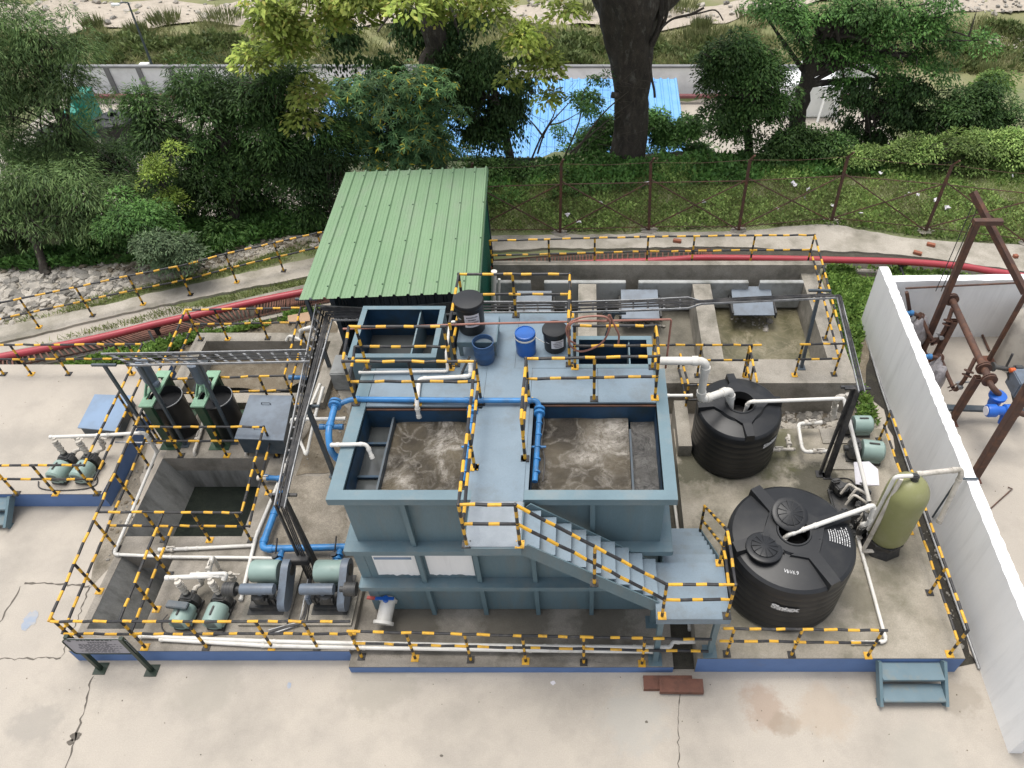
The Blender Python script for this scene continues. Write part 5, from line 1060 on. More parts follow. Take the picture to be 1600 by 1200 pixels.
# loose power cables on the slabs
for lab, pts in (('black power cable looping from the first blower across the slab',[(455,905,.40),(470,915,.38),(478,930,.38),(484,905,.5)]),('black power cable trailing from the front left pumps to the wall of the trench',[(262,960,.42),(252,975,.37),(262,990,.37),(300,996,.37),(345,990,.37),(352,975,.37)]),
        ('thin cable lying in a loop on the raised left platform before the pumps',[(60,752,.42),(62,762,.42),(85,766,.42),(130,764,.42),(150,757,.42),(152,745,.42)]),('dark cable crossing the mossy slab from the cable post to the pump skid',[(1292,745,.52),(1300,748,.52),(1320,747,.52),(1332,752,.52),(1338,765,.55)]),
        ('black cable hanging beside the air drop pipe in the right compartment',[(845,640,3.6),(850,660,3.5),(846,690,3.5),(851,720,3.45),(848,752,3.4)])):
    q = MB(); q.tube(smooth([G(*p) for p in pts],6), .011, 6); tag(q.build('power_cable', M['cable']), lab, 'cable')

# front valve on the tank
p = G(604,983,.2); vx, vy, vz = p.x, p.y+.05, .42; th = thing('butterfly_valve', 'white flanged valve with a blue lever on the tank drain', 'valve', (vx,vy,.2))
q = MB(); q.cyl((vx+.06,6.2,.62),(vx+.05,vy+.42,.60),.075,n=20); q.build('drain_stub', M['steel'], th)
q = MB(); a, b_ = Vector((vx+.05,vy+.42,.60)), Vector((vx,vy,.45)); d = (b_-a).normalized(); q.cyl(a,a+d*.04,.17,n=28); q.cyl(a+d*.041,a+d*.48,.125,n=28); q.cyl(a+d*.481,a+d*.53,.17,n=28); q.cyl(a+d*.12,a+d*.17,.15,n=28)
for k in range(8): an = 2*math.pi*k/8; o_ = Vector((math.cos(an)*.145,0,math.sin(an)*.145)); q.cyl(a+o_-d*.015,a+o_+d*.05,.012,n=6)
q.build('valve_body', M['pvc'], th)
q = MB(); c = a+d*.20+Vector((0,0,.18)); q.beam(c+Vector((-.17,.0,.01)),c+Vector((.14,0,.0)),.05,.02); q.lathe(c,[(.05,-.05),(.055,0),(.05,.02),(.001,.02)],16); q.build('lever', M['bvalve'], th)
q = MB(); q.beam(c+Vector((-.17,0,.012)),c+Vector((-.30,.01,.02)),.05,.03); q.build('grip', M['red'], th)

# sign board
th = thing('sign_board', 'grey notice board on two dark green posts at the front left corner', 'sign', G(197,1047,0)); pa, pb = G(158,1045,0), G(238,1048,0)
for p in (pa, pb): q = MB(); q.box(p.x-.03,p.x+.03,p.y-.03,p.y+.03,.014,1.18); q.build('post', M['signp'], th, 0); q = MB(); q.box(p.x-.10,p.x+.10,p.y-.10,p.y+.10,.001,.013); q.build('foot_plate', M['signp'], th, 0)
def rrect(xa,xb,za,zb,r): return [(xb-r+r*math.cos(R(a)),zb-r+r*math.sin(R(a))) for a in range(0,91,15)]+[(xa+r+r*math.cos(R(a)),zb-r+r*math.sin(R(a))) for a in range(90,181,15)]+[(xa+r*.5+r*.5*math.cos(R(a)),za+r*.5+r*.5*math.sin(R(a))) for a in range(180,271,30)]+[(xb-r*.5+r*.5*math.cos(R(a)),za+r*.5+r*.5*math.sin(R(a))) for a in range(270,361,30)]
ys = pa.y-.04; P2 = rrect(pa.x-.08,pb.x+.06,.66,1.16,.12); n = len(P2); q = MB(); q.add([(x,ys,z) for x,z in P2]+[(x,ys+.012,z) for x,z in P2],[list(range(n))[::-1],[i+n for i in range(n)]]+[(i,(i+1)%n,(i+1)%n+n,i+n) for i in range(n)]); bd = q.build('board', M['signg'], th, 0)
q = MB(); q.tube([Vector((x,ys-.004,z)) for x,z in P2+P2[:1]], .010, 6); q.build('edging', M['signp'], th)
q = MB(); rg = random.Random(6); pseudo_text(q, Vector((pa.x+.02,ys-.003,1.085)), Vector((1,0,0)), Vector((0,0,1)), .74, .05, 1, rg, .7); pseudo_text(q, Vector((pa.x+.22,ys-.003,1.01)), Vector((1,0,0)), Vector((0,0,1)), .42, .05, 1, rg, .7); pseudo_text(q, Vector((pa.x,ys-.003,.70)), Vector((1,0,0)), Vector((0,0,1)), .80, .30, 9, rg, .45); q.build('lettering', M['ink'], bd, 0)
q = MB(); q.lathe((pa.x+.03,ys-.003,1.10), [(.001,0),(.03,0)], 16, axis='Y', cap=(False,False)); q.build('emblem', M['ink'], bd, 0)

# rusty channel offcuts on the yard
def chan(label, xa, xb, y, z, rz):
    q = MB(); Mx = Matrix.Translation(Vector(((xa+xb)/2,y,z))) @ Matrix.Rotation(rz,4,'Z'); L = (xb-xa)/2; q.box(-L,L,-.11,.11,.075,.085,0,Mx); q.box(-L,L,-.11,-.10,0,.074,0,Mx); q.box(-L,L,.10,.11,0,.074,0,Mx); tag(q.build('steel_channel', M['rust2'], None, 0), label, 'steel channel', 'rusty channel offcuts')
chan('rusty steel channel offcut lying on top by the blue kerb', 1.18, 1.88, 4.93, .05, R(-1)); chan('rusty steel channel offcut lying underneath against the kerb', .93, 1.72, 5.0, .004, 0)
# scraps: cardboard, plywood
for lab, pts, z in (('torn piece of brown cardboard on the dirt beside the tank corner',[(512,552),(524,549),(540,551),(540,556),(528,562),(515,566),(510,560)],.40),('flat brown board leaning in the weeds left of the shed',[(449,492),(485,487),(485,503),(450,505)],.5)):
    q = MB(); P_ = [G(u,v,z)+Vector((0,0,random.uniform(-.03,.05))) for u,v in pts]; q.poly(P_); q.poly([p-Vector((0,0,.02)) for p in P_][::-1]); tag(q.build('cardboard', M['card'], None, 0), lab, 'scrap')
q = MB(); a = G(545,600,.36); q.bbox((a.x-.05,a.y+.1,.62),(.42,.60,.5),.02); tag(q.build('concrete_block', M['greyc']), 'pale concrete block standing at the back left corner of the tank', 'block')
q = MB(); a = G(1075,672,.5); q.box(1.80,2.06,9.3,10.5,.01,.80); tag(q.build('concrete_ledge', M['oldc'], None, 0), 'stained concrete ledge beside the small black tank', 'ledge')

# ================================================================ green roofed shed
yaw = R(3.6); S0 = Vector((-5.40,11.05,0)); ex = Vector((math.cos(yaw),math.sin(yaw),0)); ey = Vector((-math.sin(yaw),math.cos(yaw),0)); W_, D_ = 3.38, 5.15; zf_, zb_ = 3.0, 2.66
th = thing('shed', 'open fronted shed with a pale green corrugated metal roof', 'shed', S0+ex*W_/2+ey*D_/2)
q = MB(); prof = []; nr = 13
for k in range(nr):
    b0 = W_*k/nr; pw = W_/nr; prof += [(b0,0),(b0+pw*.24,0),(b0+pw*.26,.004),(b0+pw*.29,0),(b0+pw*.48,0),(b0+pw*.50,.004),(b0+pw*.53,0),(b0+pw*.70,0),(b0+pw*.77,.042),(b0+pw*.90,.042),(b0+pw*.97,0)]
prof.append((W_,0)); nd = 6; n = len(prof)
q.add([S0+ex*x+ey*(D_*j/nd)+Vector((0,0,zf_+(zb_-zf_)*j/nd+h)) for j in range(nd+1) for x,h in prof], [(j*n+i,j*n+i+1,(j+1)*n+i+1,(j+1)*n+i) for j in range(nd) for i in range(n-1)])
rf = q.build('roof', M['groof'], th, 25)
q = MB()
for j in (0.35,1.9,3.4,4.85):
    for k in range(nr):
        if (k+int(j)) % 2 == 0: continue
        p = S0+ex*(W_*(k+.845)/nr)+ey*j+Vector((0,0,zf_+(zb_-zf_)*j/D_+.042)); q.cyl(p,p+Vector((0,0,.014)),.016,n=6)
q.build('roof_screw', M['dgreen'], rf)
q = MB(); q.add([S0+ex*(W_+.005)+ey*(D_*j)+Vector((0,0,zf_+(zb_-zf_)*j+dz)) for j in (0,1) for dz in (-.10,.05)], [(0,2,3,1)]); q.build('verge_trim', M['lgreen'], rf, 0)
def cwall(name, p0, p1, z0, z1, m, pitch=.18, dp=.03):
    q = MB(); L = (p1-p0).length; d = (p1-p0)/L; nr_ = Vector((-d.y,d.x,0)); pr = []; n_ = int(L/pitch)
    for k in range(n_): b0 = L*k/n_; w__ = L/n_; pr += [(b0,0),(b0+w__*.55,0),(b0+w__*.65,dp),(b0+w__*.9,dp)]
    pr.append((L,0)); n__ = len(pr); q.add([p0+d*x+nr_*h+Vector((0,0,z)) for z in (z0,z1) for x,h in pr], [(i,i+1,i+1+n__,i+n__) for i in range(n__-1)]); return q.build(name, m, th, 20)
i0 = S0+ex*.42+ey*.55; i1 = S0+ex*(W_-.12)+ey*.75; i2 = S0+ex*(W_-.12)+ey*(D_-.3); i3 = S0+ex*.42+ey*(D_-.3)
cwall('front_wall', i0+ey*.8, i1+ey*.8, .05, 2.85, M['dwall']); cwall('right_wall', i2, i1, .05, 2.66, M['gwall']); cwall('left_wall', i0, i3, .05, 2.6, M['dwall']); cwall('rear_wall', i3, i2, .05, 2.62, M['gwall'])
for p in (i0,i1,i2,i3): q = MB(); q.beam((p.x,p.y,.0),(p.x,p.y,2.58),.09,.09); q.build('corner_post', M['dwall'], th, 0)

# ================================================================ wire fence behind the plant
fp = [((875,364),(877,256)),((1014,360),(1017,254)),((1154,360),(1172,250)),((1299,346),(1325,245)),((1446,361),(1488,258)),((1604,380),(1660,275)),((735,365),(737,262))]
fp.sort(key=lambda a: a[0][0]); th = thing('wire_fence', 'brown wire fence with leaning rusty posts in front of the green slope', 'fence', G(1160,360,.3))
tops, bots = [], []
for b_, t_ in fp:
    B0 = G(*b_,.06); T0 = WY(*t_, B0.y+.05); q = MB(); q.beam(B0-Vector((0,0,.1)), T0, .075, .05); q.beam(T0, T0+Vector((.06,-.16,.22)), .05, .04); po_ = q.build('post', M['rust'], th, 0); q = MB(); blot(q, B0, .26, .18, .075, 0, int(B0.x*10)+50); q.build('footing', M['oldc'], po_, 0); tops.append(T0); bots.append(B0)
q = MB()
for i in range(len(tops)-1):
    a0, a1, b0, b1 = bots[i], bots[i+1], tops[i].lerp(bots[i],.28), tops[i+1].lerp(bots[i+1],.28)
    for p, r_ in ((a0,b1),(b0,a1)): q.tube([p+Vector((0,.03,.08)),r_+Vector((0,.03,0))], .019, 5)
    q.tube([b0,b1], .013, 5); q.tube([a0+Vector((0,0,.12)),a1+Vector((0,0,.12))], .013, 5); q.tube([tops[i],tops[i].lerp(tops[i+1],.5)-Vector((0,0,.05)),tops[i+1]], .006, 4)
q.build('brace_wire', M['rust'], th)
q = MB()
for i in range(len(tops)-1):
    a0, a1, b0, b1 = bots[i], bots[i+1], tops[i].lerp(bots[i],.28), tops[i+1].lerp(bots[i+1],.28); n = 26; hN = 15; st = hN/n
    for k in range(-hN, n):
        for sgn in (0,1):
            pts = []
            for t0_ in (0,hN):
                uu, vv = (k+t0_)/n, t0_/hN
                if uu < 0: vv = -k/hN; uu = 0
                if uu > 1: vv = (n-k)/hN; uu = 1
                if sgn: uu = 1-uu
                pts.append(a0.lerp(a1,uu).lerp(b0.lerp(b1,uu),vv))
            if (pts[1]-pts[0]).length > .1: q.tube(pts, .0028, 3, cap=False)
q.build('mesh_wire', M['rust'], th, 0)

# ================================================================ rusty gas pipework at the right
gr = 'rusty steel posts and pipes behind the white wall'
def ipost(label, p0, p1, wd=.11, arm=None):
    th = thing('steel_post', label, 'steel post', p0, gr); q = MB(); p0, p1 = Vector(p0), Vector(p1)
    q.beam(p0,p1,wd,.014); q.beam(p0+Vector((0,wd/2,0)),p1+Vector((0,wd/2,0)),wd,.012,up=(0,1,0)); q.beam(p0-Vector((0,wd/2,0)),p1-Vector((0,wd/2,0)),wd,.012,up=(0,1,0)); q.beam(p0-Vector((wd/2,0,0)),p1-Vector((wd/2,0,0)),.012,wd); q.beam(p0+Vector((wd/2,0,0)),p1+Vector((wd/2,0,0)),.012,wd); q.build('column', M['rust'], th, 0)
    q = MB(); q.cbox((p0.x,p0.y,.01),(.26,.26,.018)); q.build('foot_plate', M['rust2'], th, 0)
    if arm: q = MB(); q.beam(*arm,.12,.10); q.build('cross_arm', M['rust'], th, 0)
ipost('tall rusty post carrying the sloping beam behind the wall', (7.80,12.73,0), (7.76,12.73,3.55), arm=(Vector((7.68,12.73,3.6)),Vector((8.25,12.73,3.6))))
ipost('short rusty post under the far end of the flanged pipe', (7.95,12.40,0), (8.0,12.40,1.30), .12)
ipost('short rusty post under the near end of the flanged pipe', (7.76,10.60,0), (7.84,10.60,1.38), .12)
ipost('rusty post at the right edge beside the blue meter', (7.72,9.12,0), (7.72,9.12,3.6), .14)
ipost('thin rusty post standing on the pale floor at the right', (9.28,12.5,0), (9.32,12.5,1.95), .07)
q = MB(); q.beam(WY(1520,300,13.4),WY(1602,458,11.9),.12,.12); tag(q.build('steel_beam', M['rust'], None, 0), 'rusty beam sloping down to the right on top of the tall post', 'steel beam', gr)
q = MB(); a, b_ = WY(1520,320,13.2), WY(1462,455,13.1)
for d in (0,.12): q.tube([a+Vector((d,0,0)),b_+Vector((d,0,0))], .010, 5)
tag(q.build('hanging_cable', M['cable'], None), 'pair of thin cables hanging from the rusty beam', 'cable')
q = MB(); q.tube([Vector((7.05,13.1,1.62)),Vector((9.9,13.2,1.72))], .022, 8); q.beam((7.05,13.0,1.6),(7.35,13.0,.9),.07,.07); tag(q.build('wall_conduit', M['rust'], None), 'rusty conduit running along the top of the rear white wall', 'conduit', gr)
th = thing('gas_pipe', 'thick rusty flanged pipe resting on two short posts', 'pipe', (8.0,11.5,1.4), gr); a, b_ = G(1486,466,1.5), G(1546,594,1.5)
q = MB(); q.tube([a,b_], .075, 16); q.build('run', M['rust'], th); d = (b_-a).normalized()
for p in (a, a+d*.05, b_-d*.38, b_-d*.33, b_-d*.05, b_): MB().cyl(p, p+d*.03, .15, n=22).build('flange', M['rust'], th)
def sbranch(label, px):
    th = thing('branch_pipe', label, 'pipe', px[0], gr); q = MB(); P_ = fillet(px,.12); q.tube(P_,.042,12); q.build('run', M['rust'], th)
    for f in (.12,.16,.42,.46,.80,.84): i = int(f*(len(px)-1)); t_ = f*(len(px)-1)-i; p = px[i].lerp(px[i+1],t_); d = (px[i+1]-px[i]).normalized(); MB().cyl(p,p+d*.025,.10,n=16).build('flange', M['rust'], th)
    q = MB(); p = px[1].lerp(px[2],.5); q.cyl(p-Vector((.0,.08,0)),p+Vector((0,.08,0)),.05,n=12); q.beam(p+Vector((-.12,0,.08)),p+Vector((.16,0,.10)),.025,.02); q.build('valve', M['galv'], th)
sbranch('rusty branch pipe bending down from the far end of the flanged pipe', [G(1488,482,1.5),G(1478,512,1.1),G(1462,538,.55),G(1450,520,.75),G(1440,496,1.0),G(1426,489,1.1)])
sbranch('rusty branch pipe bending down from the near end of the flanged pipe', [G(1524,560,1.5),G(1508,592,1.1),G(1492,612,.6),G(1480,585,.8),G(1470,560,1.0),G(1452,557,1.1)])
for u, v, lab in ((1420,489,'blue hose coupling over the wall, the far one'),(1448,557,'blue hose coupling over the wall, the near one')):
    p = G(u,v,1.1); q = MB(); q.lathe(p,[(.03,-.11),(.045,-.09),(.045,.02),(.06,.03),(.06,.10),(.03,.11)],14,axis='X'); tag(q.build('hose_coupling', M['bpipe']), lab, 'coupling', 'blue hose couplings')
for i, (u, v, lab) in enumerate(((1431,520,'equipment wrapped in clear plastic behind the wall, near the tall post'),(1456,590,'equipment wrapped in clear plastic behind the wall, beside the short post'))):
    p = G(u,v,.55); bm = bmesh.new(); bmesh.ops.create_icosphere(bm, subdivisions=3, radius=.26); rg = random.Random(i+30)
    for v_ in bm.verts: k = 1+.16*math.sin(v_.co.x*17+i)*math.sin(v_.co.y*15)+.08*rg.uniform(-1,1); v_.co = Vector((v_.co.x*.9*k+p.x, v_.co.y*.9*k+p.y, v_.co.z*2.0*k+.52))
    q = MB(); bm.verts.index_update(); q.add([v_.co for v_ in bm.verts],[[a.index for a in f.verts] for f in bm.faces]); bm.free(); tag(q.build('wrapped_unit', M['poly'], None, 25), lab, 'wrapped unit', 'plastic wrapped units')
# blue enamelled flow meter
p = G(1560,630,1.15); th = thing('flow_meter', 'bright blue enamelled meter and strainer on the rusty pipe', 'meter', p)
q = MB(); q.lathe(p+Vector((0,.12,.0)), [(.10,-.22),(.12,-.1),(.12,.05),(.17,.06),(.17,.11),(.14,.12),(.05,.14),(.001,.14)], 26); q.build('strainer', M['bvalve'], th)
q = MB(); q.lathe(p+Vector((-.02,-.18,-.02)), [(.02,-.28),(.12,-.27),(.13,-.24),(.13,-.10),(.09,-.08),(.09,.06),(.13,.08),(.13,.22),(.02,.24)], 24, axis='X'); q.cyl(p+Vector((.08,-.18,-.05)),p+Vector((.08,-.24,-.32)),.06,n=14); q.build('meter_body', M['bvalve'], th)
q = MB(); q.lathe(p+Vector((-.30,-.18,-.02)), [(.001,-.012),(.095,-.012),(.095,.0)], 22, axis='X'); q.build('dial', M['paper'], th)
q = MB(); a = G(1542,590,1.5); q.tube(fillet([a,a+Vector((.05,-.25,-.05)),p+Vector((0,.12,.14))],.1), .06, 14); q.tube([p+Vector((.24,-.18,-.02)),p+Vector((.55,-.25,-.1)),p+Vector((.9,-.2,-.1))], .06, 12); q.cyl(p+Vector((.28,-.18,-.02)),p+Vector((.31,-.18,-.02)),.13,n=18); q.build('pipe_end', M['rust'], th)
th = thing('gas_valve', 'rusty valve train with an orange hand wheel at the right edge', 'valve', G(1570,575,.9)); a = G(1553,573,1.3)
q = MB(); q.tube([a,a+Vector((.45,-.05,-.05)),a+Vector((.9,-.15,-.1))], .05, 12); q.cyl(a,a+Vector((-.03,0,0)),.10,n=16); q.bbox(a+Vector((.48,-.05,-.03)),(.22,.16,.18),.04); q.tube([a+Vector((.25,0,0)),a+Vector((.25,.02,.35))],.025,8); q.beam(a+Vector((.3,-.06,-.1)),a+Vector((.42,-.5,-.5)),.04); q.build('body', M['iron'], th)
q = MB(); q.lathe(a+Vector((.32,-.12,.02)),[(.02,-.06),(.05,-.05),(.05,.05),(.02,.06)],14,axis='X'); M['orange'] = mat('orange_plastic',(.60,.12,.03),rough=.5); q.build('hand_wheel', M['orange'], th)
q = MB(); p = G(1592,585,1.3); q.bbox((p.x+.1,p.y-.1,1.15),(.42,.46,.40),.02); tag(q.build('control_box', M['grey']), 'slate blue control box cut off by the right edge', 'box')
q = MB(); p = G(1598,570,.6); q.lathe((p.x+.5,p.y+.7,.0),[(.62,0),(.62,1.1),(.5,1.35),(.001,1.5)],32); M['beige'] = mat('beige_render',(.42,.39,.34),(.34,.31,.27),1.2,.85,(.16,.15,.14),1.2,.7); tag(q.build('round_tank', M['beige'], None, 60), 'beige round tank cut off by the right edge behind the control box', 'tank')
q = MB(); q.tube(fillet([Vector(G(1604,507,.05)),Vector(G(1528,508,.05)),Vector(G(1546,548,.05))],.1), .026, 8); tag(q.build('floor_pipe', M['rust'], None), 'thin rusty pipe lying bent on the pale floor behind the wall', 'pipe')
q = MB(); q.beam(G(1480,637,.35),G(1600,641,.35),.14,.06); tag(q.build('skid_rail', M['post'], None, 0), 'dark steel skid rail lying across the floor below the blue meter', 'steel rail')
q = MB(); q.tube([G(1545,797,.03),G(1578,767,.03),G(1582,764,.03),G(1575,761,.03)], .012, 6); tag(q.build('bent_rod', M['rust'], None), 'thin bent rusty rod lying on the floor right of the white wall', 'rod')
# ================================================================ foliage
def leaf_mat(name, c1, c2, c3=None, trans=.25, rough=.45):
    m = bpy.data.materials.new(name); m.use_nodes = True; t = m.node_tree; N, L = t.nodes, t.links; b = N['Principled BSDF']; b.inputs['Roughness'].default_value = .55; b.inputs['Specular IOR Level'].default_value = .2
    geo = N.new('ShaderNodeNewGeometry'); rr = N.new('ShaderNodeValToRGB'); e = rr.color_ramp.elements; e[0].color = (*c1,1); e[1].color = (*c2,1); e[1].position = .9
    if c3: x = e.new(.97); x.color = (*c3,1)
    L.new(geo.outputs['Random Per Island'], rr.inputs[0])
    nz = N.new('ShaderNodeTexNoise'); nz.inputs['Scale'].default_value = .9; nz.inputs['Detail'].default_value = 3; L.new(geo.outputs['Position'], nz.inputs[0])
    mr = N.new('ShaderNodeMapRange'); mr.inputs[1].default_value = .35; mr.inputs[2].default_value = .65; mr.inputs[3].default_value = .72; mr.inputs[4].default_value = 1.25; L.new(nz.outputs['Fac'], mr.inputs[0])
    at = N.new('ShaderNodeAttribute'); at.attribute_name = 'tint'; ad = N.new('ShaderNodeMath'); L.new(mr.outputs[0], ad.inputs[0]); L.new(at.outputs['Fac'], ad.inputs[1]); hv = N.new('ShaderNodeHueSaturation'); hv.inputs['Saturation'].default_value = 1.0; L.new(rr.outputs[0], hv.inputs['Color']); L.new(ad.outputs[0], hv.inputs['Value']); L.new(hv.outputs[0], b.inputs['Base Color'])
    tr = N.new('ShaderNodeBsdfTranslucent'); L.new(hv.outputs[0], tr.inputs[0]); mx_ = N.new('ShaderNodeMixShader'); mx_.inputs[0].default_value = trans
    L.new(b.outputs[0], mx_.inputs[1]); L.new(tr.outputs[0], mx_.inputs[2]); L.new(mx_.outputs[0], N['Material Output'].inputs[0]); return m
LM = {'dark': leaf_mat('dark_leaf', (.028,.070,.019), (.088,.160,.042)),
      'mid': leaf_mat('mid_leaf', (0.053,0.128,0.033), (0.120,0.240,0.057)),
      'bamboo': leaf_mat('bamboo_leaf', (.050,.100,.032), (.165,.245,.085)),
      'palm': leaf_mat('palmate_leaf', (0.053,0.128,0.051), (0.128,0.225,0.083), (0.450,0.375,0.045)),
      'lime': leaf_mat('lime_leaf', (0.180,0.285,0.053), (0.360,0.465,0.090), trans=.35),
      'teak': leaf_mat('yellow_green_leaf', (.17,.24,.045), (.38,.44,.10), (.38,.33,.09), trans=.4),
      'sage': leaf_mat('sage_leaf', (0.112,0.180,0.093), (0.210,0.292,0.150)),
      'grass': leaf_mat('grass_blade', (.16,.23,.065), (.35,.385,.15), trans=.3),
      'weed': leaf_mat('weed_leaf', (.085,.17,.038), (.22,.335,.08), trans=.3),
      'shrub': leaf_mat('meadow_shrub_leaf', (.065,.10,.03), (.16,.20,.07)), 'slope': leaf_mat('slope_weed_leaf', (.115,.205,.05), (.30,.41,.12), trans=.3),
      'dry': leaf_mat('meadow_blade', (.16,.185,.075), (.30,.30,.14), trans=.3),
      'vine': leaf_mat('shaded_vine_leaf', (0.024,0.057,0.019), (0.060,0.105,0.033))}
def leaves_mesh(name, pos, nrm, dirv, ln, wd, m, parent, tint=None):
    """one diamond leaf per row: pos = stalk end, dirv = pointing direction, nrm = facing"""
    n = len(pos); d = dirv/np.maximum(np.linalg.norm(dirv,axis=1,keepdims=True),1e-6); s = np.cross(d,nrm); s /= np.maximum(np.linalg.norm(s,axis=1,keepdims=True),1e-6)
    L_ = ln[:,None]; W_ = wd[:,None]; up = np.cross(s,d)
    v = np.empty((n,4,3)); v[:,0] = pos; v[:,1] = pos+d*L_*.45+s*W_*.5+up*L_*.06; v[:,2] = pos+d*L_; v[:,3] = pos+d*L_*.45-s*W_*.5+up*L_*.06
    me = bpy.data.meshes.new(name); me.vertices.add(n*4); me.vertices.foreach_set('co', v.reshape(-1)); me.loops.add(n*4); me.loops.foreach_set('vertex_index', np.arange(n*4,dtype=np.int32))
    me.polygons.add(n); me.polygons.foreach_set('loop_start', np.arange(0,n*4,4,dtype=np.int32)); me.polygons.foreach_set('loop_total', np.full(n,4,dtype=np.int32)); me.update(calc_edges=True); me.validate()
    if tint is not None: me.attributes.new('tint','FLOAT','FACE').data.foreach_set('value', tint.astype(np.float32))
    me.materials.append(m); o = bpy.data.objects.new(name, me); COL.objects.link(o)
    if parent: attach(o, parent)
    return o
def rnd_dirs(rs, n, zlo=-1, zhi=1):
    z = rs.uniform(zlo,zhi,n); a = rs.uniform(0,2*np.pi,n); r = np.sqrt(1-z*z); return np.stack([r*np.cos(a),r*np.sin(a),z],1)
LSC, PSC = .56, 2.2
TWIGS, ALLC = [], []
def crown(name, blobs, m, parent, seed, clumps=120, per=60, leaf=.16, wide=.38, kind='spray', droop=.5, csize=.45, shell=.35):
    """blobs: (centre, radii). Twig ends are spread through each blob's volume, mostly near its surface; every end carries a dome of leaves."""
    rs = np.random.RandomState(seed); vol = np.array([b_[1][0]*b_[1][1]*b_[1][2] for b_ in blobs])**.75; vol = vol/vol.sum(); P, Nn, D, Ls, Ws, Tn = [], [], [], [], [], []; TWIGS.clear(); ALLC.clear(); rat = (leaf/(leaf*LSC)); per = int(per*PSC); leaf = leaf*LSC
    for (c, rad), f in zip(blobs, vol):
        rad = np.maximum(np.array(rad)-csize*.45, np.array(rad)*.5); k = max(3,int(clumps*f*1.15)); dr = rnd_dirs(rs,k,-.75,1); ph = rs.uniform(0,6,6)
        az = np.arctan2(dr[:,1],dr[:,0]); lump = 1+.30*np.sin(3*az+ph[0]+2*dr[:,2])+.22*np.sin(5*az+ph[1]-4*dr[:,2])+.20*np.sin(7*dr[:,2]+ph[2])
        rr = (1-(1-shell)*rs.rand(k)**1.2)*lump*rs.uniform(.75,1.2,k)
        cc = np.array(c)+dr*rr[:,None]*np.array(rad); cc += rs.normal(0,.12,cc.shape)*np.array(rad)*.8
        ALLC.extend(cc)
        for j in range(k):
            cs = csize*rs.uniform(.4,1.0)**1.3*1.5; n = max(14,int(per*(cs/csize)**1.6)); q = rnd_dirs(rs,n,-.25,1)*np.array([1,1,.5])*(cs*rs.uniform(.2,1,n)**.55)[:,None]; out = q/np.maximum(np.linalg.norm(q,axis=1,keepdims=True),1e-6)
            q[:,2] -= .35*(q[:,0]**2+q[:,1]**2)/cs
            p = cc[j]+q
            if kind == 'spray': dv = out*.9+rnd_dirs(rs,n)*.5+np.array([0,0,-droop]); nr = np.array([0,0,1])+dr[j]*.5+rnd_dirs(rs,n)*.6
            elif kind == 'palm':
                g = 7; n7 = n//g; p = np.repeat(p[:n7],g,0); o7 = np.repeat(out[:n7],g,0); a = np.tile(np.linspace(-2.4,2.4,g),n7)+np.repeat(rs.uniform(0,6,n7),g)
                nr = o7*.8+np.array([0,0,.9]); e1 = np.cross(nr,np.array([.3,.2,.9])); e1 /= np.linalg.norm(e1,axis=1,keepdims=True); e2 = np.cross(nr,e1); e2 /= np.linalg.norm(e2,axis=1,keepdims=True)
                dv = e1*np.cos(a)[:,None]+e2*np.sin(a)[:,None]+np.array([0,0,-droop*.6]); n = n7*g
            elif kind == 'hang': dv = np.array([0,0,-1])+rnd_dirs(rs,n)*.55+dr[j]*.25; nr = out+rnd_dirs(rs,n)*.6
            Tn.append(np.full(n,rs.choice([-.35,-.2,0,.15,.5],p=[.28,.25,.22,.16,.09]))+.10*(np.repeat(rs.rand(n//7),7) if kind == 'palm' else rs.rand(n))); P.append(p); Nn.append(nr); D.append(dv); Ls.append(leaf*rs.uniform(.6,1.3,n)); Ws.append(leaf*wide*rs.uniform(.75,1.25,n))
    TWIGS.extend([Vector(p) for p in ALLC[:]])
    return leaves_mesh(name, np.concatenate(P), np.concatenate(Nn), np.concatenate(D), np.concatenate(Ls), np.concatenate(Ws), m, parent, np.concatenate(Tn))
def limbs(name, base, targets, r, parent, m=None, seed=1, trunk=None, knob=.0):
    rg = random.Random(seed); q = MB(); base = Vector(base); tp = trunk or [base, base.lerp(Vector(targets[0]),.55)]; tp = [Vector(p) for p in tp]
    S = smooth(tp,5); n = len(S); S = [p+Vector((rg.uniform(-1,1),rg.uniform(-1,1),0))*r*.18 for p in S]; q.tube(S, r, 12, radii=[r*(1.25 if i == 0 else 1)*(1-.5*i/(n-1))*(1+knob*rg.uniform(-1,1)) for i in range(n)])
    for t_ in targets:
        t_ = Vector(t_); k = rg.randint(int(n*.45),n-1); a = S[k]; mid = a.lerp(t_,.5)+Vector((rg.uniform(-.2,.2),rg.uniform(-.2,.2),rg.uniform(.05,.35)))*(t_-a).length*.35; rr = r*.42*rg.uniform(.6,1); L = smooth([a,mid,t_],5); q.tube(L, rr, 7, radii=[max(.006,rr*(1-.85*i/(len(L)-1))) for i in range(len(L))])
        for _ in range(2):
            i = rg.randint(4,len(L)-2); e = L[i]+Vector((rg.uniform(-1,1),rg.uniform(-1,1),rg.uniform(-.2,.8)))*(t_-a).length*.28; q.tube([L[i],L[i].lerp(e,.5)+Vector((0,0,.05)),e], rr*.4, 5, radii=[rr*.4,rr*.28,.004])
    return q.build(name, m or M['bark'], parent, 60)
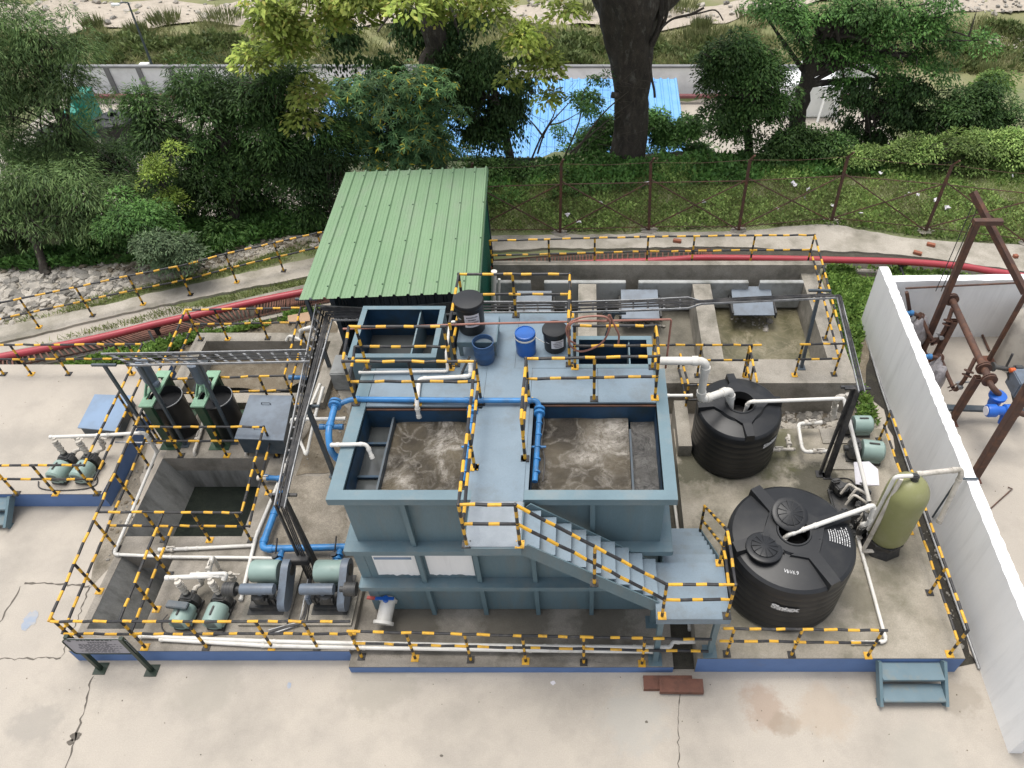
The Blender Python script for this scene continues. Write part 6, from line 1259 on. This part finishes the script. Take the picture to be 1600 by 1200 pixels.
def tree(name, label, base, blobs_px, y, lm, seed, r=.12, group='trees behind the plant', cat='tree', depth=.75, trunk=None, tname='trunk', **kw):
    """blobs_px: (u, v, half width px, half height px [, dy]); turned into real ellipsoids standing at distance y"""
    blobs = []
    for b_ in blobs_px:
        c = WY(b_[0],b_[1],y+(b_[4] if len(b_) > 4 else 0)); s = ((Vector(c)-Vector((0,0,CAMH))).length)/FPX*.92; blobs.append((c,(b_[2]*s,(b_[2]+b_[3])*.5*s*depth,b_[3]*s*1.05)))
    th = thing(name, label, cat, base, group); kw['clumps'] = int(kw.get('clumps',120)*.85)
    crown('crown', [(tuple(c),rad) for c,rad in blobs], lm, th, seed, **kw); rg = random.Random(seed+100); tw = rg.sample(TWIGS, min(len(TWIGS), 34))
    limbs(tname, base, [b_[0] for b_ in blobs]+tw, r, th, seed=seed, trunk=trunk or [base, Vector(base).lerp(blobs[0][0],.5)+Vector((.1,0,0)), blobs[0][0]]); return th
gb = lambda x,y: Vector((x,y,terr(x,y)))
tree('bamboo_tree', 'feathery tall bamboo-leaved tree at the upper left corner', WY(150,330,19), [(40,60,70,70),(-10,150,60,80),(75,130,75,60),(115,215,40,50),(20,230,50,50),(120,80,30,30)], 19, LM['bamboo'], 1, .10, clumps=230, per=70, leaf=.26, wide=.17, droop=.9, csize=.5)
tree('bamboo_tree', 'low drooping bamboo-leaved tree above the boulders at the far left', G(72,430,0), [(20,310,75,45),(110,330,75,45),(160,300,40,30),(-10,380,50,50),(70,275,70,25),(180,345,30,22)], 16.8, LM['bamboo'], 2, .11, clumps=210, per=70, leaf=.27, wide=.17, droop=.9, csize=.5)
tree('broadleaf_tree', 'big dense dark green tree left of the green roofed shed', G(345,396,0)+Vector((0,1.2,-.2)), [(330,150,70,60),(420,170,70,60),(250,210,55,50),(360,240,110,70),(450,260,50,80),(300,300,70,60),(400,330,75,60),(230,170,30,40),(505,195,34,45),(520,260,30,35),(490,330,30,50,-.5),(440,120,40,40)], 18.6, LM['dark'], 3, .16, clumps=620, per=75, leaf=.25, wide=.24, droop=.6, csize=.48)
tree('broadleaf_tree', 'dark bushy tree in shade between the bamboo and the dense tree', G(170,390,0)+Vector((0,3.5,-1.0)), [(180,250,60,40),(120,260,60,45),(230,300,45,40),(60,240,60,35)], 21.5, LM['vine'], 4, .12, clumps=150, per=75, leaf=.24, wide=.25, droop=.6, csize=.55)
tree('sapling', 'thin yellow-green sapling glowing in front of the dense tree', G(255,372,0)+Vector((0,.4,0)), [(240,265,22,28),(262,310,22,22),(275,232,12,12)], 16.9, LM['lime'], 5, .03, clumps=34, per=45, leaf=.14, wide=.4, droop=.4, csize=.28)
tree('young_tree', 'young bright green tree with leafy umbels near the upper path railing', G(198,402,0), [(215,340,40,28),(180,355,22,18),(250,352,28,24)], 15.9, LM['mid'], 6, .05, clumps=80, per=60, leaf=.19, wide=.3, droop=.5, csize=.32)
tree('young_tree', 'pale sage green young tree right of the bright green one', G(250,398,0), [(255,380,40,22),(290,392,28,20),(240,372,25,14),(270,412,40,14)], 15.3, LM['sage'], 7, .05, clumps=90, per=60, leaf=.17, wide=.34, droop=.5, csize=.28)
tree('palmate_tree', 'tree with large palm-shaped leaves behind the green roof', gb(-5.6,19.6), [(600,150,70,50),(560,200,55,45),(650,190,60,50),(610,235,90,40),(690,235,40,30),(540,140,30,30),(660,130,40,30)], 19.4, LM['palm'], 8, .12, clumps=260, per=56, leaf=.32, wide=.22, kind='palm', droop=.5, csize=.5)
tree('dark_shrub', 'black-green shrub in shade beside the left edge of the green roof', gb(-7.0,17.6), [(500,290,35,50),(480,250,30,40),(520,240,25,30)], 18.2, LM['vine'], 9, .06, clumps=90, per=70, leaf=.2, wide=.3, csize=.4)
# yellow-green large leaved tree hanging in from above, with its dark trunk
tb_ = gb(-5.2,22.6); tt = thing('teak_tree', 'large dark trunked tree with yellow-green leaves hanging in from the top', 'tree', tb_, 'trees behind the plant')
yk = 22.0; tr = [tb_, WY(672,160,yk), WY(678,60,yk), WY(672,-60,yk), WY(660,-200,yk)]
limbs('trunk', tb_, [WY(560,32,yk-2), WY(590,50,yk-2), WY(700,-20,yk), WY(470,-30,yk-4), WY(800,-40,yk-3), WY(640,20,yk-1), WY(720,60,yk)], .42, tt, seed=21, trunk=tr, knob=.12)
B_ = []
for u, v, w_, h_, y in ((430,25,45,45,18),(400,95,25,45,18),(455,70,40,50,18),(480,140,22,45,18),(470,185,14,20,18),(520,20,45,25,18),(590,5,40,25,18),(690,15,50,14,18),(760,10,40,25,19),(820,60,35,40,19),(850,105,30,40,19),(880,20,30,30,19),(800,120,20,25,19),(640,-30,120,30,18),(860,150,30,18,19),(540,-20,80,22,18)):
    c = WY(u,v,y); s = (c-Vector((0,0,CAMH))).length/FPX*.9; B_.append((tuple(c),(w_*s,w_*s*.8,h_*s)))
crown('crown', B_, LM['teak'], tt, 22, clumps=170, per=34, leaf=.30, wide=.5, droop=.5, csize=.42)
B_ = []
for u, v, w_, h_, y in ((530,60,35,60,21),(640,40,40,50,22.5),(600,110,40,30,22),(700,70,35,60,22.5),(730,30,40,30,22.5)):
    c = WY(u,v,y); s = (c-Vector((0,0,CAMH))).length/FPX*.9; B_.append((tuple(c),(w_*s,w_*s*.6,h_*s)))
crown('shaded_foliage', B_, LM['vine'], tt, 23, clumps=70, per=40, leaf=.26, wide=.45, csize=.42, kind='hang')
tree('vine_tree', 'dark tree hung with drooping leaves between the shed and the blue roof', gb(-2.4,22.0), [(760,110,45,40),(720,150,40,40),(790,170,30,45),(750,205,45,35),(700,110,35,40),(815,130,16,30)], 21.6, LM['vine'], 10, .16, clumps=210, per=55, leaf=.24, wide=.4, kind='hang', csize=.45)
# big single trunk
bb = gb(1.45,21.8); bt = thing('big_tree', 'huge bare tree trunk rising out of the photo in front of the blue roof', 'tree', bb, 'trees behind the plant')
yb = 21.8; q = MB(); P_ = [bb+Vector((0,0,-.4)), WY(978,250,yb), WY(984,200,yb), WY(986,150,yb), WY(988,100,yb), WY(984,50,yb), WY(985,0,yb), WY(984,-40,yb)]; rad = [.85,.58,.50,.50,.56,.72,.98,1.1]
S = smooth(P_,4); rr = []
for i in range(len(S)): f = i/4; k = min(int(f),6); rr.append(rad[k]+(rad[k+1]-rad[k])*(f-k))
nn = 28; vs = []; rg = random.Random(2)
for i, p in enumerate(S):
    for k in range(nn): a = 2*math.pi*k/nn; r_ = rr[i]*(1+.09*math.sin(3*a+i*.25)+.06*math.sin(7*a-i*.5)+rg.uniform(-.03,.03)); vs.append(p+Vector((math.cos(a)*r_,math.sin(a)*r_*.9,0)))
q.add(vs, [(i*nn+k,i*nn+(k+1)%nn,(i+1)*nn+(k+1)%nn,(i+1)*nn+k) for i in range(len(S)-1) for k in range(nn)]); q.build('trunk', M['bark'], bt, 60)
q = MB()
for tgt, st, r_ in ((WY(900,-60,yb),WY(960,0,yb),.5),(WY(1075,-60,yb),WY(1010,10,yb),.5),(WY(1034,-10,yb-.5),WY(1018,70,yb-.4),.10),(WY(1048,-20,yb-.8),WY(1022,62,yb-.5),.06)): q.tube(smooth([st,st.lerp(tgt,.5)+Vector((.1,0,-.1)),tgt],5), r_, 9, radii=[r_*(1-.4*i/10) for i in range(11)])
for pts, r_ in (([(1020,65),(1030,48),(1050,30),(1080,22),(1100,12)],.03),([(1050,30),(1068,26),(1095,20),(1118,16),(1130,32)],.02),([(1026,55),(1034,30),(1045,8),(1050,-10)],.028),([(1015,90),(1018,120),(1022,140),(1023,152)],.04),([(966,150),(955,148)],.09)): q.tube(smooth([WY(u,v,yb-.7) for u,v in pts],4), r_, 6, radii=None)
top = WY(985,-40,yb); tips = [top+Vector(d) for d in ((-2.6,.6,2.6),(-1.2,-1.0,3.6),(.4,.9,4.2),(1.6,-.8,3.4),(2.9,.5,2.5))]
for i, t_ in enumerate(tips): q.tube(smooth([top+Vector((.5*(i-2)*.4,0,-.5)),top.lerp(t_,.5)+Vector((0,0,-.3)),t_],4), .3, 8, radii=[.42*(1-.85*k/8) for k in range(9)])
q.build('limb', M['bark'], bt, 60)
crown('crown', [(tuple(t_+Vector((0,0,.5))),(1.7,1.6,1.1)) for t_ in tips], LM['mid'], bt, 90, clumps=120, per=40, leaf=.30, wide=.5, csize=.5)
tree('ivy_bush', 'leafy bush growing against the left of the huge trunk', gb(.3,22.8), [(930,220,35,28),(905,245,35,22),(950,195,16,25),(890,265,40,14,-1),(915,152,22,8)], 22.7, LM['mid'], 11, .05, clumps=150, per=55, leaf=.2, wide=.5, csize=.35, group='bushes behind the fence', cat='bush', tname='stem')
tree('ivy_bush', 'leafy bush growing against the right of the huge trunk', gb(2.5,22.8), [(1022,192,25,28),(1045,215,32,22),(1038,250,40,20),(1080,200,28,22),(1090,240,32,20)], 22.6, LM['mid'], 12, .05, clumps=170, per=55, leaf=.2, wide=.5, csize=.35, group='bushes behind the fence', cat='bush', tname='stem')
sb = gb(-.9,21.6); th = thing('bare_shrub', 'nearly leafless shrub with thin branches in front of the blue roof', 'shrub', sb, 'bushes behind the fence'); q = MB(); rg = random.Random(8)
for pts in ([(830,250),(845,215),(865,180),(875,140),(872,120)],[(840,240),(855,200),(890,160),(900,150)],[(880,250),(905,190),(910,150),(925,120)],[(895,245),(940,180),(985,140),(1010,115)],[(890,240),(930,205),(985,160)],[(850,215),(830,190),(815,180)],[(860,195),(880,190),(915,170)]): L = smooth([WY(u,v,21.4) for u,v in pts],4); q.tube(L, .03, 6, radii=[max(.006,.035*(1-i/len(L))) for i in range(len(L))])
for k in range(70): u, v = rg.uniform(815,990), rg.uniform(125,240); a = WY(u,v,21.4+rg.uniform(-.3,.3)); q.tube([a,a+Vector((rg.uniform(-.4,.4),0,rg.uniform(-.1,.4))),a+Vector((rg.uniform(-.8,.8),0,rg.uniform(0,.6)))], .006, 4)
q.build('branch', M['twig'], th)
B_ = []
for u, v, w_, h_ in ((895,150,14,8),(915,165,14,10),(870,200,12,8),(935,125,20,8),(925,172,14,12),(880,212,10,6)): c = WY(u,v,21.3); s = (c-Vector((0,0,CAMH))).length/FPX; B_.append((tuple(c),(w_*s,w_*s,h_*s)))
crown('leaves', B_, LM['mid'], th, 33, clumps=30, per=22, leaf=.17, wide=.5, csize=.22)
# right hand group
tree('broadleaf_tree', 'dark round crowned tree right of the huge trunk', gb(5.2,22.0), [(1150,75,50,30),(1190,110,50,45),(1130,120,40,35),(1165,165,60,40),(1215,165,35,40),(1110,90,20,25),(1140,200,50,25)], 22.0, LM['dark'], 13, .14, clumps=210, per=65, leaf=.22, wide=.42, droop=.6, csize=.45)
b13 = gb(7.2,23.5); tree('broadleaf_tree', 'tall tree with a dark leaning trunk and wide open crown at the upper right', b13, [(1250,25,60,35),(1330,20,70,35),(1400,40,60,40),(1460,30,35,45),(1290,70,60,25),(1360,85,50,30),(1440,85,40,25),(1210,10,40,30),(1490,65,30,18),(1530,62,25,10),(1470,110,20,25),(1320,130,30,35),(1400,135,35,35)], 23.2, LM['mid'], 14, .30, trunk=[b13, WY(1248,180,23.4), WY(1262,120,23.4), WY(1280,70,23.4), WY(1300,20,23.2)], clumps=230, per=52, leaf=.22, wide=.42, droop=.6, csize=.45)
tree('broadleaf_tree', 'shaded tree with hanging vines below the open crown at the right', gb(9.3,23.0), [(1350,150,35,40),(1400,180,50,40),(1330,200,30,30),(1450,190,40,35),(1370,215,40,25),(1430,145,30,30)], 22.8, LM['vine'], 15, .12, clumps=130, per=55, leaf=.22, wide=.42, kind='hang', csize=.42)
tree('round_bush', 'broad dark green bush at the right edge under the open crown', gb(12,22.5), [(1510,170,50,30),(1550,185,40,25),(1480,200,40,25),(1540,150,30,20)], 22.6, LM['dark'], 16, .06, clumps=170, per=60, leaf=.2, wide=.45, csize=.4, group='bushes behind the fence', cat='bush', tname='stem')
tree('round_bush', 'small bright leafed bush standing above the dark one at the right', gb(13,24), [(1553,125,22,18),(1545,140,18,12)], 23.4, LM['weed'], 17, .05, clumps=50, per=45, leaf=.2, wide=.5, csize=.3, group='bushes behind the fence', cat='bush', tname='stem')
tree('round_bush', 'low dark bush in front of the far white machine', gb(7.0,21.6), [(1240,215,40,20),(1290,225,45,20),(1220,232,40,15)], 21.4, LM['dark'], 18, .05, clumps=130, per=55, leaf=.19, wide=.45, csize=.36, group='bushes behind the fence', cat='bush', tname='stem')
tree('round_bush', 'leafy green bank of shrubs along the slope at the right edge', gb(11.5,20.6), [(1360,240,55,10),(1420,236,50,12),(1450,228,50,14),(1520,222,60,18),(1590,225,55,20),(1490,248,70,10),(1570,255,60,12)], 21.0, LM['slope'], 19, .04, clumps=250, per=60, leaf=.17, wide=.5, csize=.36, group='bushes behind the fence', cat='bush', tname='stem')
tree('round_bush', 'dark thicket along the foot of the blue roof beside the shed', gb(-1.5,21.0), [(760,262,40,22),(810,268,40,18),(850,268,40,16)], 20.6, LM['dark'], 20, .04, clumps=130, per=55, leaf=.18, wide=.45, csize=.36, group='bushes behind the fence', cat='bush', tname='stem')

# ground cover, grass and weeds (nobody could count them)
def cover_of(name, label, areas, lm, seed, leaf, wide, upright, zf=terr, cat='ground cover', hgt=.0, patchy=1.0):
    rs = np.random.RandomState(seed); P, Nn, D, Ls, Ws = [], [], [], [], []
    for px, z, n in areas:
        poly = [G(u,v,z) for u,v in px]; xs = np.array([p.x for p in poly]); ys = np.array([p.y for p in poly]); k = n*4; x = rs.uniform(xs.min(),xs.max(),k); y = rs.uniform(ys.min(),ys.max(),k); ins = np.zeros(k,bool)
        for i in range(len(poly)):
            x1,y1,x2,y2 = xs[i],ys[i],xs[i-1],ys[i-1]; c = ((y1>y)!=(y2>y)) & (x < (x2-x1)*(y-y1)/((y2-y1) if abs(y2-y1)>1e-9 else 1e-9)+x1); ins ^= c
        ph = rs.uniform(0,6,4); den = .5+.25*np.sin(1.7*x+ph[0]+1.1*np.sin(1.3*y))+.25*np.sin(2.3*y+ph[1]+1.4*np.sin(1.9*x+ph[2])); den += .25*np.sin(5.1*x+ph[3])*np.sin(4.3*y)
        ins &= rs.rand(k) < np.clip(den*2*patchy,0,1)**1.2
        x, y = x[ins][:n], y[ins][:n]; dn_ = np.clip(den[ins][:n],0,1.2); m_ = len(x)
        if not m_: continue
        zz = np.array([zf(a,b_) for a,b_ in zip(x,y)]) + hgt*rs.rand(m_)*dn_
        P.append(np.stack([x,y,zz],1)); dv = rnd_dirs(rs,m_,0,1); dv[:,2] = dv[:,2]*.5+upright; D.append(dv); Nn.append(rnd_dirs(rs,m_,.2,1) if upright < .6 else rnd_dirs(rs,m_,-.4,.4)); Ls.append(leaf*rs.uniform(.5,1.4,m_)); Ws.append(leaf*wide*rs.uniform(.7,1.3,m_))
    o = leaves_mesh(name, np.concatenate(P), np.concatenate(Nn), np.concatenate(D), np.concatenate(Ls), np.concatenate(Ws), lm, None); tag(o, label, cat, kind='stuff'); return o
slope_px = [(745,362),(765,280),(860,262),(1000,262),(1200,242),(1400,235),(1700,225),(1750,395),(1600,382),(1450,372),(1350,356),(1200,352),(1000,362)]
cover_of('ground_cover', 'low leafy creepers and weeds covering the slope behind the wire fence', [(slope_px,0,40000)], LM['slope'], 41, .105, .6, .35, hgt=.16)
cover_of('ground_cover', 'dark leafy undergrowth patches on the slope under the trees', [([(745,330),(765,262),(900,250),(1100,245),(1400,238),(1600,232),(1600,262),(1300,280),(1000,300)],0,14000)], LM['mid'], 42, .15, .6, .35, hgt=.3)
cover_of('ground_cover', 'shady undergrowth under the trees beyond the boulders on the left', [([(-60,425),(-60,330),(330,330),(510,335),(500,362),(420,378),(330,404),(200,412),(60,424)],0,26000)], LM['mid'], 48, .13, .5, .4, hgt=.45, patchy=1.1)
cover_of('grass', 'short grass tufts growing on the slope behind the wire fence', [(slope_px,0,34000)], LM['grass'], 43, .15, .12, 1.2)
cover_of('grass', 'grass verges on both sides of the curved upper path at the left', [([(0,505),(120,472),(250,443),(400,405),(490,375),(495,398),(400,420),(250,452),(130,485),(20,508)],0,9000),([(0,548),(150,510),(250,484),(400,450),(500,430),(500,440),(400,460),(250,495),(150,518),(0,550)],.05,5000)], LM['grass'], 44, .13, .14, 1.1)
cover_of('ground_cover', 'leafy weeds growing between the drain and the concrete tanks', [([(60,583),(180,551),(300,524),(460,490),(500,484),(480,502),(420,510),(300,536),(250,562),(120,582)],.02,6500),([(1290,420),(1372,418),(1350,500),(1330,620),(1318,560)],.02,5200),([(1385,420),(1500,432),(1600,455),(1600,462),(1385,462)],.02,3000),([(500,560),(545,540),(545,600),(500,610)],.36,250),([(1322,600),(1345,600),(1375,665),(1345,665)],.02,500)], LM['weed'], 45, .12, .6, .4, zf=lambda x,y: .02, hgt=.14)
cover_of('grass', 'tall meadow grass beyond the lower compound wall', [([(-100,104),(0,106),(250,104),(560,100),(800,108),(1000,110),(1150,112),(1400,112),(1700,120),(1700,40),(1450,28),(1200,40),(1000,50),(700,44),(250,52),(-100,50)],-5,42000)], LM['dry'], 46, .42, .10, 1.0, patchy=.9)
cover_of('ground_cover', 'low green shrubs scattered over the far meadow', [([(150,104),(300,104),(420,100),(420,70),(150,62)],-5,5000),([(800,110),(1080,112),(1120,60),(820,58)],-5,6500),([(1480,110),(1700,120),(1700,40),(1480,40)],-5,5000)], LM['shrub'], 47, .28, .5, .5, hgt=.5, patchy=.7)
rs = np.random.RandomState(50); tg = [(150,50),(262,44),(350,40),(220,60),(1010,70),(1100,62),(1095,48),(905,30),(1180,35),(1545,120),(430,30),(1060,20)]; P, Nn, D, Ls, Ws = [], [], [], [], []
for i, (u, v) in enumerate(tg):
    c = G(u,v,-5); n = 320; a = rs.uniform(0,6.28,n); r_ = rs.rand(n)**.5*(.55+.3*(i%3)); p = np.stack([c.x+r_*np.cos(a),c.y+r_*np.sin(a)*.8,np.full(n,terr(c.x,c.y)+.1)],1); dv = np.stack([np.cos(a)*.35*r_,np.sin(a)*.35*r_,np.ones(n)],1)+rs.normal(0,.12,(n,3)); P.append(p); D.append(dv); Nn.append(rnd_dirs(rs,n,-.3,.3)); Ls.append(rs.uniform(.35,.85,n)); Ws.append(rs.uniform(.03,.06,n))
LM['tuft'] = leaf_mat('tuft_blade', (.11,.14,.055), (.22,.235,.10)); o = leaves_mesh('grass_tufts', np.concatenate(P), np.concatenate(Nn), np.concatenate(D), np.concatenate(Ls), np.concatenate(Ws), LM['tuft'], None); tag(o, 'dry grass tufts along the edge of the river bed', 'grass', kind='stuff')

lit = MB(); rg = random.Random(77)
for u, v in ((888,340),(940,322),(1262,300),(1240,292),(1257,315),(1420,306),(1432,310),(1412,312),(1478,330),(1460,318),(1215,330),(1375,275),(1580,280),(905,352),(1010,290),(1100,320),(1300,325),(1550,300),(1345,338)):
    p = G(u,v,.05); r_ = rg.uniform(.03,.10); pts = [(p.x+r_*rg.uniform(.5,1.3)*math.cos(a*.9),p.y+r_*rg.uniform(.5,1.3)*math.sin(a*.9),.10+rg.uniform(0,.12)) for a in range(7)]; lit.poly(pts)
tag(lit.build('litter', M['paper'], None, 0), 'white plastic scraps littered over the weeds on the slope', 'litter', kind='stuff')

# ================================================================ lower compound, far behind the trees
zc = -4.95; yw = 36.0
th = thing('compound_wall', 'long pale panelled wall with dark posts beyond the lower compound', 'wall', (-8,yw,zc)); xs_ = frange(-26,14,1.52); q = MB(); q.box(-26,14,yw+.02,yw+.10,zc,zc+1.5); q.build('panel', M['wfar'], th, 0)
for i, x in enumerate(xs_):
    if x < -14 or i % 3 == 0: q = MB(); q.box(x-.11,x+.11,yw-.06,yw+.12,zc,zc+1.52); q.build('post', M['wdark'] if x < -14 else M['wfar'], th, 0)
q = MB(); q.box(-26,14,yw-.08,yw+.14,zc+1.525,zc+1.62); q.build('coping', M['wdark'], th, 0)
q = MB(); q.tube([(-26,yw-.5,zc+.35),(14,yw-.5,zc+.35)], .11, 10); tag(q.build('far_pipe', M['mar'], None), 'faded red pipe along the foot of the far compound wall', 'pipe')
th = thing('blue_shed', 'long shed with a bright blue sheet roof behind the trees', 'shed', (-3,28,zc)); q = MB(); xa, xb, ya, yb_, za, zb_ = -10.3, 3.75, 25.3, 30.6, -2.1, -1.55; n = int((xb-xa)/.30); pr = []
for k in range(n): b0 = xa+(xb-xa)*k/n; w__ = (xb-xa)/n; pr += [(b0,0),(b0+w__*.62,0),(b0+w__*.70,.05),(b0+w__*.90,.05)]
pr.append((xb,0)); m_ = len(pr); q.add([(x,ya+(yb_-ya)*j/2,za+(zb_-za)*j/2+h) for j in range(3) for x,h in pr], [(j*m_+i,j*m_+i+1,(j+1)*m_+i+1,(j+1)*m_+i) for j in range(2) for i in range(m_-1)]); q.build('roof', M['broof'], th, 20)
q = MB(); q.box(xa+.2,xb-.2,ya+.3,ya+.36,zc,za-.05); q.box(xb-.26,xb-.2,ya+.36,yb_-.3,zc,za); q.box(xa+.2,xa+.26,ya+.36,yb_-.3,zc,za); q.box(xa+.2,xb-.2,yb_-.36,yb_-.3,zc,zb_-.06); q.build('wall', M['wfar'], th, 0); q = MB(); q.box(xa,xb,ya-.03,ya,za-.14,za-.01); q.build('gutter', M['dwall'], th, 0)
p = G(178,186,-3.7); rib_tank('dusty black water tank in the lower compound beside the teal cabinets', (p.x,p.y), .85, zc, -3.55, (-60,30,120,210), .2, grp='black water tanks')
p = G(212,186,-3.9); rib_tank('black water tank in the lower compound half hidden by the dense tree', (p.x,p.y+.2), .7, zc, -3.75, (-60,30,120,210), .2, grp='black water tanks')
p = G(80,212,-4.2); rib_tank('black water tank in the lower compound glimpsed under the bamboo', (p.x,p.y+.2), .7, zc, -4.0, (-60,30,120,210), .2, grp='black water tanks')
for (u0,v0,u1,v1,zt_), lab in (((122,190,140,222,-3.6),'teal cabinet with a lid in the lower compound, left of two'),((140,174,158,214,-3.1),'teal cabinet in the lower compound next to the dusty black tank')):
    a, b_ = G(u0,v1,zc), G(u1,v1,zc); th = thing('cabinet', lab, 'cabinet', a, 'teal cabinets'); q = MB(); q.box(a.x,b_.x,a.y,a.y+.9,zc,zt_); q.build('body', M['wtank'], th, 0); q = MB(); q.box(a.x-.06,b_.x+.06,a.y-.06,a.y+.96,zt_,zt_+.07); q.build('top', M['wtank'], th, 0)
pb = G(240,108,zc); th = thing('lamp_post', 'thin leaning lamp post beyond the compound wall at the upper left', 'street lamp', pb); tp_ = WY(200,4,pb.y); q = MB(); q.tube([pb,pb.lerp(tp_,.5),tp_], .05, 8, radii=[.07,.055,.04]); q.tube([tp_,tp_+Vector((-.15,-.1,.05)),tp_+Vector((-.4,-.2,.03))], .035, 7); q.build('pole', M['post'], th); q = MB(); q.bbox(tp_+Vector((-.5,-.25,.0)),(.42,.2,.10),.03); q.build('lamp_head', M['white'], th)
p = pb.lerp(tp_,.10); q = MB(); q.bbox(p+Vector((-.3,-.15,0)),(.5,.3,.08),.02); tag(q.build('flood_lamp', M['white']), 'small pale flood lamp low on the lamp post', 'lamp')
# white machine with a hooped cover behind the right trees
p = G(1262,180,zc); th = thing('machine', 'pale machine with a white hooped frame behind the right trees', 'machine', p); q = MB(); q.bbox((p.x,p.y+.5,zc+.8),(2.6,1.6,1.6),.08); q.build('body', M['wfar'], th, 0)
q = MB(); q.tube([p+Vector((.3+.9*math.cos(R(a)),.2,1.7+.95*math.sin(R(a)))) for a in range(0,181,12)], .05, 8); q.tube([p+Vector((.3+.9*math.cos(R(a)),1.0,1.7+.95*math.sin(R(a)))) for a in range(0,181,12)], .05, 8)
for a in (30,75,120,160): q.tube([p+Vector((.3+.9*math.cos(R(a)),.2,1.7+.95*math.sin(R(a)))),p+Vector((.3+.9*math.cos(R(a)),1.0,1.7+.95*math.sin(R(a))))], .03, 6)
q.build('hoop_frame', M['white'], th)
q = MB(); q.beam(p+Vector((.3,-.7,.0)),p+Vector((.55,-.3,1.5)),.10,.05); q.beam(p+Vector((1.2,-.7,.0)),p+Vector((.75,-.3,1.5)),.10,.05); q.build('leg_frame', M['white'], th, 0)
